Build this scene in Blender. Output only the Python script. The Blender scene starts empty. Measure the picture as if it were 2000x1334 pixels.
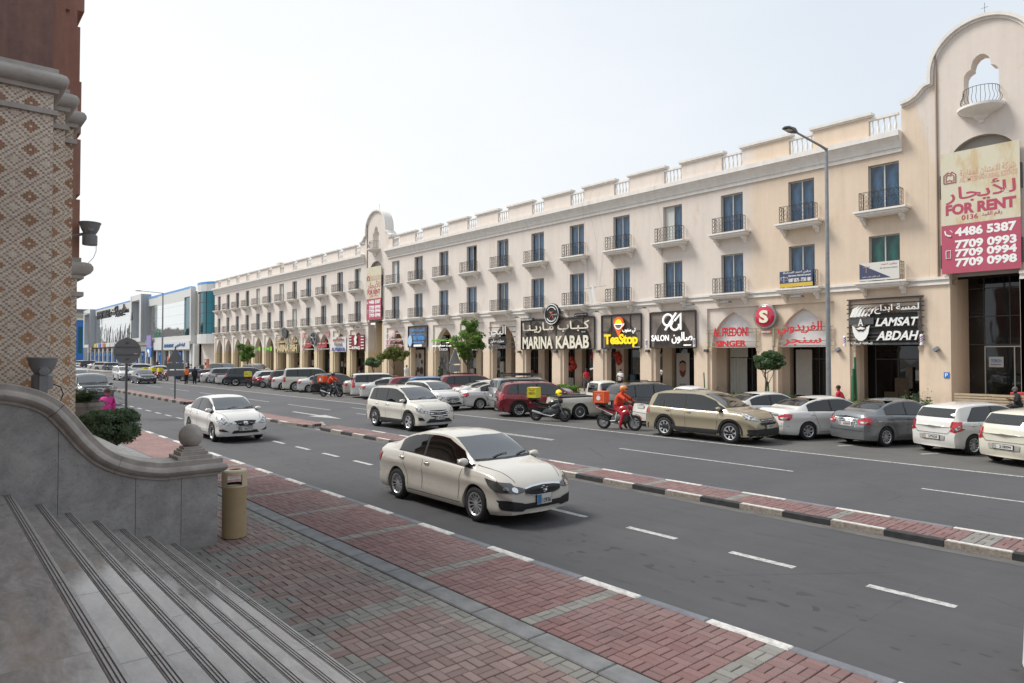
import bpy, bmesh, math, random
import numpy as np
from mathutils import Vector, Matrix, Quaternion
from mathutils.bvhtree import BVHTree
from math import sin, cos, pi, radians, sqrt, atan2, floor
R = random.Random(7)
SC = bpy.context.scene
COL = SC.collection
# ------------------------------------------------------------------ camera, sky, sun, exposure
cam = bpy.data.cameras.new('camera'); camo = bpy.data.objects.new('camera', cam); COL.objects.link(camo)
cam.sensor_width = 36; cam.lens = 24.0; cam.clip_start = 0.05; cam.clip_end = 3000
camo.location = (0, 0, 2.9); camo.rotation_euler = (radians(91.2), 0, radians(49.2))
SC.camera = camo
SUN_AZ, SUN_EL = radians(218), radians(52)      # direction towards the sun, measured from +X counter-clockwise
W = bpy.data.worlds.new('World'); SC.world = W; W.use_nodes = True
nt = W.node_tree; nt.nodes.clear()
def wn(t, **k):
    n = nt.nodes.new(t)
    for a, b in k.items(): setattr(n, a, b)
    return n
sky = wn('ShaderNodeTexSky', sky_type='NISHITA', sun_disc=False, sun_elevation=SUN_EL, sun_rotation=pi/2-SUN_AZ, air_density=1.2, dust_density=3.0, ozone_density=1.0)
tc = wn('ShaderNodeTexCoord'); sep = wn('ShaderNodeSeparateXYZ'); nt.links.new(tc.outputs['Generated'], sep.inputs[0])
nz = wn('ShaderNodeTexNoise'); nz.inputs['Scale'].default_value = 1.6; nz.inputs['Detail'].default_value = 6; nz.inputs['Roughness'].default_value = .55
mpn = wn('ShaderNodeMapping'); mpn.inputs['Scale'].default_value = (1, 1, 2.2); nt.links.new(tc.outputs['Generated'], mpn.inputs[0]); nt.links.new(mpn.outputs[0], nz.inputs['Vector'])
dt = wn('ShaderNodeVectorMath', operation='DOT_PRODUCT'); dt.inputs[1].default_value = (-.95, -.1, -.28)
nt.links.new(tc.outputs['Generated'], dt.inputs[0])
mr = wn('ShaderNodeMapRange'); mr.inputs[1].default_value = .1; mr.inputs[2].default_value = .95; nt.links.new(dt.outputs['Value'], mr.inputs[0])
ad = wn('ShaderNodeMath', operation='MULTIPLY_ADD'); ad.inputs[1].default_value = .6; nt.links.new(nz.outputs[0], ad.inputs[0])
nt.links.new(mr.outputs[0], ad.inputs[2])
cr = wn('ShaderNodeValToRGB')
cr.color_ramp.elements[0].position = .35; cr.color_ramp.elements[0].color = (5.5, 6.0, 6.55, 1)
cr.color_ramp.elements[1].position = 1.0; cr.color_ramp.elements[1].color = (7.2, 7.35, 7.5, 1)
nt.links.new(ad.outputs[0], cr.inputs[0])
mx = wn('ShaderNodeMixRGB', blend_type='MIX'); mx.inputs[0].default_value = .965
nt.links.new(sky.outputs[0], mx.inputs[1]); nt.links.new(cr.outputs[0], mx.inputs[2])
bg = wn('ShaderNodeBackground'); bg.inputs[1].default_value = .1
nt.links.new(mx.outputs[0], bg.inputs[0]); out = wn('ShaderNodeOutputWorld'); nt.links.new(bg.outputs[0], out.inputs[0])
sl = bpy.data.lights.new('sun', 'SUN'); sl.energy = 2.9; sl.angle = radians(18); sl.color = (1, .96, .9)
so = bpy.data.objects.new('sun', sl); COL.objects.link(so)
so.rotation_euler = Vector((cos(SUN_EL)*cos(SUN_AZ), cos(SUN_EL)*sin(SUN_AZ), sin(SUN_EL))).to_track_quat('Z', 'Y').to_euler()
so.location = (-60, -60, 80)
vs = SC.view_settings; vs.view_transform = 'Standard'; vs.look = 'None'; vs.exposure = 0.5; vs.gamma = 1; vs.use_curve_mapping = False

# ------------------------------------------------------------------ materials
MT = {}
def mat(name, col, rough=.8, var=.0, scale=3., bump=0., bscale=40., metal=0., coat=0., emit=0., spec=.5, vec=(1, 1, 1), detail=5, ior=None):
    if name in MT: return MT[name]
    m = bpy.data.materials.new(name); m.use_nodes = True; t = m.node_tree; p = t.nodes['Principled BSDF']
    p.inputs['Base Color'].default_value = (*col, 1); p.inputs['Roughness'].default_value = rough; p.inputs['Metallic'].default_value = metal
    p.inputs['Specular IOR Level'].default_value = spec
    if ior: p.inputs['IOR'].default_value = ior
    if coat: p.inputs['Coat Weight'].default_value = coat; p.inputs['Coat Roughness'].default_value = .04
    if emit: p.inputs['Emission Color'].default_value = (*col, 1); p.inputs['Emission Strength'].default_value = emit
    if var or bump:
        c = t.nodes.new('ShaderNodeTexCoord'); mp = t.nodes.new('ShaderNodeMapping'); mp.inputs['Scale'].default_value = vec
        t.links.new(c.outputs['Object'], mp.inputs[0])
    if var:
        n = t.nodes.new('ShaderNodeTexNoise'); n.inputs['Scale'].default_value = scale; n.inputs['Detail'].default_value = detail
        n.inputs['Roughness'].default_value = .62
        t.links.new(mp.outputs[0], n.inputs['Vector'])
        r = t.nodes.new('ShaderNodeValToRGB'); e = r.color_ramp.elements
        e[0].position = .3; e[1].position = .7
        e[0].color = (*[max(0, x*(1-var)) for x in col], 1); e[1].color = (*[min(1, x*(1+var)) for x in col], 1)
        t.links.new(n.outputs[0], r.inputs[0]); t.links.new(r.outputs[0], p.inputs['Base Color'])
    if bump:
        n2 = t.nodes.new('ShaderNodeTexNoise'); n2.inputs['Scale'].default_value = bscale; n2.inputs['Detail'].default_value = 4
        t.links.new(mp.outputs[0], n2.inputs['Vector'])
        b = t.nodes.new('ShaderNodeBump'); b.inputs['Strength'].default_value = bump; b.inputs['Distance'].default_value = .02
        t.links.new(n2.outputs[0], b.inputs['Height']); t.links.new(b.outputs[0], p.inputs['Normal'])
    MT[name] = m; return m
class NG:                                   # tiny helper for hand-wired node materials
    def __init__(s, name, rough=.8, obj=True):
        s.m = bpy.data.materials.new(name); s.m.use_nodes = True; s.t = s.m.node_tree; s.p = s.t.nodes['Principled BSDF']
        s.p.inputs['Roughness'].default_value = rough; s.c = s.t.nodes.new('ShaderNodeTexCoord'); MT[name] = s.m
    def put(s, sock, v):
        if hasattr(v, 'is_output') or isinstance(v, bpy.types.NodeSocket): s.t.links.new(v, sock)
        elif isinstance(v, (tuple, list)): sock.default_value = tuple(v) if len(v) != 3 or sock.type == 'VECTOR' else (*v, 1)
        else: sock.default_value = v
    def math(s, op, a, b=0., c=0., clamp=False):
        n = s.t.nodes.new('ShaderNodeMath'); n.operation = op; n.use_clamp = clamp
        for i, v in enumerate((a, b, c)): s.put(n.inputs[i], v)
        return n.outputs[0]
    def xyz(s, v=None):
        n = s.t.nodes.new('ShaderNodeSeparateXYZ'); s.t.links.new(v or s.c.outputs['Object'], n.inputs[0]); return n.outputs
    def map(s, scale, loc=(0, 0, 0)):
        n = s.t.nodes.new('ShaderNodeMapping'); n.inputs['Scale'].default_value = scale; n.inputs['Location'].default_value = loc
        s.t.links.new(s.c.outputs['Object'], n.inputs[0]); return n.outputs[0]
    def noise(s, scale, vec=None, detail=5, rough=.6, dist=0):
        n = s.t.nodes.new('ShaderNodeTexNoise'); n.inputs['Scale'].default_value = scale; n.inputs['Detail'].default_value = detail
        n.inputs['Roughness'].default_value = rough; n.inputs['Distortion'].default_value = dist
        s.t.links.new(vec or s.c.outputs['Object'], n.inputs['Vector']); return n.outputs[0]
    def mr(s, v, a, b, c=0., d=1.):
        n = s.t.nodes.new('ShaderNodeMapRange'); s.put(n.inputs[0], v)
        for i, q in enumerate((a, b, c, d)): n.inputs[i+1].default_value = q
        return n.outputs[0]
    def mix(s, f, a, b, bt='MIX'):
        n = s.t.nodes.new('ShaderNodeMixRGB'); n.blend_type = bt; s.put(n.inputs[0], f); s.put(n.inputs[1], a); s.put(n.inputs[2], b); return n.outputs[0]
    def bump(s, h, st=.3, d=.02):
        b = s.t.nodes.new('ShaderNodeBump'); b.inputs['Strength'].default_value = st; b.inputs['Distance'].default_value = d
        s.put(b.inputs['Height'], h); s.t.links.new(b.outputs[0], s.p.inputs['Normal'])
    def white(s, v):
        n = s.t.nodes.new('ShaderNodeTexWhiteNoise'); n.noise_dimensions = '3D'; s.t.links.new(v, n.inputs['Vector']); return n.outputs['Value']
    def comb(s, x, y, z=0.):
        n = s.t.nodes.new('ShaderNodeCombineXYZ')
        for i, v in enumerate((x, y, z)): s.put(n.inputs[i], v)
        return n.outputs[0]
    def col(s, v): s.put(s.p.inputs['Base Color'], v)
    def rgh(s, v): s.put(s.p.inputs['Roughness'], v)

# ------------------------------------------------------------------ mesh building
class MB:
    def __init__(s): s.v = []; s.f = []; s.m = []
    def add(s, vs, fs, mi=0):
        k = len(s.v); s.v += [tuple(q) for q in vs]; s.f += [tuple(k+i for i in f) for f in fs]; s.m += [mi]*len(fs); return s
    def quad(s, a, b, c, d, mi=0): return s.add([a, b, c, d], [(0, 1, 2, 3)], mi)
    def box(s, x0, x1, y0, y1, z0, z1, mi=0):
        return s.add([(x0, y0, z0), (x1, y0, z0), (x1, y1, z0), (x0, y1, z0), (x0, y0, z1), (x1, y0, z1), (x1, y1, z1), (x0, y1, z1)],
                     [(0, 3, 2, 1), (4, 5, 6, 7), (0, 1, 5, 4), (1, 2, 6, 5), (2, 3, 7, 6), (3, 0, 4, 7)], mi)
    def bbox(s, x0, x1, y0, y1, z0, z1, b=.01, mi=0):       # box with bevelled top edges
        return s.add([(x0, y0, z0), (x1, y0, z0), (x1, y1, z0), (x0, y1, z0), (x0, y0, z1-b), (x1, y0, z1-b), (x1, y1, z1-b), (x0, y1, z1-b),
                      (x0+b, y0+b, z1), (x1-b, y0+b, z1), (x1-b, y1-b, z1), (x0+b, y1-b, z1)],
                     [(0, 1, 5, 4), (1, 2, 6, 5), (2, 3, 7, 6), (3, 0, 4, 7), (4, 5, 9, 8), (5, 6, 10, 9), (6, 7, 11, 10), (7, 4, 8, 11), (8, 9, 10, 11)], mi)
    def prism(s, poly, axis, a, b, mi=0):                   # poly: 2d points in the other two axes (cyclic order), extruded a..b along axis
        def P(p, t): return {'x': (t, p[0], p[1]), 'y': (p[0], t, p[1]), 'z': (p[0], p[1], t)}[axis]
        n = len(poly); vs = [P(p, a) for p in poly]+[P(p, b) for p in poly]
        fs = [(i, (i+1) % n, n+(i+1) % n, n+i) for i in range(n)]+[tuple(range(n))[::-1], tuple(range(n, 2*n))]
        return s.add(vs, fs, mi)
    def tube(s, pts, r, n=8, mi=0, cap=True, r2=None):
        pts = [Vector(p) for p in pts]; rings = []; prev = None
        for i, p in enumerate(pts):
            d = (pts[min(i+1, len(pts)-1)]-pts[max(i-1, 0)]).normalized()
            if prev is None: u = d.orthogonal().normalized()
            else: u = (prev-d*prev.dot(d)); u = u.normalized() if u.length > 1e-6 else d.orthogonal().normalized()
            prev = u; w = d.cross(u); rr = r if r2 is None else r+(r2-r)*i/(len(pts)-1)
            if isinstance(r, (list, tuple)): rr = r[i]
            rings.append([p+(u*cos(2*pi*k/n)+w*sin(2*pi*k/n))*rr for k in range(n)])
        vs = [q for g in rings for q in g]; fs = []
        for i in range(len(pts)-1):
            for k in range(n): fs.append((i*n+k, i*n+(k+1) % n, (i+1)*n+(k+1) % n, (i+1)*n+k))
        if cap: fs += [tuple(range(n))[::-1], tuple(range((len(pts)-1)*n, len(pts)*n))]
        return s.add(vs, fs, mi)
    def lathe(s, prof, c=(0, 0, 0), axis='z', n=24, mi=0, a0=0, a1=2*pi, cap=False):
        full = abs(a1-a0-2*pi) < 1e-6; m = n if full else n+1; vs = []; fs = []
        for r, h in prof:
            for k in range(m):
                a = a0+(a1-a0)*k/n; u, v = r*cos(a), r*sin(a)
                vs.append({'z': (c[0]+u, c[1]+v, c[2]+h), 'y': (c[0]+u, c[1]+h, c[2]+v), 'x': (c[0]+h, c[1]+u, c[2]+v)}[axis])
        for i in range(len(prof)-1):
            for k in range(n):
                k2 = (k+1) % m; fs.append((i*m+k, i*m+k2, (i+1)*m+k2, (i+1)*m+k))
        if cap: fs += [tuple(range(m))[::-1], tuple(range((len(prof)-1)*m, len(prof)*m))]
        return s.add(vs, fs, mi)
    def grid(s, rows, mi=0, close=False):                   # rows: list of equal-length point lists
        n = len(rows[0]); vs = [p for r in rows for p in r]; fs = []
        for i in range(len(rows)-1):
            for k in range(n-1 if not close else n): fs.append((i*n+k, i*n+(k+1) % n, (i+1)*n+(k+1) % n, (i+1)*n+k))
        return s.add(vs, fs, mi)
    def ball(s, c, r, n=16, mi=0, sx=1, sy=1, sz=1):
        rows = []
        for i in range(n//2+1):
            a = pi*i/(n//2); rows.append([(c[0]+sx*r*sin(a)*cos(2*pi*k/n), c[1]+sy*r*sin(a)*sin(2*pi*k/n), c[2]+sz*r*cos(a)) for k in range(n)])
        return s.grid(rows, mi, True)
    def move(s, k0, M):
        for i in range(k0, len(s.v)): s.v[i] = tuple(M @ Vector(s.v[i]))
        return s
    def mesh(s, name, mats, smooth=False, ang=35):
        me = bpy.data.meshes.new(name); me.from_pydata(s.v, [], s.f)
        for m in mats: me.materials.append(m)
        if any(s.m): me.polygons.foreach_set('material_index', s.m)
        if smooth:
            me.polygons.foreach_set('use_smooth', [True]*len(me.polygons))
            if ang: me.set_sharp_from_angle(angle=radians(ang))
        me.update(); return me
    def build(s, name, mats, parent=None, loc=None, smooth=False, world=False, fixn=False, **k):
        if not isinstance(mats, (list, tuple)): mats = [mats]
        me = s.mesh(name, mats, smooth, k.pop('ang', 35))
        if fixn:
            b = bmesh.new(); b.from_mesh(me); bmesh.ops.recalc_face_normals(b, faces=b.faces); b.to_mesh(me); b.free()
        return link(name, me, parent, loc, world, **k)
def tag(o, label=None, cat=None, group=None, kind=None):
    if label: o['label'] = label
    if cat: o['category'] = cat
    if group: o['group'] = group
    if kind: o['kind'] = kind
    return o
def wm(o):
    B = Matrix.LocRotScale(o.location, o.rotation_euler, o.scale)
    return B if o.parent is None else wm(o.parent) @ o.matrix_parent_inverse @ B
def link(name, me, parent=None, loc=None, world=False, rot=None, label=None, cat=None, group=None, kind=None):
    o = bpy.data.objects.new(name, me); COL.objects.link(o)
    if loc is not None: o.location = loc
    if rot is not None: o.rotation_euler = rot
    if parent is not None:
        o.parent = parent
        if world: o.matrix_parent_inverse = wm(parent).inverted()
    return tag(o, label, cat, group, kind)
def root(name, loc, label, cat, group=None, rz=0):
    o = bpy.data.objects.new(name, None); COL.objects.link(o); o.empty_display_size = .3
    o.location = loc; o.rotation_euler = (0, 0, rz); return tag(o, label, cat, group)
def struct(mb, name, m, smooth=False, **k):
    o = mb.build(name, m, smooth=smooth, **k); o['kind'] = 'structure'; return o
def children(o): return [c for c in CH.get(o.name, [])]
def tree_index():
    CH.clear()
    for q in bpy.data.objects:
        if q.parent: CH.setdefault(q.parent.name, []).append(q)
CH = {}
def copy_tree(o, loc, rz, label, mats=None, scale=None):
    def cp(q, par):
        c = q.copy(); COL.objects.link(c)
        if par is not None: c.parent = par
        for ch in CH.get(q.name, []): cp(ch, c)
        return c
    c = cp(o, None); c.location = loc; c.rotation_euler = (0, 0, rz)
    if scale: c.scale = scale
    if label: c['label'] = label
    return c

# ------------------------------------------------------------------ lettering
AR = {}
_c = 0xFE80
for ch, n in zip('ءآأؤإئابةتثجحخدذرزسشصضطظعغفقكلمنهوىي', (1, 2, 2, 2, 2, 4, 2, 4, 2, 4, 4, 4, 4, 4, 2, 2, 2, 2, 4, 4, 4, 4, 4, 4, 4, 4, 4, 4, 4, 4, 4, 4, 4, 2, 2, 4)):
    AR[ch] = (_c, n); _c += n
AR['ـ'] = (0x640, 5)
def arabic(s):                              # shape to presentation forms and put in visual order
    s = s.replace('لا', '\u0001').replace('لأ', '\u0002'); out = []
    def two(c): return c in ('\u0001', '\u0002') or (c in AR and AR[c][1] == 2) or c == 'ء'
    for i, c in enumerate(s):
        isar = c in AR or c in ('\u0001', '\u0002')
        if not isar: out.append(c); continue
        pv = i > 0 and (s[i-1] in AR) and not two(s[i-1]); nx = i+1 < len(s) and (s[i+1] in AR or s[i+1] in ('\u0001', '\u0002')) and s[i+1] != 'ء'
        if c == '\u0001': out.append(chr(0xFEFC if pv else 0xFEFB)); continue
        if c == '\u0002': out.append(chr(0xFEF8 if pv else 0xFEF7)); continue
        b, n = AR[c]
        if n == 5: out.append(c)
        elif n == 1: out.append(chr(b))
        elif n == 2: out.append(chr(b+(1 if pv else 0)))
        else: out.append(chr(b+(3 if pv and nx else 2 if nx else 1 if pv else 0)))
    return ''.join(reversed(out))
TXC = {}
def text_mesh(body, bold=0., extr=.02, shear=0., spacing=1.):
    if any(ord(q) > 0x600 for q in body): bold = min(bold, .012)
    key = (body, bold, extr, shear, spacing)
    if key in TXC: return TXC[key]
    c = bpy.data.curves.new('lettering', 'FONT'); c.body = body; c.extrude = extr; c.offset = bold; c.shear = shear; c.space_character = spacing; c.resolution_u = 3
    o = bpy.data.objects.new('lettering', c); COL.objects.link(o); bpy.context.view_layer.update()
    me = bpy.data.meshes.new_from_object(o.evaluated_get(bpy.context.evaluated_depsgraph_get()))
    bpy.data.objects.remove(o)
    co = np.zeros(len(me.vertices)*3); me.vertices.foreach_get('co', co); co = co.reshape(-1, 3)
    lo, hi = co.min(0), co.max(0)
    f = [tuple(p.vertices) for p in me.polygons]; pa = list(range(len(co)))       # every glyph gets a hair's breadth of its own depth
    def fd(a):
        while pa[a] != a: pa[a] = pa[pa[a]]; a = pa[a]
        return a
    for e in me.edges: pa[fd(e.vertices[0])] = fd(e.vertices[1])
    ids = {}
    for i in range(len(co)): co[i][2] += .04*(ids.setdefault(fd(i), len(ids)) % 5)
    TXC[key] = (co, f, lo, hi); bpy.data.meshes.remove(me); return TXC[key]
def text(body, x0, x1, z0, z1, y, m, parent=None, bold=.0, depth=.05, shear=0., name='lettering', keep=False, flip=1, world=True, mats=None, spacing=1., label=None):
    """letters fitted to the box x0..x1, z0..z1 standing upright at depth y, facing -y (flip=-1: facing +y mirrored)"""
    co, f, lo, hi = text_mesh(body, bold, .5, shear, spacing)
    sx = (x1-x0)/(hi[0]-lo[0]); sz = (z1-z0)/(hi[1]-lo[1])
    if keep: sx = min(sx, sz); sz = sx
    cx, cz = (x0+x1)/2, (z0+z1)/2; mx_, mz_ = (lo[0]+hi[0])/2, (lo[1]+hi[1])/2
    b = MB(); b.add([(cx+flip*(p[0]-mx_)*sx, y-p[2]*depth*flip, cz+(p[1]-mz_)*sz) for p in co], f)
    return b.build(name, m, parent, world=world, label=label)
def pchip(xs, ys):
    xs = np.array(xs, float); ys = np.array(ys, float); h = np.diff(xs); d = np.diff(ys)/h; m = np.zeros(len(xs)); m[0] = d[0]; m[-1] = d[-1]
    for i in range(1, len(xs)-1):
        if d[i-1]*d[i] > 0:
            w1 = 2*h[i]+h[i-1]; w2 = h[i]+2*h[i-1]; m[i] = (w1+w2)/(w1/d[i-1]+w2/d[i])
    def f(x):
        x = min(max(x, xs[0]), xs[-1]); i = min(int(np.searchsorted(xs, x, 'right'))-1, len(xs)-2); t = (x-xs[i])/h[i]
        return float((1+2*t)*(1-t)**2*ys[i]+t*(1-t)**2*h[i]*m[i]+t*t*(3-2*t)*ys[i+1]+t*t*(t-1)*h[i]*m[i+1])
    return f
# ------------------------------------------------------------------ the materials of the place
def asphalt(name, c, seed):
    g = NG(name, .82)
    big = g.noise(.35, g.map((1, .35, 1), (seed, 0, 0)), 5, .65); fine = g.noise(55., None, 3, .8); mid = g.noise(2.2, g.map((.35, 2.2, 1)), 4, .6)
    f = g.math('ADD', g.math('MULTIPLY', big, .5), g.math('MULTIPLY', mid, .22)); f = g.math('ADD', f, g.math('MULTIPLY', fine, .5))
    v = g.mr(f, .38, .86, .62, 1.4)
    base = g.mix(1., (*c, 1), g.comb(v, v, v), 'MULTIPLY')
    oil = g.noise(1.5, g.map((1.1, 3.2, 1), (4, 1, 0)), 2, .5); spot = g.mr(oil, .64, .72, 0, .25); dr = g.noise(4., g.map((.9, 1.3, 1), (3, 3, 0)), 1, .5); P = g.xyz(); ln = g.mr(g.math('ABSOLUTE', g.math('SUBTRACT', P[1], 7.7)), .3, .9, 1, 0); spot = g.math('MAXIMUM', spot, g.math('MULTIPLY', g.mr(dr, .66, .68, 0, .6), ln)); pol = g.mr(g.math('ABSOLUTE', g.math('SUBTRACT', g.math('ABSOLUTE', g.math('SUBTRACT', P[1], 7.85)), .75)), 0.05, .5, .1, 0); base = g.mix(pol, base, (.1, .1, .102, 1))
    base = g.mix(spot, base, (.022, .022, .024, 1))
    vo = g.t.nodes.new('ShaderNodeTexVoronoi'); vo.feature = 'DISTANCE_TO_EDGE'; vo.inputs['Scale'].default_value = .33
    g.t.links.new(g.map((1, .7, 1), (seed*3, 2, 0)), vo.inputs['Vector'])
    crack = g.math('MULTIPLY', g.math('LESS_THAN', vo.outputs['Distance'], .0035), g.mr(g.noise(.4), .52, .6, 0, .5))
    base = g.mix(crack, base, (.02, .02, .02, 1))
    g.col(base); g.rgh(g.mr(fine, .2, .8, .7, .95)); g.bump(fine, .5, .008)
    return g.m
ASPH = asphalt('asphalt', (.062, .062, .066), 1); ASPH2 = asphalt('far_asphalt', (.068, .068, .073), 7)
def parkasph():
    g = NG('parking_asphalt', .85); n = g.noise(.5, None, 6, .7); f = g.noise(40., None, 3, .8)
    v = g.mr(g.math('ADD', g.math('MULTIPLY', n, .7), g.math('MULTIPLY', f, .3)), .3, .7, .75, 1.25)
    b = g.mix(1., (.098, .093, .088, 1), g.comb(v, v, v), 'MULTIPLY'); oil = g.mr(g.noise(1.1, None, 3, .5), .62, .75, 0, .5)
    b = g.mix(oil, b, (.04, .038, .036, 1))
    # fine block joints of the interlocking parking pavement
    X = g.xyz(); jx = g.math('LESS_THAN', g.math('FRACT', g.math('MULTIPLY', X[0], 5.)), .05); jy = g.math('LESS_THAN', g.math('FRACT', g.math('MULTIPLY', X[1], 10.)), .1)
    j = g.math('MAXIMUM', jx, jy); b = g.mix(g.math('MULTIPLY', j, .35), b, (.05, .047, .045, 1)); g.col(b); g.bump(f, .4, .006); return g.m
PARK = parkasph()
PAINT = NG('road_paint', .7)
_w = PAINT.mr(PAINT.noise(11., None, 7, .8), .38, .54, 0, 1); PAINT.col(PAINT.mix(_w, (.16, .16, .16, 1), (.46, .46, .44, 1))); PAINT = PAINT.m
def paver(name, c, c2, dirt=.35):
    g = NG(name, .85); oi = g.t.nodes.new('ShaderNodeObjectInfo'); ge = g.t.nodes.new('ShaderNodeNewGeometry')
    r = g.math('FRACT', g.math('ADD', oi.outputs['Random'], ge.outputs['Random Per Island']))
    b = g.mix(r, (*c, 1), (*c2, 1)); n = g.noise(60., None, 4, .7)
    wp = g.t.nodes.new('ShaderNodeMapping'); g.t.links.new(ge.outputs['Position'], wp.inputs[0])
    big = g.noise(1.1, wp.outputs[0], 5, .65)
    v = g.mr(n, .25, .75, .82, 1.18); b = g.mix(1., b, g.comb(v, v, v), 'MULTIPLY')
    b = g.mix(g.mr(big, .45, .72, 0, dirt), b, (.2, .18, .17, 1)); big2 = g.noise(.8, wp.outputs[0], 4, .6); b = g.mix(g.mr(big2, .3, .42, .35, 0), b, (.06, .05, .048, 1))
    g.col(b); g.bump(n, .4, .004); return g.m
P_RED = paver('red_paver', (.155, .083, .08), (.2, .117, .112)); P_GREY = paver('grey_paver', (.165, .158, .145), (.22, .213, .195))
P_PINK = paver('worn_red_paver', (.175, .118, .107), (.25, .182, .166), .55)
JOINT = mat('joint_sand', (.055, .048, .042), .95, .3, 8)
def farpaver(name, c, cj):
    g = NG(name, .85); br = g.t.nodes.new('ShaderNodeTexBrick'); br.inputs['Scale'].default_value = 5.; br.inputs['Mortar Size'].default_value = .03
    br.inputs['Color1'].default_value = (*c, 1); br.inputs['Color2'].default_value = (*[q*1.25 for q in c], 1); br.inputs['Mortar'].default_value = (*cj, 1)
    g.t.links.new(g.c.outputs['Object'], br.inputs['Vector']); n = g.mr(g.noise(1.2), .3, .7, .8, 1.2)
    g.col(g.mix(1., br.outputs['Color'], g.comb(n, n, n), 'MULTIPLY')); return g.m
FARPAV = farpaver('far_red_paving', (.22, .125, .115), (.09, .07, .065)); FARGREY = farpaver('far_grey_paving', (.3, .28, .25), (.12, .11, .1))
KW = mat('kerb_white', (.5, .49, .47), .8, .3, 14, .3, 60); KB = mat('kerb_black', (.03, .03, .032), .75, .4, 9, .3, 60)
KSIDE = NG('kerb_chipped_white', .85)
_f = KSIDE.mr(KSIDE.noise(26., None, 7, .8), .36, .62, 0, 1); KSIDE.col(KSIDE.mix(_f, (.15, .125, .105, 1), (.33, .3, .26, 1))); KSIDE = KSIDE.m
KGREY = mat('kerb_grey', (.15, .155, .175), .8, .2, 6, .3, 60); CONC = mat('concrete', (.3, .29, .27), .85, .2, 5, .3, 60)
def marble(name, dark, light, rough, streak=(1, 3.2, 1), ang=.2, vein=0.):
    g = NG(name, rough); mp = g.t.nodes.new('ShaderNodeMapping'); mp.inputs['Scale'].default_value = streak; mp.inputs['Rotation'].default_value = (0, 0, ang)
    g.t.links.new(g.c.outputs['Object'], mp.inputs[0])
    oi = g.t.nodes.new('ShaderNodeObjectInfo'); g.put(mp.inputs['Location'], g.comb(g.math('MULTIPLY', oi.outputs['Random'], 31.), g.math('MULTIPLY', oi.outputs['Random'], 17.)))
    a = g.noise(1.6, mp.outputs[0], 9, .68, .6); b = g.noise(7., mp.outputs[0], 6, .7, .3)
    f = g.mr(g.math('ADD', g.math('MULTIPLY', a, .7), g.math('MULTIPLY', b, .3)), .34, .64)
    c = g.mix(f, (*dark, 1), (*light, 1)); warm = g.mr(g.noise(1.1, mp.outputs[0], 3, .5), .52, .75, 0, .35)
    c = g.mix(warm, c, (light[0]*.9, light[1]*.72, light[2]*.58, 1)); pit = g.mr(g.noise(30., mp.outputs[0], 3, .6), .74, .78, 0, .35)
    c = g.mix(pit, c, (.05, .045, .04, 1)); g.col(c); g.rgh(g.mr(b, .2, .8, max(.02, rough-.12), rough+.14)); g.bump(a, .06, .01); return g.m
TREAD = marble('tread_marble', (.19, .172, .162), (.44, .415, .39), .13); EDGE = mat('tread_edge', (.36, .34, .32), .4, .2, 6)
WALLM = NG('wall_stone', .5)
_a = WALLM.noise(2.2, None, 8, .75, .4); _b = WALLM.noise(38., None, 3, .8); _c2 = WALLM.mix(WALLM.mr(_a, .3, .7), (.22, .213, .205, 1), (.44, .425, .41, 1))
_c2 = WALLM.mix(WALLM.mr(_b, .56, .7, 0, .5), _c2, (.06, .057, .055, 1)); _z = WALLM.xyz(); _c2 = WALLM.mix(WALLM.mr(WALLM.math('ADD', _z[2], WALLM.math('MULTIPLY', WALLM.noise(3.), .5)), .3, .75, .4, 0), _c2, (.07, .065, .06, 1))
WALLM.col(_c2); WALLM.bump(_b, .15, .006); WALLM = WALLM.m
COPE = mat('coping_limestone', (.37, .335, .3), .6, .22, 5, .25, 45); GROOVE = mat('tread_strip', (.035, .026, .022), .7)
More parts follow.
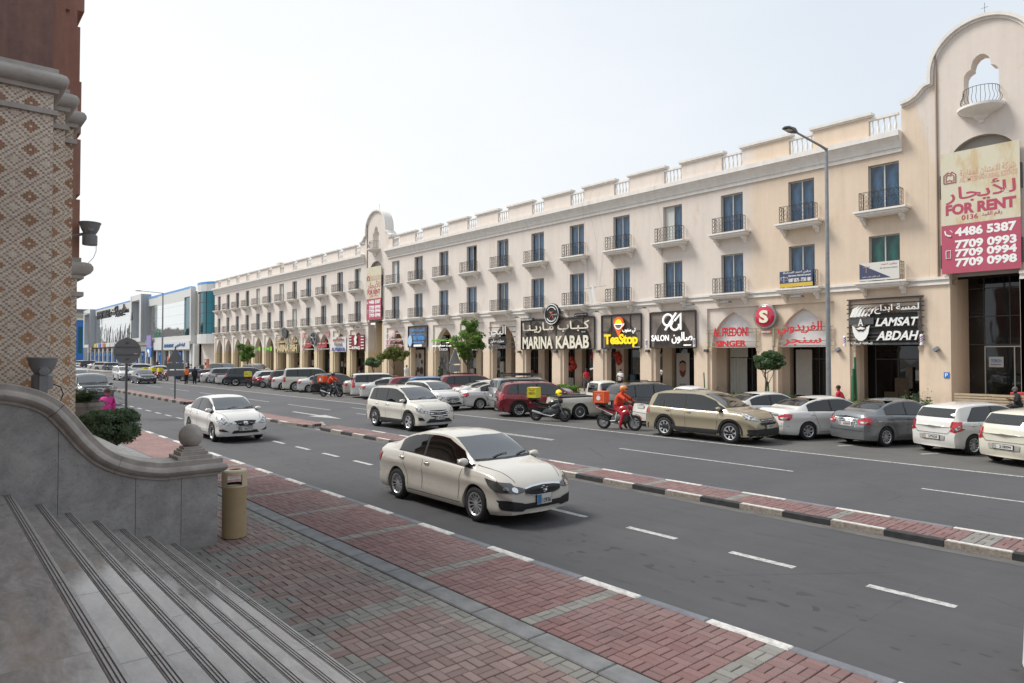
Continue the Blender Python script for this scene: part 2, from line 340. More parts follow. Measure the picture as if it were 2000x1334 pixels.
def stucco(name, tanall=0):
    g = NG(name, .9); P = g.xyz()
    n1 = g.noise(.5, None, 5, .6); n2 = g.noise(3., None, 5, .7); st = g.noise(1., g.map((2.2, 2.2, .2)), 7, .62); fine = g.noise(55., None, 3, .7)
    pink = (.665, .59, .525, 1); tan = (.665, .54, .42, 1)
    wob = g.math('MULTIPLY', g.math('SUBTRACT', n1, .5), 1.6)
    xr = g.math('MULTIPLY', g.mr(g.math('ADD', P[0], g.math('MULTIPLY', wob, 1.2)), -23.3, -22.5), g.mr(g.math('ADD', P[0], g.math('MULTIPLY', g.math('SUBTRACT', P[2], 13.), .25)), -12.6, -12.4, 1, 0))
    xr2 = g.math('MULTIPLY', g.mr(P[0], -22.9, -22.7), g.mr(P[2], 7.2, 7.6, 1, 0)); xr = g.math('MAXIMUM', xr, xr2)
    low = g.mr(g.math('ADD', P[2], wob), 3.3, 3.9, 1, 0)
    f = g.math('MAXIMUM', xr, low) if not tanall else 1.
    yel = g.mr(P[0], -75., -45., 1, 0); tanc = g.mix(yel, tan, (.66, .54, .37, 1))
    c = g.mix(f, pink, tanc); lt = g.mr(P[0], -62., -30., .75, 0); c = g.mix(g.math('MULTIPLY', lt, g.math('SUBTRACT', 1., f)) if not tanall else 0., c, (.7, .63, .57, 1))
    pat = g.mr(g.noise(.9, g.map((1.2, 1, .5), (9, 3, 2)), 4, .7), .64, .68, 0, .45); c = g.mix(pat, c, (.62, .48, .33, 1))
    v = g.mr(g.math('ADD', g.math('MULTIPLY', n2, .35), g.math('MULTIPLY', st, .65)), .3, .7, .9, 1.07); c = g.mix(1., c, g.comb(v, v, v), 'MULTIPLY')
    dirt = g.math('MULTIPLY', g.mr(g.math('ADD', P[2], g.math('MULTIPLY', n2, 1.1)), .9, 1.8, .5, 0), g.mr(n2, .35, .6)); c = g.mix(dirt, c, (.2, .15, .11, 1))
    g.col(c); g.bump(fine, .25, .006); return g.m
STUC = stucco('facade_stucco'); STUCT = stucco('arcade_stucco', 1)
TRIM = NG('trim_paint', .8)
_s = TRIM.noise(1., TRIM.map((3, 3, .5)), 4, .6); TRIM.col(TRIM.mix(TRIM.mr(_s, .35, .7), (.69, .65, .6, 1), (.78, .75, .71, 1))); TRIM.bump(TRIM.noise(50.), .2, .005); TRIM = TRIM.m
def glassm(name, c, rough=.04, wave=.0, ior=1.6, spec=.5, metal=0.):
    g = NG(name, rough); g.p.inputs['IOR'].default_value = ior; g.p.inputs['Metallic'].default_value = metal
    n = g.noise(.8, g.map((1, 1, .7)), 4, .6, 1.2); g.col(g.mix(g.mr(n, .4, .6), (*[q*.35 for q in c], 1), (*[q*1.3 for q in c], 1)))  # blotches put uneven reflections into the glass colour
    if wave: g.bump(g.noise(.8, g.map((1, 1, .35)), 2, .5), wave, .3)
    return g.m
WIN = glassm('window_glass', (.03, .08, .15), .05, .05, 1.7); WIN2 = glassm('window_glass_grey', (.045, .06, .08), .05, .05, 1.7); WING = glassm('green_glass', (.012, .09, .075), .06, .06, 1.6)
SHOP = glassm('shop_glass', (.014, .015, .016), .03, .04, 1.6); CURT = mat('curtain', (.55, .56, .52), .8, .05, 3)
ALU = mat('window_frame_aluminium', (.5, .5, .48), .4, metal=.3); IRON = mat('wrought_iron', (.03, .026, .024), .6); BLACK = mat('black_plastic', (.012, .012, .013), .55)
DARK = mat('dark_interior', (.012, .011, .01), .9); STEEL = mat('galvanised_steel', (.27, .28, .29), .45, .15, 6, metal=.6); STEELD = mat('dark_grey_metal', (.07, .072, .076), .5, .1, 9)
CHROME = mat('chrome', (.7, .7, .71), .12, metal=1.); SILV = mat('alloy_silver', (.62, .63, .64), .3, metal=.7); RUB = mat('tyre_rubber', (.017, .017, .018), .85, .25, 12, .2, 50)
WHITE = mat('white_letter', (.8, .8, .78), .5); CREAM = mat('cream_letter', (.78, .73, .6), .5); REDL = mat('red_letter', (.62, .02, .03), .45); LWHITE = mat('lit_white_letter', (.9, .9, .88), .5, emit=.35)
YEL = mat('yellow_letter', (.85, .62, .01), .45, emit=.3); ORNG = mat('orange_plastic', (.8, .13, .02), .45); GRN = mat('lime_letter', (.2, .5, .05), .5, emit=.1); BLUEL = mat('blue_letter', (.1, .3, .6), .5, emit=.12)
PINKL = mat('pink_letter', (.66, .4, .46), .5); BLUE = mat('blue_panel', (.02, .16, .5), .5, .1, 3)
def thin(name, tint, refl=.07):
    m = bpy.data.materials.new(name); m.use_nodes = True; t = m.node_tree; t.nodes.clear(); o = t.nodes.new('ShaderNodeOutputMaterial'); tr = t.nodes.new('ShaderNodeBsdfTransparent'); tr.inputs[0].default_value = (*tint, 1); gl = t.nodes.new('ShaderNodeBsdfGlossy'); gl.inputs['Roughness'].default_value = .03
    c = t.nodes.new('ShaderNodeTexCoord'); n = t.nodes.new('ShaderNodeTexNoise'); n.inputs['Scale'].default_value = 1.3; n.inputs['Detail'].default_value = 1; t.links.new(c.outputs['Object'], n.inputs['Vector']); bp = t.nodes.new('ShaderNodeBump'); bp.inputs['Strength'].default_value = .12; t.links.new(n.outputs[0], bp.inputs['Height']); t.links.new(bp.outputs[0], gl.inputs['Normal'])
    f = t.nodes.new('ShaderNodeFresnel'); f.inputs['IOR'].default_value = 1.55; a = t.nodes.new('ShaderNodeMath'); a.operation = 'MULTIPLY_ADD'; a.inputs[1].default_value = 1.15; a.inputs[2].default_value = refl; a.use_clamp = True; t.links.new(f.outputs[0], a.inputs[0])
    mx_ = t.nodes.new('ShaderNodeMixShader'); t.links.new(a.outputs[0], mx_.inputs[0]); t.links.new(tr.outputs[0], mx_.inputs[1]); t.links.new(gl.outputs[0], mx_.inputs[2]); t.links.new(mx_.outputs[0], o.inputs[0]); MT[name] = m; return m
WGLASS = thin('car_windscreen', (.66, .76, .76), .2); CGLASS = thin('car_tinted_glass', (.1, .1, .1), .03); CGLASS2 = thin('car_clear_glass', (.42, .45, .44), .05)
HEAD = NG('headlamp_glass', .08); HEAD.col(HEAD.mix(HEAD.mr(HEAD.noise(16., None, 2, .5), .4, .6), (.09, .095, .1, 1), (.62, .63, .64, 1))); HEAD.p.inputs['Coat Weight'].default_value = 1; HEAD = HEAD.m
HEADD = mat('headlamp_dark', (.05, .052, .055), .12, .5, 9, coat=1); TAIL = mat('tail_lamp', (.42, .012, .02), .15, .35, 9, coat=1); AMB = mat('amber_lens', (.7, .2, .03), .2, coat=1); PLATE = mat('number_plate', (.55, .55, .52), .5); PBLUE = mat('plate_blue', (.05, .07, .12), .5)
def paint(n, c, metal=0., rough=.32):
    g = NG('paint_'+n, rough); g.p.inputs['Metallic'].default_value = metal; g.p.inputs['Coat Weight'].default_value = .9; g.p.inputs['Coat Roughness'].default_value = .05
    P = g.xyz(); d = g.math('MULTIPLY', g.mr(g.math('ADD', P[2], g.math('MULTIPLY', g.noise(3., None, 5, .7), .5)), .3, .8, .5, 0), .4)
    v = g.mr(g.noise(1.5, None, 4, .6), .3, .7, .95, 1.04); c2 = g.mix(1., (*c, 1), g.comb(v, v, v), 'MULTIPLY'); g.col(g.mix(d, c2, (.24, .2, .16, 1))); g.rgh(g.mr(d, 0, .4, rough, .6)); return g.m
SKIN = mat('skin', (.28, .15, .09), .6, .1, 9); HAIR = mat('hair', (.01, .008, .007), .7)
LEAF = {}
def leafm(n, a, b):
    g = NG('leaf_'+n, .6); ge = g.t.nodes.new('ShaderNodeNewGeometry'); g.col(g.mix(ge.outputs['Random Per Island'], (*a, 1), (*b, 1)))
    g.p.inputs['Transmission Weight'].default_value = 0; tr = g.t.nodes.new('ShaderNodeBsdfTranslucent'); tr.inputs[0].default_value = (*[q*1.6 for q in b], 1)
    ms = g.t.nodes.new('ShaderNodeMixShader'); ms.inputs[0].default_value = .28; o = g.t.nodes['Material Output']
    g.t.links.new(g.p.outputs[0], ms.inputs[1]); g.t.links.new(tr.outputs[0], ms.inputs[2]); g.t.links.new(ms.outputs[0], o.inputs[0]); return g.m
LF_A = leafm('bright', (.035, .085, .012), (.13, .24, .03)); LF_B = leafm('dark', (.025, .055, .02), (.085, .15, .05)); LF_C = leafm('yellowish', (.05, .07, .01), (.15, .17, .03)); BARK = mat('bark', (.12, .085, .06), .9, .3, 9, .5, 20)
# ------------------------------------------------------------------ ground, roads, pavements
def sheet(name, x0, x1, y0, y1, z, m, nx=1):
    b = MB()
    for i in range(nx):
        a = x0+(x1-x0)*i/nx; c = x0+(x1-x0)*(i+1)/nx; b.quad((a, y0, z), (c, y0, z), (c, y1, z), (a, y1, z))
    return struct(b, name, m)
sheet('ground', -1500, 1000, -900, 1400, -.03, mat('bare_ground', (.2, .18, .15), .95, .2, .3))
sheet('road', -420, 140, 6.25, 11.7, 0, ASPH); road2 = sheet('far_road', -420, 140, 12.4, 20.05, 0, ASPH2)
sheet('parking_area', -420, 140, 20.05, 29.0, .0, PARK)
sheet('median_gap', -420, 140, 11.7, 12.4, -.004, ASPH)
sheet('road_gutter', -420, 140, 11.5, 11.74, .003, mat('gutter_dust', (.1, .095, .09), .9, .3, 3)).location.z = 0
def marks(name, items, label=None):
    b = MB()
    for x0, x1, y, w in items: b.quad((x0, y-w/2, .004), (x1, y-w/2, .004), (x1, y+w/2, .004), (x0, y+w/2, .004))
    return b
mk = []
for k in range(-5, 60): mk.append((-3.64-1.935*k, -2.66-1.935*k, 9.07, .13))
struct(marks('m', mk), 'lane_dashes', PAINT)
mk = []
for k in range(-3, 20): mk.append((-14.04-8.55*k, -8.4-8.55*k, 16.56, .1))
mk += [(-34.8, -33.1, 18.2, .1), (-20.3, -16.9, 16.4, .1)]
struct(marks('m', mk), 'long_lane_lines', PAINT)
mk = [(x, min(x+2.9, 20), 20.0, .13) for x in np.arange(-230, 20, 2.93)]
struct(marks('m', mk), 'edge_line', PAINT)
b = MB()                                                    # arrow in the far carriageway, pointing to the right
b.add([(-34.3, 14.5, .004), (-31.3, 14.5, .004), (-31.3, 14.05, .004), (-28.9, 14.62, .004), (-31.3, 14.95, .004), (-31.3, 14.7, .004), (-34.3, 14.68, .004)], [(0, 1, 5, 6), (1, 2, 3, 4, 5)])
struct(b, 'arrow_marking', PAINT)
b = MB(); H23 = radians(67); ux, uy = cos(H23), sin(H23)
for k in range(-2, 44):                                     # angled bay lines
    x = -7.4-2.42*k
    if -76 < x < 4 or -105 < x < -80: b.quad((x-.06, 22.3, .004), (x+.06, 22.3, .004), (x+.06+4.6*ux, 22.3+4.6*uy, .004), (x-.06+4.6*ux, 22.3+4.6*uy, .004))
struct(b, 'bay_lines', PAINT)

def brick_mesh(l, w, h=.03, b=.006):
    m = MB(); m.bbox(-l/2, l/2, -w/2, w/2, -h, 0, b); return m
def paving(name, x0, x1, rows, ybase, ztop, pick, lab, cell=.2, cut=None):
    """basket-weave paving, cells of two 20 x 10 cm pavers; the 300 nearest are objects, the rest one joined part"""
    base = MB(); y1 = ybase+rows*cell; base.box(x0, x1, ybase, y1, ztop-.12, ztop-.012)
    root_o = struct(base, name, JOINT)
    pcs = []
    n = int(round((x1-x0)/cell))
    for i in range(n):
        for j in range(rows):
            cx, cy = x0+(i+.5)*cell, ybase+(j+.5)*cell
            if cut and cut(cx, cy): continue
            m = pick(i, j, cx, cy); v = (i+j) % 2
            for s in (-1, 1):
                if v: pcs.append((cx, cy+s*cell/4, 0, m))
                else: pcs.append((cx+s*cell/4, cy, 1, m))
    def vis(p):
        X, Y = p[0], p[1]; d = -.757*X+.653*Y; l = .653*X+.757*Y
        return d if (d > .5 and abs(l/d) < .76 and (2.75)/d < .56) else 1e9
    pcs.sort(key=vis); L = cell-.008; Wd = cell/2-.007
    base_m = brick_mesh(L, Wd); mats = {}
    for q, mm in enumerate((P_RED, P_GREY, P_PINK)): mats[q] = base_m.mesh('paver', [mm])
    rr = random.Random(3)
    for (x, y, o, m) in pcs[:300]:
        ob = link('paver', mats[m], root_o, (x, y, ztop+rr.uniform(-.003, .003)), rot=(rr.uniform(-.008, .008), rr.uniform(-.008, .008), o*pi/2+rr.uniform(-.012, .012)))
    st = MB()
    for (x, y, o, m) in pcs[300:]:
        l, w = (L, Wd) if not o else (Wd, L); z = ztop+rr.uniform(-.003, .003)
        st.bbox(x-l/2, x+l/2, y-w/2, y+w/2, z-.03, z, .006, m)
    ob = st.build('pavers', [P_RED, P_GREY, P_PINK], root_o); ob['kind'] = 'stuff'
    return root_o
BZ = .15
def pk_red(i, j, x, y):
    return 1 if abs(((x+5.3+1.035) % 2.07)-1.035) < .1 else 0
paving('sidewalk', -19.6, 2.4, 7, 4.76, BZ, pk_red, '')
def pk_ter(i, j, x, y):
    if j >= 7: return 1
    if (j == 0 and (i % 5)) or (j == 1 and i % 5 == 2): return 1
    return 1 if abs(((x+6.6+1.6) % 3.2)-1.6) < .11 else 2
paving('paved_forecourt', -14.0, 2.4, 8, 2.86, BZ-.004, pk_ter, '')
b = MB(); b.box(-60, 2.4, 4.4, 4.8, .0, BZ-.025); struct(b, 'joint_bed', JOINT)
b = MB(); b.box(-70, -14.0, 2.8, 4.46, .02, BZ-.01); b.box(-420, -70, -10, 4.46, .02, BZ-.012); struct(b, 'far_forecourt', FARPAV)
b = MB(); b.box(-420, -19.6, 4.76, 6.16, .02, BZ-.005); b.box(2.4, 60, 4.76, 6.16, .02, BZ-.005); b.box(2.4, 60, -6, 4.46, .02, BZ-.012); struct(b, 'far_sidewalk', FARPAV)
def stones(name, x0, x1, y0, y1, z0, z1, pitch, mats, part, off=0., side=None):
    bs = MB(); bs.box(x0, x1, y0+.02, y1-.02, -.02, z0+.01); rt = struct(bs, name, CONC)
    me = []
    for m in mats:
        q = MB(); q.add([], [], 0); q.bbox(-pitch/2+.004, pitch/2-.004, y0, y1, z0, z1, .012)
        mm = q.mesh(part, [m] + ([side] if side else []))
        if side:
            for pf in mm.polygons:
                if pf.normal.y < -.7: pf.material_index = 1 if m is KW else 0
        me.append(mm)
    n = int((x1-x0)/pitch)
    far = MB()
    for i in range(n):
        x = x1-pitch*(i+.5)
        k = int(floor((x-off)/pitch+.5)) % len(mats)
        link(part, me[k], rt, (off+floor((x-off)/pitch+.5)*pitch, 0, 0))
    return rt
# light strip between forecourt and pavement, kerb with white and grey stones
stones('border_strip', -60, 2.4, 4.475, 4.735, .02, BZ+.004, .9, [mat('border_concrete', (.17, .172, .175), .85, .25, 4, .3, 60)], 'border_stone')
stones('kerb', -110, 2.4, 6.17, 6.29, 0, BZ+.004, .905, [KW, KGREY], 'kerb_stone', off=-5.45)
stones('median_kerb', -25.6, 3, 11.75, 11.87, 0, .11, .857, [KW, KB], 'kerb_stone', off=-3.17, side=KSIDE)
def isl(name, x0, x1, y0, y1, BZ=.1):                              # paved median islands
    b = MB(); b.box(x0, x1, y0, y1, 0, BZ-.004); o = struct(b, name, JOINT)
    st = MB(); n = int((x1-x0)/.2); r = int((y1-y0)/.2+.01); rr = random.Random(5)
    for i in range(n):
        for j in range(r):
            cx, cy = x0+(i+.5)*(x1-x0)/n, y0+(j+.5)*(y1-y0)/r; g = 1 if abs(((cx+5.3+1.035) % 2.07)-1.035) < .12 else 0
            for s in (-1, 1):
                if (i+j) % 2: st.bbox(cx-.096, cx+.096, cy+s*.05-.046, cy+s*.05+.046, BZ-.02, BZ+.006+rr.uniform(-.002, .002), .005, g)
                else: st.bbox(cx+s*.05-.046, cx+s*.05+.046, cy-.096, cy+.096, BZ-.02, BZ+.006+rr.uniform(-.002, .002), .005, g)
    q = st.build('pavers', [P_RED, P_GREY], o); q['kind'] = 'stuff'; return o
isl('median', -25.4, 3, 11.89, 12.71)
stones('median_far_kerb', -24.2, 3, 12.73, 12.83, 0, .108, .95, [KW, KGREY], 'kerb_stone', off=-3.3)
b = MB(); b.box(-41.3, -26.6, 11.75, 12.7, 0, .1); struct(b, 'second_median', FARPAV)
stones('second_median_kerb', -41.2, -28.3, 11.61, 11.74, 0, .11, .857, [KW, KB], 'kerb_stone', off=-30.17, side=KSIDE)
b = MB(); b.prism([(-28.3, 11.6), (-26.3, 12.1), (-26.3, 12.0), (-28.2, 11.5)], 'z', 0, .108); b.prism([(-27.3, 12.78), (-25.7, 12.2), (-25.65, 12.3), (-27.2, 12.88)], 'z', 0, .108); struct(b, 'median_end_kerb', KSIDE)
b = MB(); b.box(-64, -43.5, 11.9, 12.7, 0, BZ); b.box(-130, -70, 12, 12.7, 0, BZ); struct(b, 'third_median', FARPAV)
b = MB()
for k in range(24): b.box(-64+.857*k, -64+.857*(k+1)-.01, 11.77, 11.89, 0, BZ+.01, k % 2)
q = b.build('third_median_kerb', [KSIDE, KB]); q['kind'] = 'structure'
# far pavement in front of the arcade
b = MB(); b.box(-420, 30, 29.15, 47, -.02, .14); struct(b, 'arcade_pavement', FARGREY)
b = MB()
for k in range(150): b.box(-140+k, -140+k+.99, 29.0, 29.15, 0, .16, k % 2)
q = b.build('far_kerb', [KSIDE, CONC]); q['kind'] = 'structure'
b = MB(); b.box(-134, 4, 38.4, 39.99, .14, .22); b.box(-134, 4, 39.99, 43.6, .14, .24); struct(b, 'arcade_step', mat('arcade_tile', (.34, .28, .22), .5, .15, 3))
# cross street and mall forecourt
b = MB(); b.box(-420, -137, 24, 40, .0, .13); struct(b, 'mall_pavement', FARGREY)

# ------------------------------------------------------------------ stairs
ST = [(.86, 1.19), (1.18, 1.035), (1.49, .88), (1.80, .73), (2.11, .575), (2.43, .42), (2.75, .265)]
b = MB(); X0, X1 = -10.4, 5.
for (y, z) in ST: b.box(X0, X1, -3, y-.012, 0, z-.03)
stair = struct(b, 'stair', JOINT)
rr = random.Random(11)
for i, (y, z) in enumerate(ST):
    y0 = -3.0 if i == 0 else ST[i-1][0]-.01
    L = 1.55; x = X0-rr.uniform(0, .9)
    while x < X1:
        a, c = max(x, X0)+.002, min(x+L, X1)-.002; x += L
        if c-a < .05: continue
        if i == 0:
            yy = y-.09
            while yy > -2.9:
                t = MB(); t.bbox(a, c, max(yy-.62, -3), yy-.003, z-.03, z, .003); t.build('tread_slab', TREAD, stair); yy -= .62
        else:
            t = MB(); t.bbox(a, c, y0+.012, y-.093, z-.03, z, .003); t.build('tread_slab', TREAD, stair)
        t = MB(); t.bbox(a, c, y-.09, y, z-.034, z, .006); no = t.build('tread_nosing', EDGE, stair)
        r_ = MB(); r_.box(a, c, y-.03, y-.012, ST[i+1][1] if i < 6 else .15, z-.035); r_.build('riser_slab', TREAD, stair)
    for k in range(3):
        t = MB(); t.box(X0, X1, y-.08+k*.023, y-.0735+k*.023, z-.002, z+.003); t.build('grip_strip', GROOVE, stair)
# ------------------------------------------------------------------ stair wall with curved coping and stone ball
XW = -10.41; wall = root('stair_wall', (XW, 3.3, .15), 'grey stone stair wall with an S-curved coping beside the marble steps', 'wall')
cv = pchip([-3.0, 0.3, .72, .97, 1.17, 1.31, 1.42, 1.53, 1.74, 1.97, 2.29, 2.6, 3.3], [2.34, 2.34, 2.32, 2.26, 2.15, 1.99, 1.84, 1.69, 1.47, 1.33, 1.22, 1.17, 1.16])
js = [-3.0, -1.2, .12, 1.33, 2.22, 2.80, 3.3]
for a, c in zip(js[:-1], js[1:]):
    n = 14; ys = [a+.003+(c-a-.006)*i/n for i in range(n+1)]; poly = [(y, .05) for y in (ys[0], ys[-1])]+[(y, cv(y)) for y in reversed(ys)]
    b = MB(); b.prism(poly, 'x', XW-.5, XW); b.build('wall_slab', WALLM, wall, world=True)
b = MB(); b.prism([(-3, .04), (3.29, .04)]+[(y, cv(y)-.01) for y in np.linspace(3.29, -3, 40)], 'x', XW-.49, XW-.006); b.build('wall_core', JOINT, wall, world=True)
prof = [(-.0, 0), (.03, 0), (.035, .03), (.06, .045), (.095, .07), (.11, .105), (.1, .14), (.075, .165), (.05, .172), (.05, .235), (0, .245), (-.25, .245)]
prof = prof+[(-.5-p[0], p[1]) for p in reversed(prof[:-1])]
def coping(ys):
    rows = []
    for y in ys:
        e = .01; t = Vector((0, 2*e, cv(y+e)-cv(y-e))).normalized(); nrm = Vector((0, -t.z, t.y))
        rows.append([(XW+p[0], y+nrm.y*p[1], cv(y)+nrm.z*p[1]) for p in prof])
    return rows
for a, c in ((-3., -.9), (-.9, .36), (.36, 1.21), (1.21, 1.95), (1.95, 2.62)):
    b = MB(); rows = coping(np.linspace(a+.002, c-.002, 26)); b.grid(rows); b.f.append(tuple(range(len(prof)))); b.m.append(0)
    b.build('coping_stone', COPE, wall, world=True, smooth=True)
b = MB(); r2 = [[(XW+p[0], 2.622, 1.17+p[1]) for p in prof]]+[[(XW+p[0], 3.3+max(p[0], -.5-p[0], 0), 1.17+p[1]) for p in prof]]; b.grid(r2); b.f.append(tuple(range(len(prof), 2*len(prof)))[::-1]); b.m.append(0)
k0 = len(b.v); b.box(XW-.5, XW, 3.3, 3.31, 1.17, 1.41); b.build('coping_stone', COPE, wall, world=True, smooth=True)
bx, by = XW-.25, 2.99
ball = MB(); ball.lathe([(0.001, 1.905), (.04, 1.9), (.09, 1.876), (.13, 1.838), (.155, 1.79), (.166, 1.735), (.16, 1.68), (.14, 1.63), (.1, 1.59), (.06, 1.575)], (bx, by, 0), n=36)
pf = ball.build('ball_finial', COPE, wall, world=True, smooth=True)
b = MB()
for h, z0, z1 in ((.235, 1.415, 1.465), (.185, 1.465, 1.52), (.155, 1.52, 1.55), (.125, 1.55, 1.585)): b.bbox(bx-h, bx+h, by-h, by+h, z0, z1, .006)
b.build('finial_pedestal', COPE, wall, world=True)
# planter terrace behind the wall
pl = root('planter_wall', (-16, 2.2, .15), 'long low planter wall with a pale flat top running behind the curved stair wall', 'planter wall')
for x in [-10.96-1.15*(k+1) for k in range(11)]:
    b = MB(); b.bbox(x+.003, x+1.147, 1.98, 2.45, 1.36, 1.42, .006); b.build('coping_slab', mat('pale_limestone', (.6, .57, .52), .6, .12, 4, .2, 40), pl, world=True)
    b = MB(); b.box(x+.003, x+1.147, 2.02, 2.41, .1, 1.358); b.build('facing_slab', WALLM, pl, world=True)
b = MB(); b.box(-24, -10.95, -3, 2.01, .1, 1.28); b.build('soil', mat('soil', (.06, .045, .035), .95, .3, 8), pl, world=True)

# ------------------------------------------------------------------ mosaic building (left)
def mosaic():
    g = NG('mosaic_tiles', .35); P = g.xyz(); t = .0268
    u = g.math('ADD', P[1], g.math('MULTIPLY', P[0], .0)); ge = g.t.nodes.new('ShaderNodeNewGeometry'); N = g.xyz(ge.outputs['Normal'])
    fx = g.math('GREATER_THAN', g.math('ABSOLUTE', N[0]), .5); u = g.math('ADD', g.math('MULTIPLY', P[1], fx), g.math('MULTIPLY', P[0], g.math('SUBTRACT', 1., fx)))
    ui = g.math('DIVIDE', g.math('ADD', u, 40.064), .0298); vi = g.math('DIVIDE', g.math('ADD', P[2], 20.03), t); i, j = g.math('FLOOR', ui), g.math('FLOOR', vi)
    s = g.math('ADD', g.math('PINGPONG', i, 6.), g.math('PINGPONG', j, 6.))
    solid = g.math('MULTIPLY', g.math('LESS_THAN', s, 3.5), g.math('GREATER_THAN', s, .5)); line = g.math('COMPARE', s, 6., .3); ring = g.math('COMPARE', s, 9., .3)
    r = g.white(g.comb(i, j, 1.)); r2 = g.white(g.comb(j, i, 5.))
    light = g.mix(r, (.6, .5, .39, 1), (.76, .67, .55, 1)); br = g.mix(r, (.27, .115, .05, 1), (.46, .23, .11, 1)); pu = g.mix(r, (.29, .18, .135, 1), (.45, .31, .24, 1))
    br = g.mix(g.mr(P[2], 2.2, 5.2), g.mix(r, (.42, .21, .09, 1), (.56, .31, .15, 1)), g.mix(r, (.24, .1, .045, 1), (.38, .18, .09, 1)))
    c = g.mix(solid, light, br); c = g.mix(g.math('MAXIMUM', line, ring), c, pu)
    gx = g.math('FRACT', ui); gz = g.math('FRACT', vi); jt = g.math('MAXIMUM', g.math('LESS_THAN', gx, .1), g.math('LESS_THAN', gz, .1)); c = g.mix(g.math('MULTIPLY', jt, .6), c, (.4, .34, .28, 1))
    n = g.mr(g.noise(1.3, None, 5, .6), .3, .7, .88, 1.08); c = g.mix(1., c, g.comb(n, n, n), 'MULTIPLY'); g.col(c); g.bump(g.math('SUBTRACT', 1., jt), .4, .003); return g.m
MOS = mosaic()
def terra(name, a, b2):
    g = NG(name, .85); st = g.noise(1., g.map((5, 5, .35)), 6, .65); n = g.noise(7., None, 4, .6); g.col(g.mix(g.mr(g.math('ADD', g.math('MULTIPLY', st, .6), g.math('MULTIPLY', n, .4)), .35, .66), (*a, 1), (*b2, 1))); g.bump(g.noise(50.), .3, .006); return g.m
TER = terra('terracotta_render', (.3, .15, .11), (.4, .22, .165)); TERD = terra('dark_terracotta', (.15, .085, .072), (.26, .145, .115)); STONE = mat('moulding_stone', (.42, .385, .35), .7, .15, 4, .2, 40)
mos = root('mosaic_building', (-14, 0, .15), 'terracotta building corner with diamond patterned mosaic piers at the left edge', 'building')
def pier(x, y, ytail, zt, zmid, last=False):
    """stepped corner: face plane x, corner at y, going back to ytail"""
    b = MB(); b.box(x-3.2, x, ytail, y, .1, zt-.34); b.build('mosaic_pier', MOS, mos, world=True)
    b = MB(); zc = zt-.34
    pr = [(0, 0), (.055, 0), (.06, .06), (.075, .062), (.13, .09), (.16, .14), (.16, .19), (.13, .245), (.08, .27), (.05, .275), (.05, .34), (-.04, .35)]
    rows = [[(x+p[0], ytail, zc+p[1]) for p in pr], [(x+p[0], y+p[0], zc+p[1]) for p in pr], [(x-3.2, y+p[0], zc+p[1]) for p in pr]]
    b.grid(rows); b.build('cornice', STONE, mos, world=True, smooth=True, ang=50)
    b = MB(); b.box(x-3.2, x+.05, ytail, y+.05, zmid-.035, zmid+.035); b.build('string_moulding', STONE, mos, world=True)
    b = MB(); b.box(x-3.2, x-.04, ytail, y-.01, zt, 9.7); b.build('upper_wall', TERD if x > -11.5 else TER, mos, world=True)  # upper wall in a darker terracotta on the nearest pier
pier(-11.3, 1.333, -8, 6.88, 6.27); pier(-12.2, 1.587, 0, 6.93, 6.35); pier(-13.1, 1.82, 0, 6.97, 6.4)
x, y = -14.5, 2.10
b = MB(); b.box(x-6, x, 0, y, .1, 4.4); b.build('mosaic_pier', MOS, mos, world=True)
b = MB(); prr = [(0, 0), (.1, 0), (.1, .06), (.13, .07), (.2, .1), (.24, .16), (.24, .22), (.2, .28), (.12, .3), (.06, .3), (.06, .38), (0, .38)]
b.grid([[(x+p[0]*.4, 0, 4.3+p[1]) for p in prr], [(x+p[0]*.4, y+p[0], 4.3+p[1]) for p in prr], [(x-6, y+p[0], 4.3+p[1]) for p in prr]]); b.build('cornice', STONE, mos, world=True, smooth=True, ang=50)
b = MB(); b.box(x-6, x+.04, 0, y+.1, 3.98, 4.06); b.build('string_moulding', STONE, mos, world=True)
for z0, z1, d in ((4.68, 5.74, .03), (5.74, 5.83, -.03), (5.83, 6.84, .03), (6.84, 6.95, -.03), (6.95, 7.9, .03), (7.9, 8.9, .0), (8.9, 9.2, -.05), (9.2, 9.9, .06)):
    b = MB(); b.box(x-6, x, 0, y+d, z0, z1); b.build('rusticated_block', TER, mos, world=True)
for (xa, ya, z) in ((-12.2, 1.45, 9.15), (-13.1, 1.7, 8.55)):
    b = MB(); b.box(xa-.05, xa+.03, ya-.32, ya+.05, z, z+.9); b.build('corbel', TER, mos, world=True)
# unseen porch roof, added to shade the steps (above and behind the viewer)
b = MB(); b.box(-11.25, 6, -7, -.2, 7.2, 7.6); b.build('porch_shade_slab', TER, mos, world=True)
b = MB(); b.box(-11.25, 8, -3.3, -3.0, 1.19, 7.2); b.build('porch_rear_wall', TER, mos, world=True)

# flood lamps
def floodlight(name, loc, label, rz, up):
    r = root(name, loc, label, 'floodlight', None, rz); G = mat('lamp_grey', (.2, .2, .205), .5, .1, 8)
    b = MB(); b.lathe([(.001, 0), (.115, 0), (.12, .02), (.12, .17), (.1, .19), (.09, .2)], (0, 0, up), n=24); b.build('gear_housing', G, r, smooth=True)
    b = MB(); b.lathe([(.09, .2), (.115, .235), (.145, .3), (.17, .39), (.18, .395), (.175, .41), (.15, .41), (.001, .37)], (0, 0, up), n=28); b.build('lamp_hood', G, r, smooth=True)
    return r, G
f1, G = floodlight('floodlight', (-10.7, 1.18, 2.45), 'grey floodlight standing on the curved coping of the stair wall', 0, .02)
b = MB(); b.box(-.0, .14, -.045, .045, -.13, .32); b.build('bracket', G, f1); b = MB(); b.lathe([(.001, .16), (.05, .155), (.06, .14), (.06, .12)], (0, 0, .25), 'x', 20); b.build('pivot_disc', G, f1, smooth=True)
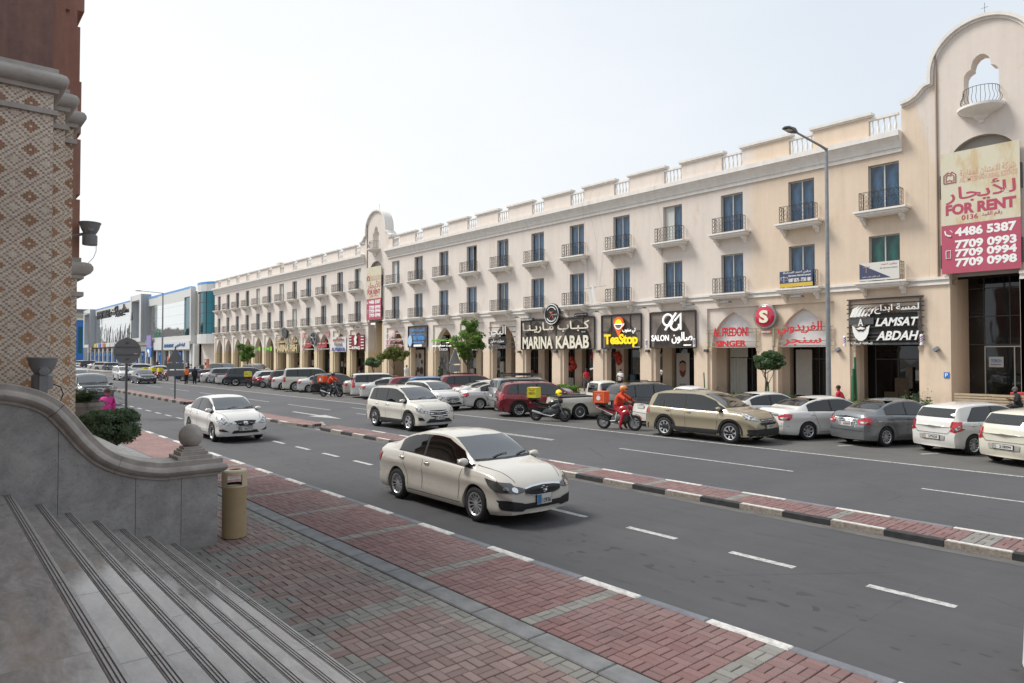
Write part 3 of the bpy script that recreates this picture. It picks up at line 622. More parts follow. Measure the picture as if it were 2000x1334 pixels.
b = MB(); b.tube([(0.02, .12, .08), (.02, .2, .04), (.02, .23, -.06), (.02, .2, -.14), (.02, .1, -.13)], .008, 6); b.tube([(0.05, -.12, .02), (.05, -.4, .06), (.05, -.62, .05)], .007, 6); b.build('cable', BLACK, f1, smooth=True)
b = MB(); b.bbox(-.03, .1, -.82, -.6, -.1, .1, .01); b.build('junction_box', G, f1)
f2, G = floodlight('floodlight', (-14.3, 2.26, 4.9), 'grey floodlight on a wall arm above the round stone moulding, against the sky', 0, .0)
b = MB(); b.tube([(-.05, -.35, .12), (-.05, -.2, .16), (-.05, 0.0, .24), (-.05, .03, .26)], .025, 8); b.lathe([(.001, .14), (.05, .135), (.05, .1)], (0, 0, .28), 'x', 16); b.build('arm', G, f2, smooth=True)
b = MB(); b.tube([(0, .1, 0), (0, .1, -.1), (0, .06, -.22), (0, -.03, -.34), (0, -.1, -.38)], .006, 5); b.build('cable', mat('pale_cable', (.6, .58, .5), .6), f2, smooth=True)

# litter bin
r = root('litter_bin', (-10.66, 3.62, .15), 'tan cylindrical litter bin against the end of the stone stair wall', 'bin'); TAN = mat('tan_plastic', (.4, .3, .17), .45, .1, 3)
b = MB(); b.lathe([(.16, 0), (.172, .01), (.175, .03), (.175, .74), (.178, .75), (.182, .77)], n=36, cap=True); b.build('bin_body', TAN, r, smooth=True)
b = MB(); b.lathe([(.182, .77), (.182, .8)], n=36)
for a0, a1 in ((-.9, 1.1), (2.25, 4.2)): 
    pass
n = 40
for ring, (z0, z1) in enumerate(((.8, .955),)):
    for k in range(n):
        a = 2*pi*k/n
        d = abs(((a-radians(-19)+pi) % (2*pi))-pi); d2 = abs(((a-radians(161)+pi) % (2*pi))-pi)
        if d < .62 or d2 < .62: continue
        a2 = 2*pi*(k+1)/n; b.quad((.182*cos(a), .182*sin(a), z0), (.182*cos(a2), .182*sin(a2), z0), (.182*cos(a2), .182*sin(a2), z1), (.182*cos(a), .182*sin(a), z1))
        b.quad((.17*cos(a), .17*sin(a), z0), (.17*cos(a2), .17*sin(a2), z0), (.17*cos(a2), .17*sin(a2), z1), (.17*cos(a), .17*sin(a), z1))
b.lathe([(.182, .955), (.182, 1.0), (.17, 1.02), (.1, 1.025), (.09, 1.01)], n=40)
b.build('bin_hood', mat('tan_plastic_pale', (.52, .43, .29), .45, .1, 3), r, smooth=True, ang=30)
b = MB(); b.lathe([(.178, .79), (.165, .8), (.16, .76), (.001, .75)], n=24); b.lathe([(.165, .95), (.09, .99), (.001, .995)], n=24); b.build('bin_liner', BLACK, r, smooth=True)
# ------------------------------------------------------------------ arcade building
def shape(polys, depth, y):
    """flat outline(s) in x,z (later ones cut holes), given thickness from y to y+depth; returns verts, faces"""
    c = bpy.data.curves.new('s', 'CURVE'); c.dimensions = '2D'; c.fill_mode = 'BOTH'; c.extrude = depth/2
    for pl in polys:
        s = c.splines.new('POLY'); s.points.add(len(pl)-1); s.use_cyclic_u = True
        for i, p in enumerate(pl): s.points[i].co = (p[0], p[1], 0, 1)
    o = bpy.data.objects.new('s', c); COL.objects.link(o); bpy.context.view_layer.update()
    me = bpy.data.meshes.new_from_object(o.evaluated_get(bpy.context.evaluated_depsgraph_get())); bpy.data.objects.remove(o)
    v = [(p.co.x, y+depth/2-p.co.z, p.co.y) for p in me.vertices]; f = [tuple(p.vertices) for p in me.polygons]; bpy.data.meshes.remove(me); return v, f
def arch_pts(cx, hw, z0, zs, rise, n=12):                   # pointed arch outline, left bottom -> apex -> right bottom
    c = (rise*rise-hw*hw)/(2*hw) if rise > hw else 0.; r = hw+c; pts = [(cx-hw, z0)]; am = math.asin(min(1, rise/r))
    L = [(cx+c-r*cos(am*i/n), zs+r*sin(am*i/n)) for i in range(n+1)]
    return pts+L+[(2*cx-x, z) for x, z in reversed(L[:-1])]+[(cx+hw, z0)]
YF = 40.; GZ = .22; PITCH = 4.665
BAYS = [-14.98-PITCH*k for k in range(12)]; BAYS2 = [-75.1-PITCH*k for k in range(12)]; BAYS3 = [-6.02]
bl = root('arcade_building', (-70, 42, .2), 'long three storey cream and tan arcade building with rows of balconied windows', 'building')
def bb(mb, name, m, **k): return mb.build(name, m, bl, world=True, **k)
def upper(xl, xr, bays, nm):
    b = MB(); T = .34; xs = [xl]+[v for c in sorted(bays) for v in (c-.8, c+.8)]+[xr]
    zs = [(6.9, 7.0), (7.0, 9.56), (9.56, 10.95), (10.95, 13.52), (13.52, 14.2)]
    for i in range(0, len(xs)-1, 2): b.box(xs[i], xs[i+1], YF, YF+T, 6.9, 14.2)
    for i in range(1, len(xs)-1, 2):
        for z0, z1 in ((6.9, 6.99), (9.56, 10.93), (13.52, 14.2)): b.box(xs[i], xs[i+1], YF, YF+T, z0, z1)
    bb(b, 'upper_wall', STUC)
upper(-128.85, -73.125, BAYS2, ''); upper(-68.275, -12.765, BAYS, ''); upper(-7.915, -3.6, BAYS3, '')
ALLB = BAYS+BAYS2+BAYS3
def lower(xl, xr, bays):
    piers = MB(); bs = sorted(bays); hw = PITCH/2-.43
    edges = [xl]+[v for c in bs for v in (c-hw, c+hw)]+[xr]
    for i in range(0, len(edges)-1, 2):
        b = MB(); b.box(edges[i], edges[i+1], YF, YF+.9, GZ-.05, 6.06); bb(b, 'pier', STUC)
    b = MB(); b.box(xl, xr, YF, YF+.9, 6.06, 6.6); b.box(xl, xr, YF, YF+.33, 6.6, 6.9); bb(b, 'frieze', STUC)
    for c in bs:
        a = arch_pts(c, hw-.27, GZ-.05, 3.35, 2.42); pl = [(c-hw, GZ-.05), (c-hw, 6.06), (c+hw, 6.06), (c+hw, GZ-.05)]+list(reversed(a))
        v, f = shape([pl], .55, YF+.13); b = MB(); b.add(v, f); bb(b, 'arch', STUC, fixn=True)
        for s in (-1, 1):
            b = MB(); x = c+s*(hw-.135); b.box(x-.15, x+.15, YF+.09, YF+.7, 3.2, 3.34); b.box(x-.17, x+.17, YF+.07, YF+.72, 3.34, 3.42); bb(b, 'capital', STUC)
    # string course
    b = MB(); b.box(xl, xr, YF-.1, YF-.002, 6.6, 6.72); b.box(xl, xr, YF-.05, YF-.001, 6.72, 6.86); b.box(xl, xr, YF-.16, YF-.003, 6.86, 7.0); bb(b, 'string_course', TRIM)
lower(-128.85, -72.45, BAYS2); lower(-68.95, -12.42+.6, BAYS); lower(-8.86, -3.6, BAYS3)
# cornice
def cornice(xl, xr):
    pr = [(0, 13.96), (-.1, 13.96), (-.1, 14.18), (-.17, 14.2), (-.2, 14.34), (-.28, 14.5), (-.4, 14.64), (-.46, 14.7), (-.46, 14.74), (-.54, 14.76), (-.54, 15.04), (-.1, 15.06), (.3, 14.98), (.3, 14.2), (0, 14.2)]
    x = xl
    while x < xr-.1:
        x2 = min(x+6.2, xr); b = MB(); b.prism([(YF+p[0], p[1]) for p in pr], 'x', x+.004, x2-.004); bb(b, 'cornice_length', TRIM, fixn=True); x = x2
cornice(-129.1, -73.4); cornice(-68.0, -14.0); cornice(-7.1, -3.6)
# parapet and balustrades
bal = MB(); bal.lathe([(.055, 0), (.055, .05), (.035, .08), (.03, .12), (.06, .2), (.085, .34), (.075, .45), (.04, .6), (.032, .72), (.045, .76), (.045, .8), (.03, .84), (.06, .9), (.06, .95)], n=8)
balm = bal.mesh('baluster', [TRIM], True, 60)
def parapet(xl, xr, bays):
    bs = sorted(bays); ed = [xl]+[v for c in bs for v in (c-.76, c+.76)]+[xr]; L = bl.location
    for i in range(0, len(ed)-1, 2):
        if ed[i+1]-ed[i] < .3: continue
        b = MB(); b.box(ed[i], ed[i+1], YF+.05, YF+.3, 14.98, 16.28); bb(b, 'parapet_wall', STUC)
        b = MB(); b.box(ed[i]-.14, ed[i+1]+.14, YF-.03, YF+.38, 16.28, 16.36); b.box(ed[i]-.2, ed[i+1]+.2, YF-.1, YF+.44, 16.36, 16.5); bb(b, 'parapet_cap', TRIM)
    for c in bs:
        b = MB(); b.box(c-.76, c+.76, YF+.07, YF+.29, 14.98, 15.14); bb(b, 'plinth', TRIM); b = MB(); b.box(c-.76, c+.76, YF+.06, YF+.3, 16.08, 16.2); bb(b, 'hand_rail', TRIM)
        for k in range(5): link('baluster', balm, bl, (c-.6+.3*k-L.x, YF+.18-L.y, 15.14-L.z))
parapet(-128.85, -73.6, BAYS2); parapet(-67.7, -14.22, BAYS); parapet(-6.78, -3.6, BAYS3)
# window, balcony, railing prototypes
wf = MB(); wf.box(-.8, -.73, 0, .07, 0, 2.56); wf.box(.73, .8, 0, .07, 0, 2.56); wf.box(-.73, .73, 0, .07, 2.5, 2.56); wf.box(-.73, .73, 0, .07, 0, .06); wf.box(-.035, .035, -.01, .06, .06, 2.5)
wfm = wf.mesh('window', [ALU]); pn = []
for mm in (WIN, WIN2, CURT, WING, DARK):
    q = MB(); q.box(-.347, .347, .02, .035, .06, 2.5); pn.append(q.mesh('pane', [mm]))
sb = MB(); sb.box(-1.18, 1.18, -.58, .0, -.32, -.24); sb.box(-1.26, 1.26, -.66, 0, -.24, -.1); sb.box(-1.36, 1.36, -.76, 0, -.1, .0); sbm = sb.mesh('balcony', [TRIM])
bk = MB(); bk.prism([(-.5, -.325), (-.5, -.42), (-.42, -.5), (-.3, -.52), (-.2, -.6), (-.1, -.72), (0, -.74), (0, -.325)], 'x', -.09, .09); bkm = bk.mesh('bracket', [TRIM])
def railing():
    b = MB(); W_, D = 1.03, .58; r = .012
    def line(p, q, rr=.013): b.tube([p, q], rr, 4)
    for (x0, y0, x1, y1) in ((-W_, -D, W_, -D), (-W_, -D, -W_, 0), (W_, -D, W_, 0)):
        for z in (.06, 1.0): line((x0, y0, z), (x1, y1, z), .016)
        Ln = sqrt((x1-x0)**2+(y1-y0)**2); n = max(2, int(round(Ln/.26)))
        for k in range(n+1):
            t = k/n; line((x0+(x1-x0)*t, y0+(y1-y0)*t, 0.0), (x0+(x1-x0)*t, y0+(y1-y0)*t, 1.0))
        for k in range(n):
            for zc, rr in ((.87, .105), (.62, .12), (.36, .12), (.16, .08)):
                tc_ = (k+.5)/n; ux_, uy_ = (x1-x0)/Ln, (y1-y0)/Ln; cx, cy = x0+(x1-x0)*tc_, y0+(y1-y0)*tc_
                b.tube([(cx+ux_*rr*cos(a), cy+uy_*rr*cos(a), zc+rr*sin(a)) for a in np.linspace(0, 2*pi, 9)], .009, 3, cap=False)
    return b.mesh('railing', [IRON])
rlm = railing(); L = bl.location; rr = random.Random(4)
for bi, c in enumerate(ALLB):
    for fl, z in ((0, 7.0), (1, 10.95)):
        w = link('window', wfm, bl, (c-L.x, YF+.2-L.y, z-L.z)); pair = []
        for s in (-1, 1):
            k = rr.choice((0, 0, 0, 0, 1) if c < -30 else (0,)) if c > -60 else rr.choice((0, 1, 1, 1))
            if (bi, fl, s) == (3, 1, -1): k = 2
            if (bi, fl) == (0, 0): k = 3
            if (bi, fl, s) == (8, 1, 1): k = 4
            if c < -60 and rr.random() < .15: k = 2
            link('pane', pn[k], w, (s*.383, 0, 0))
        ba = link('balcony', sbm, bl, (c-L.x, YF-L.y, z-.03-L.z))
        for s in (-1, 1): link('bracket', bkm, ba, (s*1.0, 0, 0))
        link('railing', rlm, ba, (0, -.1, 0))
# room darkness behind, roof
b = MB(); b.box(-128.8, -3.7, YF+.36, YF+.4, 6.95, 14.2); b.box(-128.8, -3.7, YF+.4, 52, 14.2, 14.6); bb(b, 'floor_and_roof', mat('roof_screed', (.4, .37, .33), .9))
b = MB(); b.box(-128.85, -128.5, YF+.9, 56, .1, 14.9); b.box(-3.95, -3.6, YF+.9, 52, .1, 14.9); bb(b, 'side_wall', STUC)
b = MB(); [b.box(p, q, YF+.9, YF+3.7, 6.06, 6.2) for p, q in ((-128.8, -72.5), (-68.9, -12.1), (-8.5, -3.7))]; bb(b, 'arcade_ceiling', STUCT)
# inner wall of the arcade: pilasters and dark shopfronts
YI = YF+3.4
for grp in (BAYS, BAYS2, BAYS3):
    ms = sorted(set([c-PITCH/2 for c in grp]+[c+PITCH/2 for c in grp]))
    prev = None
    for x in ms:
        if prev is not None and x-prev < 1: continue
        b = MB(); b.box(x-.85, x-.02, YI-.35, YI+.2, GZ, 6.06); bb(b, 'inner_pilaster', STUCT); prev = x
    for c in grp:
        hw = PITCH/2-.5
        b = MB(); b.box(c-hw, c+hw, YI, YI+.05, GZ+.1, 5.2); g_ = bb(b, 'shopfront', SHOP)
        b = MB()
        for x in (c-hw+.03, c-hw*.3, c+hw*.35, c+hw-.03): b.box(x-.025, x+.025, YI-.04, YI-.001, GZ+.1, 5.2)
        for z in (GZ+.13, 2.7, 5.15): b.box(c-hw+.06, c+hw-.06, YI-.035, YI-.002, z-.025, z+.025)
        b.build('mullions', STEELD, g_, world=True); b = MB(); b.box(c-hw, c+hw, YI-.02, YI+.1, 5.2, 6.06); bb(b, 'transom_wall', STUCT)
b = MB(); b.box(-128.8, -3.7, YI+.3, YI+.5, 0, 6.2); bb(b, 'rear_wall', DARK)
# towers with curved gable
for xa, xb in ((-74.4, -73.125), (-68.275, -66.99), (-14.05, -12.765), (-7.915, -6.63)):
    b = MB(); b.box(xa, xb, YF, YF+.34, 14.2, 14.98); bb(b, 'gable_foot', STUC)
def tower(cx, plain):
    gz = [(-3.7, 14.98), (-3.7, 16.55), (-3.3, 16.62), (-2.95, 16.8), (-2.7, 17.08), (-2.55, 17.2), (-2.3, 17.22), (-2.3, 17.7)]
    arc = [(2.3*cos(a)*-1, 17.7+2.22*sin(a)) for a in np.linspace(0, pi/2, 14)][1:]
    left = gz+[(x, z) for x, z in arc]; out = left+[(-x, z) for x, z in reversed(left[:-1])]
    outl = [(-2.4, 14.98), (-2.4, 6.9), (-1.5, 6.9)]
    aw = 1.47; ar = [(-aw, 6.9)]+[(-aw*cos(a), 12.7+1.28*sin(a)) for a in np.linspace(0, pi, 20)]+[(aw, 6.9)]
    full = [(-2.42, 6.9)]+[(-2.42, 14.98)]+out+[(2.42, 14.98), (2.42, 6.9)]+list(reversed(ar))
    tr = [(-.75, 15.45), (-.75, 16.95), (-.72, 17.15), (-.62, 17.3), (-.48, 17.38), (-.42, 17.4), (-.42, 17.55), (-.34, 17.82), (-.18, 18.0), (0, 18.06)]
    hole = tr+[(-x, z) for x, z in reversed(tr[:-1])]
    v, f = shape([[(cx+x, z) for x, z in full], [(cx+x, z) for x, z in hole]], .8, YF); b = MB(); b.add(v, f); bb(b, 'gable_wall', STUC, fixn=True)
    # coping that follows the gable
    def off(pl, d):
        o = []
        for i, (x, z) in enumerate(pl):
            a = pl[max(i-1, 0)]; c = pl[min(i+1, len(pl)-1)]; t = Vector((c[0]-a[0], c[1]-a[1])).normalized(); o.append((x-t.y*d, z+t.x*d))
        return o
    cl = out[1:-1]
    for d0, d1, ya, yb in ((-.2, -.08, YF-.07, YF-.001), (-.08, .09, YF-.2, YF+.95)):
        A, B_ = off(cl, d0), off(cl, d1); rows = []
        for i in range(len(cl)): rows.append([(cx+A[i][0], ya, A[i][1]), (cx+B_[i][0], ya, B_[i][1]), (cx+B_[i][0], yb, B_[i][1]), (cx+A[i][0], yb, A[i][1])])
        b = MB(); b.grid(rows, 0, True); b.f += [(0, 1, 2, 3), tuple(len(b.v)-4+i for i in (3, 2, 1, 0))]; b.m += [0, 0]; bb(b, 'gable_coping', TRIM, fixn=True)
    # semicircular balconette with curved cage
    b = MB(); yc = YF
    def half(prof, n=20): b.lathe([(r, z) for r, z in prof], (cx, yc, 0), 'z', n, 0, pi, 2*pi)
    half([(.001, 14.55), (.1, 14.56), (.13, 14.62), (.12, 14.68), (.2, 14.75), (.3, 14.82), (.34, 14.9), (.6, 15.0), (.85, 15.1), (.95, 15.2), (1.02, 15.24), (1.02, 15.36), (.001, 15.37)]); bo = bb(b, 'balconette', TRIM, smooth=True)
    b = MB(); rp = [(.72, 15.37), (.78, 15.5), (.88, 15.62), (.88, 15.75), (.78, 15.95), (.76, 16.25)]
    for a in np.linspace(pi, 2*pi, 15): b.tube([(cx+r*cos(a), yc+r*sin(a), z) for r, z in rp], .012, 4)
    for r, z in ((.76, 16.25), (.73, 15.42)): b.tube([(cx+r*cos(a), yc+r*sin(a), z) for a in np.linspace(pi, 2*pi, 17)], .016, 4)
    b.build('railing', IRON, bo, world=True)
    b = MB(); b.tube([(cx+.1, YF+.4, 19.95), (cx+.1, YF+.4, 20.75)], .012, 4); b.tube([(cx-.05, YF+.4, 20.5), (cx+.25, YF+.4, 20.5)], .01, 4); bb(b, 'lightning_rod', STEELD)
    # passage
    for s in (-1, 1):
        b = MB(); x0, x1 = sorted((cx+s*1.7, cx+s*1.47)); b.box(x0, x1, YF+.9, YF+3.4, .2, 13.9); b.box(x0, x1, YF, YF+.9, .2, 6.6) if s > 0 else None; bb(b, 'passage_wall', STUCT if s < 0 else STUCT)
    b = MB(); b.box(cx-1.47, cx+1.47, YF+2.9, YF+2.95, .25, 12.5); gl = bb(b, 'passage_glazing', SHOP)
    b = MB()
    for z in (3.5, 5.0, 6.5): b.box(cx-1.46, cx+1.46, YF+2.86, YF+2.899, z-.02, z+.02)
    for x in (-.75, .4): b.box(cx+x-.02, cx+x+.02, YF+2.85, YF+2.898, 3.52, 12)
    b.build('glazing_bars', STEELD, gl, world=True)
    b = MB(); b.box(cx-.75, cx-.7, YF+2.83, YF+2.88, .3, 3.42); b.box(cx-.7, cx+1.4, YF+2.83, YF+2.88, 3.36, 3.42); b.box(cx+.55, cx+.6, YF+2.82, YF+2.88, .3, 3.36); b.build('door_frame', ALU, gl, world=True)
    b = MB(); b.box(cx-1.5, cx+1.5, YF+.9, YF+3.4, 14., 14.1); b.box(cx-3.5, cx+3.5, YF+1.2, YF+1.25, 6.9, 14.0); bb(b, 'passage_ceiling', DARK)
    b = MB(); b.tube([(cx-2.0, YF-.05, 19.0), (cx-2.0, YF-.05, 7.0)], .05, 6); bb(b, 'downpipe', mat('downpipe_paint', (.36, .27, .2), .7))
tower(-10.34, 0); tower(-70.7, 1)
# roof rooms far left
rf = root('roof_room', (-120, 46, 14.6), 'small tan stair head standing on the roof at the far end of the arcade building', 'roof structure')
b = MB(); b.box(-117, -107.5, 45, 50, 14.6, 17.4); b.box(-117.2, -107.3, 44.8, 50.2, 17.4, 17.6); b.box(-113.4, -112.2, 45.2, 46.4, 17.6, 18.6); b.build('stair_head_wall', STUCT, rf, world=True)
b = MB(); b.box(-120.0, -118.4, 45, 46, 14.6, 18.2); b.build('tank_wall', TRIM, rf, world=True)

# ------------------------------------------------------------------ shop signs
def sign(name, cx, label, cat='sign', grp='shop signs on the arcade', z=3.6): return root(name, (cx, YF-.15, z), label, cat, grp)
FRM = mat('sign_frame', (.05, .045, .045), .5); MESHP = mat('sign_mesh_panel', (.2, .165, .142), .6, .1, 4); OLIVE = mat('olive_rail', (.3, .28, .18), .6)
def rails(r, x0, x1, zs, m, vert=(), y=YF-.14, th=.035):
    b = MB()
    for z in zs: b.box(x0, x1, y, y+.05, z-th, z+th)
    b.build('rail', m, r, world=True)
    if vert:
        b = MB()
        for x in vert: b.box(x-.04, x+.04, y-.04, y-.001, min(zs), max(zs))
        b.build('upright', m, r, world=True)
YS = YF-.22
def T(r, s, x0, x1, z0, z1, m, bold=.0, y=YS, **k): return text(arabic(s) if any(ord(c) > 0x600 for c in s) else s, x0, x1, z0, z1, y, m, r, bold, **k)
def plate(r, name, x0, x1, z0, z1, m, y=YF-.12, d=.06):
    b = MB(); b.box(x0, x1, y, y+d, z0, z1); return b.build(name, m, r, world=True)
def poly(r, name, pts, m, y=YS, d=.05, holes=()):
    v, f = shape([pts]+list(holes), d, y-d); b = MB(); b.add(v, f); return b.build(name, m, r, world=True)
def ell(cx, cz, a, c, n=32): return [(cx+a*cos(2*pi*i/n), cz+c*sin(2*pi*i/n)) for i in range(n)]
# LAMSAT ABDAH
c = BAYS[0]; r = sign('shop_sign', c, 'dark slatted barber sign reading LAMSAT ABDAH with a white bearded head')
x0, x1 = c-1.98, c+1.98
rails(r, x0, x1, [6.06, 5.78, 5.55, 5.3, 4.95, 4.5, 4.15, 3.95, 3.75], FRM, (x0+.15, x1-.15))
plate(r, 'lower_panel', x0+.15, x1-.15, 3.5, 3.62, STEELD, YF-.13); plate(r, 'back_panel', x0+1.2, x1-.35, 3.64, 5.25, mat('black_sheet', (.012, .012, .012), .5), YF-.05, .03)
T(r, 'لمسة ابداع', c-.45, x1-.2, 5.2, 5.72, WHITE, .02); T(r, 'LAMSAT', c-.42, x1-.22, 4.52, 4.98, WHITE, .03, shear=.3); T(r, 'ABDAH', c-.38, x1-.22, 3.75, 4.25, WHITE, .03, shear=.3); T(r, 'للحلاقة الرجالية', x0+.25, x0+1.4, 3.5, 3.68, WHITE, .01)
hx, hz = x0+.8, 4.55
poly(r, 'beard', [(hx-.46, hz+.05), (hx-.42, hz-.3), (hx-.3, hz-.62), (hx-.12, hz-.8), (hx+.08, hz-.82), (hx+.27, hz-.68), (hx+.4, hz-.4), (hx+.47, hz+.05), (hx+.25, hz-.12), (hx, hz-.02), (hx-.25, hz-.12)], WHITE)
poly(r, 'moustache', [(hx-.3, hz-.1), (hx-.1, hz-.2), (hx, hz-.16), (hx+.1, hz-.2), (hx+.3, hz-.1), (hx+.12, hz-.3), (hx, hz-.26), (hx-.12, hz-.3)], BLACK, YS-.03)
plate(r, 'glasses_band', hx-.66, hx+.66, hz+.1, hz+.48, STEELD, YF-.21); T(r, 'A', hx-.14, hx+.14, hz+.02, hz+.42, WHITE, .02, YS-.04)
for k in range(6): poly(r, 'hair_lock', [(hx-.6+.19*k, hz+.52+.02*k), (hx-.42+.2*k, hz+.98-.012*k*k), (hx-.05+.16*k, hz+1.15-.03*k), (hx-.25+.17*k, hz+.92), (hx-.42+.18*k, hz+.53)], WHITE)
# AL FREDONI, two bays and a round S sign
for i, c in enumerate((BAYS[1], BAYS[2])):
    r = sign('shop_sign', c, ['red Arabic shop lettering on a white arch panel, right of the round red sign', 'red AL FREDONI SINGER lettering on a white arch panel'][i])
    hw = PITCH/2-.43-.29; a = arch_pts(c, hw, 3.44, 3.5, 2.28); poly(r, 'arch_panel', a, mat('white_panel', (.7, .7, .7), .4, .08, 2), YF+.5, .06)
    rails(r, c-1.9, c+1.9, [4.62, 4.4, 3.8, 3.5], OLIVE, (c-1.75, c+1.75), th=.022)
    if i: T(r, 'AL FREDONI', c-1.3, c+1.25, 4.15, 4.75, REDL, .015); T(r, 'SINGER', c-1.1, c+1.1, 3.5, 3.9, REDL, .03)
    else: T(r, 'الفريدوني', c-1.45, c+1.3, 4.1, 4.95, REDL, .03); T(r, 'سنجر', c-1.1, c+1.25, 3.5, 4.0, REDL, .03)
cx = (BAYS[1]+BAYS[2])/2+.05
r = sign('round_sign', cx, 'round glossy red sign with a cream letter S between two red lettered arches'); v0 = MB()
b = MB(); b.lathe([(.001, -.16), (.72, -.16), (.77, -.12), (.77, .0)], (cx, YF-.08, 5.35), 'y', 40); b.build('rim', STEEL, r, world=True, smooth=True, fixn=True); b = MB(); b.lathe([(.001, -.26), (.35, -.25), (.6, -.2), (.66, -.165)], (cx, YF-.08, 5.35), 'y', 40); b.build('disc', mat('red_gloss', (.5, .01, .04), .12, coat=1), r, world=True, smooth=True, fixn=True)
T(r, 'S', cx-.3, cx+.3, 4.95, 5.75, CREAM, .04, YF-.36); plate(r, 'small_plate', cx-.35, cx+.35, 4.32, 4.48, mat('rose_plate', (.55, .2, .18), .6)); T(r, 'SINGER', cx-.3, cx+.3, 4.35, 4.45, WHITE, .02, YF-.13, depth=.02)
# SALON 961
def framed(c, lab, zt=6.02, zb=3.45, wd=1.95, name='shop_sign'):
    r = sign(name, c, lab); hw = wd
    plate(r, 'mesh_panel', c-hw+.05, c+hw-.05, zb+.05, zt-.05, MESHP, YF-.06, .03)
    b = MB(); b.box(c-hw, c+hw, YF-.16, YF-.02, zt-.06, zt); b.box(c-hw, c+hw, YF-.16, YF-.02, zb, zb+.06); b.box(c-hw, c-hw+.06, YF-.16, YF-.02, zb+.06, zt-.06); b.box(c+hw-.06, c+hw, YF-.16, YF-.02, zb+.06, zt-.06); b.build('frame', FRM, r, world=True); return r
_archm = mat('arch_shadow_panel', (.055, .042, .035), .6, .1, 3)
def archback(r, c): poly(r, 'arch_shade_sheet', arch_pts(c, 1.6, 3.52, 3.6, 2.2), _archm, YF-.064, .02)  # dark sheet paints the shaded arch opening seen through the mesh
c = BAYS[3]; r = framed(c, 'framed salon sign with a large white 961 and the words SALON'); archback(r, c)
b = MB()
def stroke(pts, w=.075): b.tube([(c+p[0], YS, p[1]) for p in pts], w, 6)
stroke([(-.05+.42*cos(a)-.22, 5.42+.4*sin(a)) for a in np.linspace(.35, 5.0, 18)]); stroke([(.42, 5.9), (-.5, 4.72)]); stroke([(.15, 5.35), (.02, 5.1)]+[(.32+.34*cos(a), 5.02+.32*sin(a)) for a in np.linspace(pi, 2*pi+.3, 12)]); stroke([(.3, 5.35), (.8, 5.85), (.8, 4.7)]); b.build('numerals', LWHITE, r, world=True)
T(r, 'SALON', c-1.7, c-.2, 3.95, 4.38, LWHITE, .01); T(r, 'صالون', c+.05, c+1.75, 3.75, 4.55, LWHITE, .015); T(r, 'BARBER SHOP', c+1.05, c+1.65, 3.6, 3.68, LWHITE, .01)
# TeaStop
c = BAYS[4]; r = framed(c, 'framed sign with yellow TeaStop letters and an orange map pin holding a cup'); archback(r, c)
rails(r, c-1.9, c+1.9, [4.75], FRM, (), YF-.1); b = MB(); [b.box(c+x-.03, c+x+.03, YF-.13, YF-.08, 4.8, 5.95) for x in (-.95, .9)]; b.build('upright', FRM, r, world=True)
T(r, 'TeaStop', c-1.55, c+1.7, 3.55, 4.55, YEL, .035, spacing=.95); T(r, 'تي ستوب', c+.25, c+1.5, 4.55, 4.95, LWHITE, .01)
pc = [(c-.1+.5*cos(a), 5.35+.5*sin(a)) for a in np.linspace(-.35, pi+.35, 18)]; poly(r, 'map_pin', pc+[(c-.1, 4.35)], mat('pin_orange', (.75, .12, .02), .4, emit=.2), YS)
poly(r, 'pin_disc', ell(c-.07, 5.3, .36, .38), MESHP, YS-.055, .01); poly(r, 'sun_disc', [(c-.07+.34*cos(a), 5.3+.36*sin(a)) for a in np.linspace(0, pi, 14)], YEL, YS-.07, .01)
b = MB(); b.tube([(c-.07+.36*cos(a), YS-.09, 5.27+.36*sin(a)) for a in np.linspace(pi, 2*pi, 12)]+[(c-.43, YS-.09, 5.27)], .035, 5); b.tube([(c+.29, YS-.09, 5.27), (c+.5, YS-.09, 5.3), (c+.35, YS-.09, 5.1)], .03, 5); b.build('cup_outline', LWHITE, r, world=True)
plate(r, 'left_plate', c-2.0, c-1.2, 3.3, 3.4, BLACK, YF-.2); T(r, '44451278', c-1.95, c-1.3, 3.31, 3.38, WHITE, .01, YF-.21, depth=.01); T(r, '77451278', c+1.3, c+1.9, 3.5, 3.58, WHITE, .01)
# MARINA KABAB
c = (BAYS[5]+BAYS[6])/2; r = framed(c, 'wide framed sign reading MARINA KABAB in cream letters with a black round emblem above', 5.98, 3.42, 4.35)
for q in (BAYS[5], BAYS[6]): archback(r, q)
b = MB(); [b.box(c+x-.03, c+x+.03, YF-.13, YF-.08, 3.5, 5.92) for x in (-3.1, 0, 3.1)]; b.build('upright', FRM, r, world=True)
T(r, 'MARINA', c-4.0, c-.25, 3.5, 4.55, CREAM, .028, spacing=1.02); T(r, 'KABAB', c+.15, c+3.85, 3.5, 4.55, CREAM, .028, spacing=1.02)
T(r, 'كـبـاب مـاريـنـا', c-4.0, c+3.9, 4.85, 5.75, CREAM, .025)
for (s, xa, xb, z) in (('RESTAURANT', c-4.2, c-2.6, 5.92), ('مطعم', c+2.3, c+3.7, 6.05), ('PLUS', c+3.0, c+3.6, 4.72), ('بلس', c-4.1, c-3.5, 4.72)):
    h_ = .26 if z > 5 else .18; plate(r, 'name_plate', xa, xb, z, z+h_, BLACK, YF-.26, .06); T(r, s, xa+.1, xb-.1, z+.05, z+h_-.05, WHITE, .01, YF-.27, depth=.02)
b = MB(); b.lathe([(.001, -.1), (.88, -.1), (.92, -.05), (.92, .05)], (c-.2, YF-.3, 6.35), 'y', 40); b.build('round_emblem', BLACK, r, world=True, smooth=True, fixn=True)
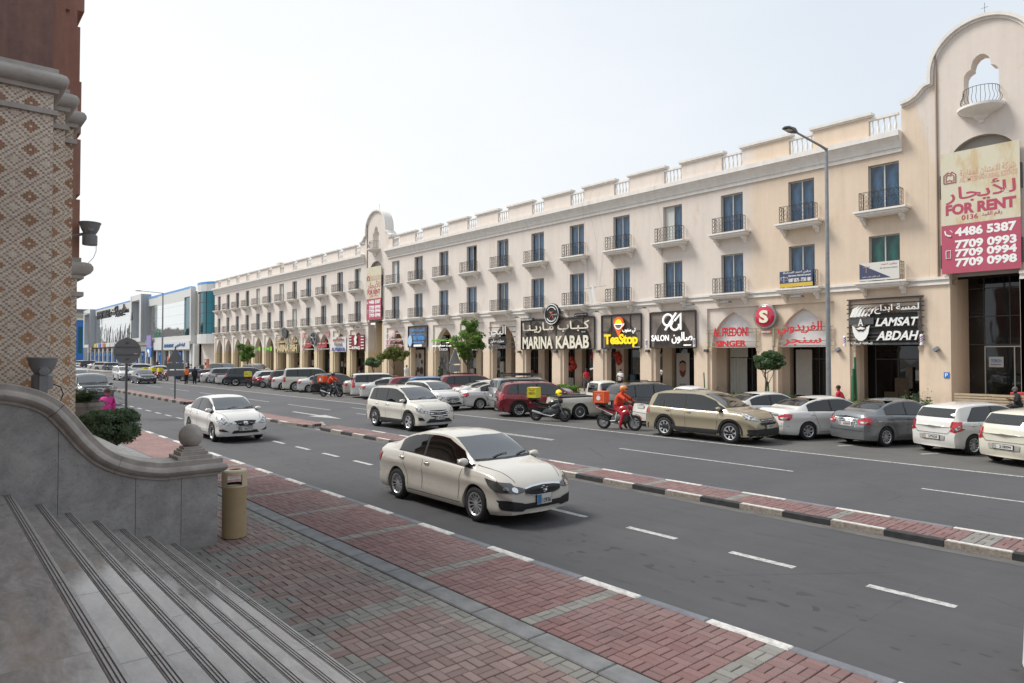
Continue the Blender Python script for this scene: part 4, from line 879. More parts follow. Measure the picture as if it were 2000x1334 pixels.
b = MB(); b.tube([(c-.2+.82*cos(a), YF-.42, 6.35+.82*sin(a)) for a in np.linspace(0, 2*pi, 33)], .035, 5); b.tube([(c-.2+.6*cos(a), YF-.42, 6.35+.6*sin(a)) for a in np.linspace(-2.6, -.5, 12)], .05, 5); b.tube([(c-.2+.6*cos(a), YF-.42, 6.35+.6*sin(a)) for a in np.linspace(.6, 2.5, 12)], .04, 5); b.build('emblem_ring', WHITE, r, world=True)
b = MB(); b.tube([(c-.45, YF-.42, 6.0), (c, YF-.42, 6.6)], .04, 5); b.tube([(c+.05, YF-.42, 6.0), (c-.4, YF-.42, 6.6)], .04, 5); b.ball((c-.2, YF-.42, 6.45), .12, 10); b.build('emblem_skewers', mat('brick_red', (.5, .15, .08), .6), r, world=True)
# SMART CUT SALON
c = BAYS[7]; r = sign('shop_sign', c, 'white calligraphy sign on dark rails over the arch left of the MARINA KABAB frame'); rails(r, c-1.9, c+1.9, [5.5, 5.05, 4.6, 4.12, 3.7], STEELD, (), th=.03)
T(r, 'البحر', c-1.7, c+.7, 4.6, 5.6, WHITE, .0); plate(r, 'name_plate', c-1.85, c+.7, 3.98, 4.5, BLACK, YF-.2, .05); T(r, 'سمارت صالون', c-1.5, c+.4, 4.05, 4.42, WHITE, .01, YF-.22, depth=.02); T(r, 'SMART CUT SALON', c-1.75, c+.75, 3.55, 3.85, STEEL, .02)
c = BAYS[8]; r = sign('shop_sign', c, 'small red lettered sign with a red plate partly behind the large bushy street tree'); T(r, 'مطعم ستار', c-.2, c+1.3, 4.3, 4.65, REDL, .03); plate(r, 'red_plate', c-.4, c+1.4, 3.75, 4.1, REDL); T(r, 'Restaurant', c-.3, c+1.3, 3.8, 4.05, mat('pale_red', (.8, .3, .28), .5), .02, YF-.13, depth=.02); plate(r, 'phone_plate', c-.0, c+1.2, 3.45, 3.65, WHITE); T(r, '44 325 881', c+.1, c+1.1, 3.5, 3.6, BLACK, .01, YF-.13, depth=.01)
c = BAYS[9]; r = sign('shop_sign', c, 'lime green Arabic lettering under a pointed arch beside the bushy tree'); T(r, 'كويت مساج سنتر', c-1.9, c+1.9, 4.2, 4.75, GRN, .04); T(r, 'كويت مساج سنتر', c-1.7, c+1.9, 3.75, 4.05, LWHITE, .02); plate(r, 'phone_plate', c-.6, c+.8, 3.45, 3.65, WHITE); T(r, '66 471 902', c-.5, c+.7, 3.49, 3.61, BLACK, .01, YF-.13, depth=.01)
c = BAYS[10]; r = framed(c, 'framed sign with blue letters reading ONLY WOMEN above white posters', 6.1, 3.8, 1.85); T(r, 'للسيدات فقط', c-1.3, c+1.5, 5.45, 5.85, BLUEL, .03); T(r, 'صالون المها', c-1.3, c+1.5, 5.1, 5.35, BLUEL, .03); T(r, 'ONLY WOMEN', c-.7, c+1.5, 4.55, 5.0, BLUEL, .03); T(r, 'HAIR SALON', c-.7, c+1.4, 4.25, 4.45, BLUEL, .02); plate(r, 'white_plate', c-.6, c+.9, 3.9, 4.08, LWHITE, YF-.2); poly(r, 'profile_head', ell(c-1.25, 4.5, .4, .6, 16), mat('pale_blue_panel', (.4, .6, .8), .5), YS)
c = BAYS[11]; r = sign('shop_sign', c, 'pink lettered SERENITY SALON sign over the first arch right of the far tower'); rails(r, c-1.9, c+1.9, [5.4, 4.75, 4.0], TRIM, (), th=.04); T(r, 'سيرينتي صالون', c-1.6, c+1.7, 4.35, 4.85, PINKL, .03); T(r, 'SERENITY SALON', c-1.7, c+1.7, 3.8, 4.2, PINKL, .035); b = MB(); b.ball((c, YS, 5.3), .32, 12, sy=.2, sz=1.3); b.build('drop_emblem', PINKL, r, world=True, smooth=True)
c = BAYS2[0]; r = sign('shop_sign', c, 'dark red sign with white SUMAQ lettering and a white animal shape beside the far tower'); plate(r, 'red_panel', c-1.9, c+1.9, 3.6, 5.45, mat('dark_red_panel', (.25, .015, .03), .5)); T(r, 'SUMAQ', c-1.0, c+1.0, 3.65, 4.05, WHITE, .035)
for s in (-1, 1):
    b = MB(); [b.box(c+s*1.55-.35, c+s*1.55+.35, YS+.02, YS+.06, z, z+.12) for z in (3.75, 4.1, 4.45, 4.8, 5.15)]; b.build('white_stripes', WHITE, r, world=True)
poly(r, 'animal_shape', [(c-.25, 4.25), (c-.3, 4.8), (c-.45, 4.9), (c-.2, 5.2), (c-.05, 5.65), (c+.1, 5.3), (c+.35, 5.15), (c+.15, 4.9), (c+.3, 4.5), (c+.05, 4.25)], WHITE)
c = BAYS2[1]; r = sign('shop_sign', c, 'white sign board with rust coloured arched lettering and a crescent emblem'); plate(r, 'board', c-1.9, c+1.9, 3.4, 5.3, mat('white_board', (.66, .65, .66), .5)); T(r, 'مطعم التمور', c-1.5, c+1.5, 4.6, 5.25, mat('rust_letter', (.45, .15, .08), .5), .04); T(r, 'Restaurant', c-1.0, c+1.0, 4.2, 4.6, CONC, .03); T(r, 'AL TOMOOR', c-1.8, c+1.8, 3.5, 3.95, mat('indigo_letter', (.12, .13, .35), .5), .035); b = MB(); b.tube([(c+.4*cos(a), YS, 5.85+.5*sin(a)) for a in np.linspace(-2, 3.2, 14)], .08, 5); b.build('crescent', CREAM, r, world=True)
for i, s_ in enumerate(('الشامي', 'السامر')):
    c = BAYS2[3-i]; r = sign('shop_sign', c, ['red script sign in the arch left of the silver star wheel emblem', 'red script sign in the arch right of the silver star wheel emblem'][i]); rails(r, c-1.9, c+1.9, [4.55, 3.8], TRIM, (), th=.04); T(r, s_, c-1.4, c+1.4, 3.7, 4.9, mat('script_red', (.6, .1, .12), .5), .05); plate(r, 'corner_plate', c+(1 if i else -1.8), c+(1.9 if i else -1.0), 5.45, 6.0, mat('salmon_plate', (.65, .3, .27), .6))
cx = (BAYS2[2]+BAYS2[3])/2; r = sign('round_sign', cx, 'round silver star wheel emblem between two red script signs'); b = MB(); b.lathe([(.8, -.1), (.95, -.1), (.95, .1), (.8, .1), (.8, -.1)], (cx, YF-.3, 5.2), 'y', 32); [b.tube([(cx, YF-.35, 5.2), (cx+.85*cos(a), YF-.35, 5.2+.85*sin(a))], .09, 5) for a in np.linspace(pi/2, 2.5*pi, 6)[:-1]]; b.build('wheel_frame', STEEL, r, world=True); b = MB(); b.lathe([(.001, 0), (.8, 0)], (cx, YF-.25, 5.2), 'y', 24); b.build('backing_disc', STEELD, r, world=True)
c = (BAYS2[4]+BAYS2[5])/2; r = sign('shop_sign', c, 'large gold lettered MARINA FISH sign on rails with a round emblem above'); rails(r, c-4.2, c+4.2, [5.6, 5.0, 4.5, 4.0, 3.4], OLIVE, (c-4.1, c, c+4.1), th=.04); GOLD = mat('gold_letter', (.62, .5, .3), .5); T(r, 'MARINA FISH', c-4.0, c+3.8, 3.5, 4.5, GOLD, .035); T(r, 'مارينا للأسماك', c-3.9, c+3.9, 4.6, 5.6, GOLD, .035); b = MB(); b.lathe([(.001, -.1), (.8, -.1), (.85, .05)], (c-.3, YF-.3, 6.2), 'y', 28); b.build('round_emblem', STEELD, r, world=True, fixn=True)
for i in (6, 7):
    c = BAYS2[i]; r = sign('shop_sign', c, 'lime green lettered sign in an arch '+('next to the MARINA FISH sign' if i == 6 else 'just right of the far street tree')); T(r, 'صيدلية' if i == 7 else 'pharmacy', c-1.6, c+.8, 3.7, 4.25, GRN, .05); plate(r, 'leaf_logo', c+.95, c+1.6, 3.65, 4.3, GRN, YS)
# for rent banners
BM = mat('banner_magenta', (.42, .075, .125), .6, .08, 1.2); BC = NG('banner_cream', .7); _s = BC.noise(1., BC.map((1.5, 1, .5)), 5, .65); BC.col(BC.mix(BC.mr(_s, .5, .66), (.6, .56, .43, 1), (.55, .42, .24, 1))); BC = BC.m; BT = mat('banner_text', (.42, .06, .11), .6); BT2 = mat('banner_text_faded', (.62, .38, .28), .7)
for i, (cx, yb) in enumerate(((-10.42, YF-.25), (-70.75, YF-.25))):
    r = root('rent_banner', (cx, yb, 7.05), ['large FOR RENT banner with phone numbers on the tower at the right edge', 'distant FOR RENT banner with phone numbers on the far tower'][i], 'banner', 'for rent banners on the towers')
    h0, h1 = 7.1, 13.3; w = 1.68; Yb = yb
    def P_(x): return cx-w+2*w*x
    def Z_(t): return h1-(h1-h0)*t
    b = MB(); b.box(cx-w, cx+w, Yb, Yb+.05, Z_(.6), h1); b.build('upper_panel', BC, r, world=True); b = MB(); b.box(cx-w, cx+w, Yb, Yb+.05, h0, Z_(.6)-.003); b.build('lower_panel', BM, r, world=True)
    def B(s, a, c_, t0, t1, m, bold=.02, **k): T(r, s, P_(a), P_(c_), Z_(t1), Z_(t0), m, bold, Yb-.004, depth=.006, **k)
    B('شركة الامتنان العقارية', .25, .95, .155, .225, BT2); B('AL IMTENAN REAL ESTATE', .25, .97, .22, .26, BT2, .02); B('للأيجار', .06, .95, .27, .43, BT, .04); B('FOR RENT', .06, .95, .43, .52, BT, .05)
    B('0136', .27, .48, .53, .57, BT, .02); B('رقم القيد', .53, .78, .525, .57, BT, .01)
    for s, t0, t1 in (('4486 5387', .625, .7), ('7709 0993', .73, .8), ('7709 0994', .805, .87), ('7709 0998', .88, .95)): B(s, .18, .95, t0, t1, WHITE, .045)
    b = MB(); b.tube([(P_(x), Yb-.012, Z_(t)) for x, t in ((.05, .645), (.06, .675), (.1, .69), (.13, .69))], .045, 5); b.tube([(P_(.11+.035*cos(a)), Yb-.012, Z_(.665-.02*sin(a))) for a in np.linspace(0, 1.5, 6)], .02, 4); b.build('phone_icon', WHITE, r, world=True)
    b = MB(); b.tube([(P_(x), Yb-.012, Z_(t)) for x, t in ((.06, .81), (.12, .81), (.12, .875), (.06, .875), (.06, .81))], .022, 4); b.build('mobile_icon', WHITE, r, world=True)
    b = MB(); b.tube([(P_(x), Yb-.012, Z_(t)) for x, t in ((.04, .25), (.04, .185), (.1, .16), (.125, .175), (.15, .16), (.2, .185), (.2, .25), (.04, .25))], .022, 4); b.tube([(P_(x), Yb-.012, Z_(t)) for x, t in ((.07, .24), (.07, .195), (.1, .18), (.125, .19), (.15, .18), (.175, .195), (.175, .24))], .018, 4); b.tube([(P_(x), Yb-.012, Z_(t)) for x, t in ((.08, .235), (.12, .225), (.16, .235), (.13, .24))], .014, 4); b.build('house_emblem', BT, r, world=True)
    b = MB(); [b.box(cx+s*(w+.03)-.03, cx+s*(w+.03)+.03, Yb+.02, Yb+.2, z, z+1.2) for s in (-1, 1) for z in (7.4, 11.)]; b.build('mounting_bar', IRON, r, world=True)
# balcony banners of a law office
r = root('law_office_banner', (BAYS[1], 39.2, 7.05), 'dark blue and yellow lawyer banner with phone numbers tied to a balcony railing', 'banner'); Yb = 39.27
plate(r, 'navy_panel', BAYS[1]-1.02, BAYS[1]+1.0, 7.25, 7.98, mat('navy_vinyl', (.05, .06, .12), .6), Yb, .03); plate(r, 'yellow_strip', BAYS[1]-1.02, BAYS[1]+1.0, 7.02, 7.245, mat('yellow_vinyl', (.62, .42, .06), .6), Yb, .03)
T(r, 'برفين احمد للمحاماة', BAYS[1]-.8, BAYS[1]+.9, 7.8, 7.95, WHITE, .01, Yb-.003, depth=.005); T(r, 'Berween Ahmed Lawyer', BAYS[1]-.45, BAYS[1]+.92, 7.6, 7.74, WHITE, .02, Yb-.003, depth=.005); T(r, '5087 0575 - 7730 1881', BAYS[1]-.45, BAYS[1]+.92, 7.3, 7.52, WHITE, .03, Yb-.003, depth=.005)
b = MB(); x = BAYS[1]-.74; b.tube([(x, Yb-.008, 7.3), (x, Yb-.008, 7.7)], .015, 4); b.tube([(x-.2, Yb-.008, 7.62), (x+.2, Yb-.008, 7.62)], .012, 4); [b.tube([(x+s*.2, Yb-.008, 7.62), (x+s*.28, Yb-.008, 7.42), (x+s*.1, Yb-.008, 7.42), (x+s*.2, Yb-.008, 7.62)], .01, 4) for s in (-1, 1)]; b.build('scales_icon', WHITE, r, world=True)
r = root('law_office_banner', (BAYS[0], 39.2, 7.05), 'white and navy lawyer banner split diagonally on the balcony under the green window', 'banner')
plate(r, 'white_panel', BAYS[0]-1.02, BAYS[0]+1.02, 7.02, 8.0, mat('white_vinyl', (.62, .6, .56), .6), Yb, .03); v_, f_ = shape([[(BAYS[0]-1.02, 7.12), (BAYS[0]-1.02, 7.98), (BAYS[0]+.6, 7.12)]], .004, Yb-.005); b = MB(); b.add(v_, f_); b.build('navy_corner', mat('navy_vinyl', (.05, .06, .12)), r, world=True)
T(r, 'برفين احمد', BAYS[0]+.1, BAYS[0]+.9, 7.8, 7.92, BT, .01, Yb-.004, depth=.005); T(r, 'Ms. Berween Ahmed', BAYS[0]+.05, BAYS[0]+.92, 7.62, 7.7, CONC, .02, Yb-.004, depth=.004); T(r, 'الدور الأول مكتب رقم ٦', BAYS[0]-.9, BAYS[0]+.05, 7.18, 7.28, WHITE, .01, Yb-.01, depth=.004)
b = MB(); x = BAYS[0]-.66; b.tube([(x, Yb-.01, 7.45), (x, Yb-.01, 7.85)], .015, 4); b.tube([(x-.15, Yb-.01, 7.75), (x+.2, Yb-.01, 7.8)], .012, 4); b.build('scales_icon', BT2, r, world=True)
# things in and on the shopfronts
rd = random.Random(21); DC = [mat('display_%d' % i, c_, .6, .3, 4) for i, c_ in enumerate(((.3, .28, .25), (.12, .1, .08), (.22, .05, .04), (.06, .1, .13), (.4, .38, .33), (.1, .07, .04)))]; LT = mat('lit_tube', (1, .93, .8), .5, emit=1.6)
for gi, c in enumerate(BAYS+BAYS2+BAYS3):
    if gi in (1, 2, 3, 11): continue
    for q in range(5):
        w_ = rd.uniform(.12, .45); x_ = c+rd.uniform(-1.6, 1.6); z0 = .35 if rd.random() < .6 else rd.uniform(1., 2.); h_ = rd.uniform(.4, 1.3); b = MB(); b.bbox(x_-w_, x_+w_, YI-.2-rd.uniform(0, .1), YI-.045, z0, z0+h_, .02); bb(b, 'display_item', rd.choice(DC))
    for q in range(2):
        x_ = c+(-.7, .8)[q]+rd.uniform(-.3, .3); b = MB(); b.box(x_-.09, x_+.09, YI-.9, YI-.75, 6.02, 6.055); bb(b, 'downlight', LT)
        if rd.random() < .4: b = MB(); b.box(x_-.25, x_+.25, YI-.06, YI-.045, 4.3, 4.36); bb(b, 'light_strip', LT)
b = MB()
for x_ in (-37.2, -36.4, -35.6, -30.1): b.tube([(x_, YF-.03, 16.2), (x_+rd.uniform(-.1, .1), YF-.62, 14.9), (x_+rd.uniform(-.3, .3), YF-.05, 12), (x_+rd.uniform(-.3, .3), YF-.04, 8.4)], .006, 4)
o = b.build('hanging_cables', CONC); tag(o, 'thin grey cables hanging down the facade between two balconies', 'cables')
def simple(name, cx, y, z, label, cat, parts, grp=None):
    r = root(name, (cx, y, z), label, cat, grp)
    for (nm, m, mb) in parts: mb.build(nm, m, r, world=True)
    return r
c = BAYS[3]; b1 = MB(); b1.box(c-2.1, c-.95, YI-.1, YI-.06, .35, 3.1); c -= 2.27; pr_ = simple('poster', c+.7, YI-.08, .35, 'tall white salon poster with a drawn man face in the shopfront under the salon sign', 'poster', [('sheet', mat('poster_white', (.55, .53, .5), .7), b1)])
poly(pr_, 'drawn_face', ell(c+.75, 1.95, .3, .45, 20), mat('drawn_tan', (.42, .24, .15), .7), YI-.1, .01); poly(pr_, 'drawn_beard', [(c+.45, 1.85), (c+.55, 1.45), (c+.75, 1.25), (c+.95, 1.45), (c+1.05, 1.85), (c+.75, 1.7)], mat('drawn_beard', (.16, .05, .03), .7), YI-.115, .01); poly(pr_, 'drawn_hair', [(c+.42, 2.1), (c+.5, 2.45), (c+.75, 2.58), (c+1.0, 2.45), (c+1.08, 2.1), (c+.98, 2.3), (c+.75, 2.42), (c+.52, 2.3)], HAIR, YI-.115, .01); T(pr_, 'SALON', c+.5, c+1.0, .7, .8, BLACK, .01, YI-.11, depth=.01)
c = BAYS[2]-1.95
b1 = MB(); pts = [(c-.25+i*.052, YI-.12+.05*sin(i*1.35)) for i in range(26)]; b1.grid([[(p[0], p[1], .3) for p in pts], [(p[0], p[1], 2.75) for p in pts]]); b2 = MB(); b2.box(c-.28, c+1.1, YI-.1, YI-.05, 2.8, 4.3)
simple('curtain', c+.5, YI-.12, .3, 'long pale grey curtain hanging in the shopfront behind the small clipped tree', 'curtain', [('curtain_cloth', CURT, b1), ('blind', CURT, b2)])
c = BAYS[1]; b1 = MB(); b1.box(c-2.05, c-1.0, YI-.12, YI-.04, .35, 3.3); simple('panel_board', c-.3, YI-.1, .35, 'plain white board door in the shopfront under the red Arabic letters', 'board', [('board', mat('board_white', (.58, .57, .53), .6, .05), b1)])
b1 = MB(); b1.box(c-.7, c-.2, YI-.16, YI-.13, 3.6, 4.5); b2 = MB(); b2.box(c-.62, c-.28, YI-.18, YI-.17, 3.8, 4.15); simple('hanging_sign', c-.45, YI-.15, 3.6, 'small dark hanging sign with magenta writing in the arcade', 'sign', [('sign_plate', BLACK, b1), ('magenta_writing', mat('magenta_lit', (.7, .05, .35), .5, emit=.4), b2)])
c = -66.8; b1 = MB(); b1.box(c-.9, c+1.3, YI-.12, YI-.06, .35, 3.6); pr_ = simple('window_poster', c, YI-.1, .35, 'large white and brown shop window poster with dark round dishes', 'poster', [('sheet', mat('poster_pale', (.5, .46, .42), .7, .2, 2), b1)])
for (x_, z_, q_) in ((-.5, .9, .35), (.1, 1.3, .3), (.8, 1.2, .4), (.5, 2.9, .3), (.9, 2.2, .22), (-.4, 2.9, .3)): poly(pr_, 'printed_dish', ell(c+x_, z_, q_, q_*1.1, 14), mat('dish_brown', (.12, .07, .05), .7, .5, 3), YI-.13, .01)
c = -61.2; b1 = MB(); b1.box(c-1.2, c+.5, YI-.12, YI-.06, .35, 3.4); pr_ = simple('printed_door', c-.4, YI-.1, .35, 'pale grey printed door panel with thin line drawing under the lime lettering', 'door', [('sheet', mat('door_grey', (.42, .42, .42), .6, .08, 5), b1)])
b = MB(); [b.tube([(c-1.1+rr.random()*1.4, YI-.13, .5+rr.random()*2.7) for _ in range(4)], .012, 3) for _ in range(9)]; b.build('line_drawing', STEELD, pr_, world=True)
for i, (x, z0, z1) in enumerate(((-39.3, 2.2, 3.3), (-41.7, 1.6, 3.1), (-36.6, 1.8, 3.1))):
    q = MB(); [q.ball((x+rr.uniform(-.25, .25), YI-.35, z0+rr.random()*(z1-z0)), rr.uniform(.16, .3), 10) for _ in range(7)]; o = q.build('lantern_cluster', mat('red_lantern', (.5, .05, .03), .5, .3, 3), smooth=True); tag(o, ['cluster of round red lanterns in the right window of the kebab shop', 'cluster of round red lanterns in the left window of the kebab shop', 'cluster of round red lanterns in the tea shop window'][i], 'lanterns', 'red lanterns in shop windows')
def wall_lamp(x, z, y, lab):
    r = root('wall_floodlight', (x, y, z), lab, 'floodlight', 'floodlights over the shop signs'); b = MB(); b.tube([(x, y, z), (x, y-.6, z+.12)], .03, 5); b.build('arm', TRIM, r, world=True); b = MB(); b.box(x-.32, x+.32, y-1.0, y-.6, z+.02, z+.12); b.build('lamp_head', STEEL, r, world=True)
for i, (x, z) in enumerate(((BAYS[1]+.1, 6.35), (BAYS[2]+.0, 6.3), (BAYS[3]+1.9, 6.3), (BAYS[3]-2.2, 6.3), (BAYS[4]-2.1, 6.25), (BAYS[5]-1.6, 6.2), (BAYS[6]-2.1, 6.2), (BAYS2[0]+1.3, 6.2), (BAYS2[1]+1.9, 6.1))):
    wall_lamp(x, z, YF, 'floodlight on a short arm '+['above the red Arabic shop letters', 'above the AL FREDONI letters', 'at the right top of the salon frame', 'at the left top of the salon frame', 'between the tea shop and the kebab frame', 'right of the round black emblem', 'at the left end of the kebab frame', 'right above the SUMAQ sign', 'above the white arched lettering board'][i])
BP = mat('barber_white', (.7, .7, .72), .4)
for i, (x, z) in enumerate(((BAYS[0]-2.05, 3.45), (BAYS[0]+1.9, 3.45), (BAYS[3]-2.1, 3.5), (BAYS[3]+1.95, 3.5))):
    r = root('barber_pole', (x, YF-.3, z), ['barber pole at the left foot of the LAMSAT sign', 'barber pole at the right foot of the LAMSAT sign', 'barber pole left of the 961 salon sign', 'barber pole right of the 961 salon sign'][i], 'barber pole', 'barber poles')
    b = MB(); b.lathe([(.08, 0), (.09, .05), (.08, .08), (.08, .48), (.09, .52), (.05, .58), (.001, .6)], (x, YF-.3, z), n=14); b.build('pole_body', BP, r, world=True, smooth=True)
    for k, m_ in enumerate((BLUE, REDL, BLUE)):
        b = MB(); rows = [[(x+.084*cos(a), YF-.3+.084*sin(a), z+.1+.11*k+(a-pi)*.05+d) for a in np.linspace(pi, 2*pi, 8)] for d in (0, .05)]; b.grid(rows); b.build('stripe', m_, r, world=True)
for i, (x, nm) in enumerate(((-12.45, 'on the right pier of the LAMSAT bay'), (-17.5, 'on the pier left of the LAMSAT sign'), (-31.1, 'on the pier right of the tea shop'), (-26.2, 'on the pier right of the salon'), (-40.6, 'on the middle pier of the kebab shop'), (-45.2, 'on the left pier of the kebab shop'), (-35.9, 'on the pier left of the tea shop'))):
    b = MB(); b.bbox(-.13, .13, -.12, .12, -.1, .1, .02); o = b.build('wall_light', STEEL if i < 2 else STEELD, loc=(x, YF-.14, 3.25)); o.rotation_euler = (0, -.6 if i < 2 else 0, 0); tag(o, 'small box wall light '+nm, 'wall light', 'small wall lights on the arcade piers')
b = MB(); b.box(-12.15, -11.9, YF-.03, YF-.001, 1.75, 2.05); o = b.build('blue_wall_sign', BLUE); tag(o, 'small square blue sign on the tan pier beside the glass doorway', 'sign')
text('P', -12.09, -11.96, 1.8, 2.0, YF-.035, WHITE, o, .02, .01, world=True)
gx = -10.34; b = MB(); b.box(gx-.55, gx+.1, YF+2.8, YF+2.82, 2.3, 2.85); o = b.build('door_notice', mat('notice_white', (.5, .52, .54), .6)); tag(o, 'white notice reading TORCH on the glass door under the large rent banner', 'notice'); text('TORCH', gx-.45, gx+.0, 2.55, 2.72, YF+2.795, BLUE, o, .02, .01); text('Real Estate Services', gx-.45, gx+.0, 2.42, 2.48, YF+2.795, STEELD, o, .01, .01)
# ------------------------------------------------------------------ vehicles
PW = paint('white', (.62, .61, .58)); PPEARL = paint('pearl_white', (.56, .53, .47)); PCREAM = paint('cream_white', (.58, .56, .47)); PGOLD = paint('champagne', (.33, .28, .19), .35, .35); PGREY = paint('mid_grey', (.16, .17, .18), .4); PSIL = paint('silver', (.36, .37, .37), .4)
PBLK = paint('black', (.008, .008, .009), 0, .22); PNAVY = paint('dark_navy', (.012, .018, .03), .2); PRED = paint('deep_red', (.2, .008, .02), .3); PMAR = paint('maroon', (.2, .01, .025), .2); PBLUE = paint('sky_blue', (.04, .19, .42), .3); PINDI = paint('indigo', (.014, .025, .13), .3); PBRN = paint('brown', (.09, .05, .035), .3)
TYPES = {
 'sedan': dict(L=4.49, W=1.73, H=1.47, wb=2.65, wr=.31, xo=.03, top=[(-1, .64), (-.975, .69), (-.9, .73), (-.74, .745), (-.69, .77), (-.42, .935), (-.2, .99), (0, 1), (.16, .975), (.3, .885), (.52, .70), (.6, .675), (.8, .63), (.93, .55), (.975, .49), (1, .43)],
    belt=[(-1, .6), (-.9, .655), (-.5, .66), (0, .64), (.45, .61), (.7, .585), (.93, .5), (1, .4)], wins=[(-.56, -.165), (-.135, .53)], split=-.43, cowl=.55, wtop=.2, rb=-.7, rt=-.3, roofw=.7),
 'hatch': dict(L=3.85, W=1.69, H=1.51, wb=2.43, wr=.3, xo=.0, top=[(-1, .55), (-.985, .63), (-.95, .7), (-.88, .83), (-.8, .925), (-.6, .97), (-.1, 1), (.12, .975), (.3, .88), (.54, .70), (.62, .66), (.84, .59), (.95, .5), (1, .42)],
    belt=[(-1, .52), (-.9, .64), (-.5, .635), (0, .62), (.45, .6), (.8, .55), (.95, .46), (1, .4)], wins=[(-.72, -.2), (-.17, .52)], split=-.9, cowl=.58, wtop=.14, rb=-.955, rt=-.82, roofw=.69),
 'suv': dict(L=4.55, W=1.8, H=1.68, wb=2.65, wr=.35, xo=.02, top=[(-1, .56), (-.985, .62), (-.95, .7), (-.89, .85), (-.82, .94), (-.6, .985), (-.1, 1), (.1, .975), (.28, .885), (.49, .71), (.56, .675), (.8, .63), (.94, .55), (.98, .48), (1, .42)],
    belt=[(-1, .54), (-.9, .64), (-.5, .625), (0, .61), (.45, .6), (.8, .57), (.95, .48), (1, .4)], wins=[(-.82, -.6), (-.575, -.2), (-.17, .48)], split=-.9, cowl=.52, wtop=.13, rb=-.955, rt=-.84, roofw=.74),
 'boxy': dict(L=4.9, W=1.9, H=1.86, wb=2.9, wr=.38, xo=.0, top=[(-1, .55), (-.99, .62), (-.975, .72), (-.94, .9), (-.9, .96), (-.7, .985), (-.1, 1), (.12, .985), (.22, .94), (.4, .73), (.46, .68), (.8, .65), (.94, .6), (.985, .52), (1, .42)],
    belt=[(-1, .54), (-.95, .62), (-.5, .615), (0, .61), (.4, .6), (.8, .59), (.95, .52), (1, .4)], wins=[(-.88, -.54), (-.51, -.14), (-.11, .4)], split=-.96, cowl=.43, wtop=.17, rb=-.98, rt=-.92, roofw=.76),
 'pickup': dict(L=5.2, W=1.8, H=1.76, wb=3.0, wr=.36, xo=.0, top=[(-1, .56), (-.995, .585), (-.2, .59), (-.195, .6), (-.18, .8), (-.165, .93), (-.1, .985), (.05, 1), (.16, .98), (.24, .93), (.43, .68), (.5, .65), (.8, .61), (.95, .55), (.985, .48), (1, .4)],
    belt=[(-1, .55), (-.5, .565), (-.2, .575), (0, .58), (.4, .585), (.8, .56), (.95, .48), (1, .38)], wins=[(-.14, .07), (.095, .42)], split=-.4, cowl=.46, wtop=.2, rb=-.195, rt=-.17, roofw=.74),
}
def wheel_meshes(wr, style, lug=5):
    b = MB(); t = .105 if wr > .33 else .095; ri = wr*.66
    b.lathe([(ri, -t), (ri+.02, -t-.004), (wr-.03, -t), (wr-.008, -t*.75), (wr, -t*.5), (wr, t*.5), (wr-.008, t*.75), (wr-.03, t), (ri+.02, t+.004), (ri, t)], axis='y', n=32); ty = b.mesh('wheel', [RUB], True, 50)
    b = MB(); b.lathe([(ri, t-.01), (ri-.015, t-.005), (ri-.03, t-.05), (ri-.035, -t+.04)], axis='y', n=32, mi=1); b.lathe([(.001, -.02), (ri-.03, -.02)], axis='y', n=24, mi=1)
    b.lathe([(.001, -t+.022), (.05, -t+.026), (.055, -t+.05)], axis='y', n=16); b.lathe([(ri-.03, -t+.02), (ri-.012, -t+.0), (ri+.003, -t+.002)], axis='y', n=32)
    n = {'multi': 13, 'five': 5, 'seven': 7, 'ten': 10, 'steel': 0, 'blade': 5}[style]; wd = {'multi': .011, 'five': .035, 'seven': .026, 'ten': .016, 'blade': .05}.get(style, 0)
    for k in range(n):
        a = 2*pi*k/n; ca, sa = cos(a), sin(a); r0, r1 = .03, ri-.012; k0 = len(b.v)
        w0, w1 = (wd*.7, wd*1.15) if style != 'blade' else (.02, .06)
        b.add([(r0, -t+.03, -w0), (r0, -t+.03, w0), (r1, -t+.006, w1), (r1, -t+.006, -w1), (r0, -t+.07, -w0*1.2), (r0, -t+.07, w0*1.2), (r1, -t+.045, w1*1.2), (r1, -t+.045, -w1*1.2)], [(0, 1, 2, 3), (0, 4, 5, 1), (1, 5, 6, 2), (3, 7, 4, 0)], 0)
        b.move(k0, Matrix.Rotation(a, 4, 'Y'))
    if style == 'steel': b.lathe([(.05, -t+.05), (.12, -t+.03), (ri-.05, -t+.055), (ri-.03, -t+.03)], axis='y', n=24, mi=2)
    rim = b.mesh('rim', [SILV, BLACK, STEELD], True, 40); return ty, rim
BODY = {}
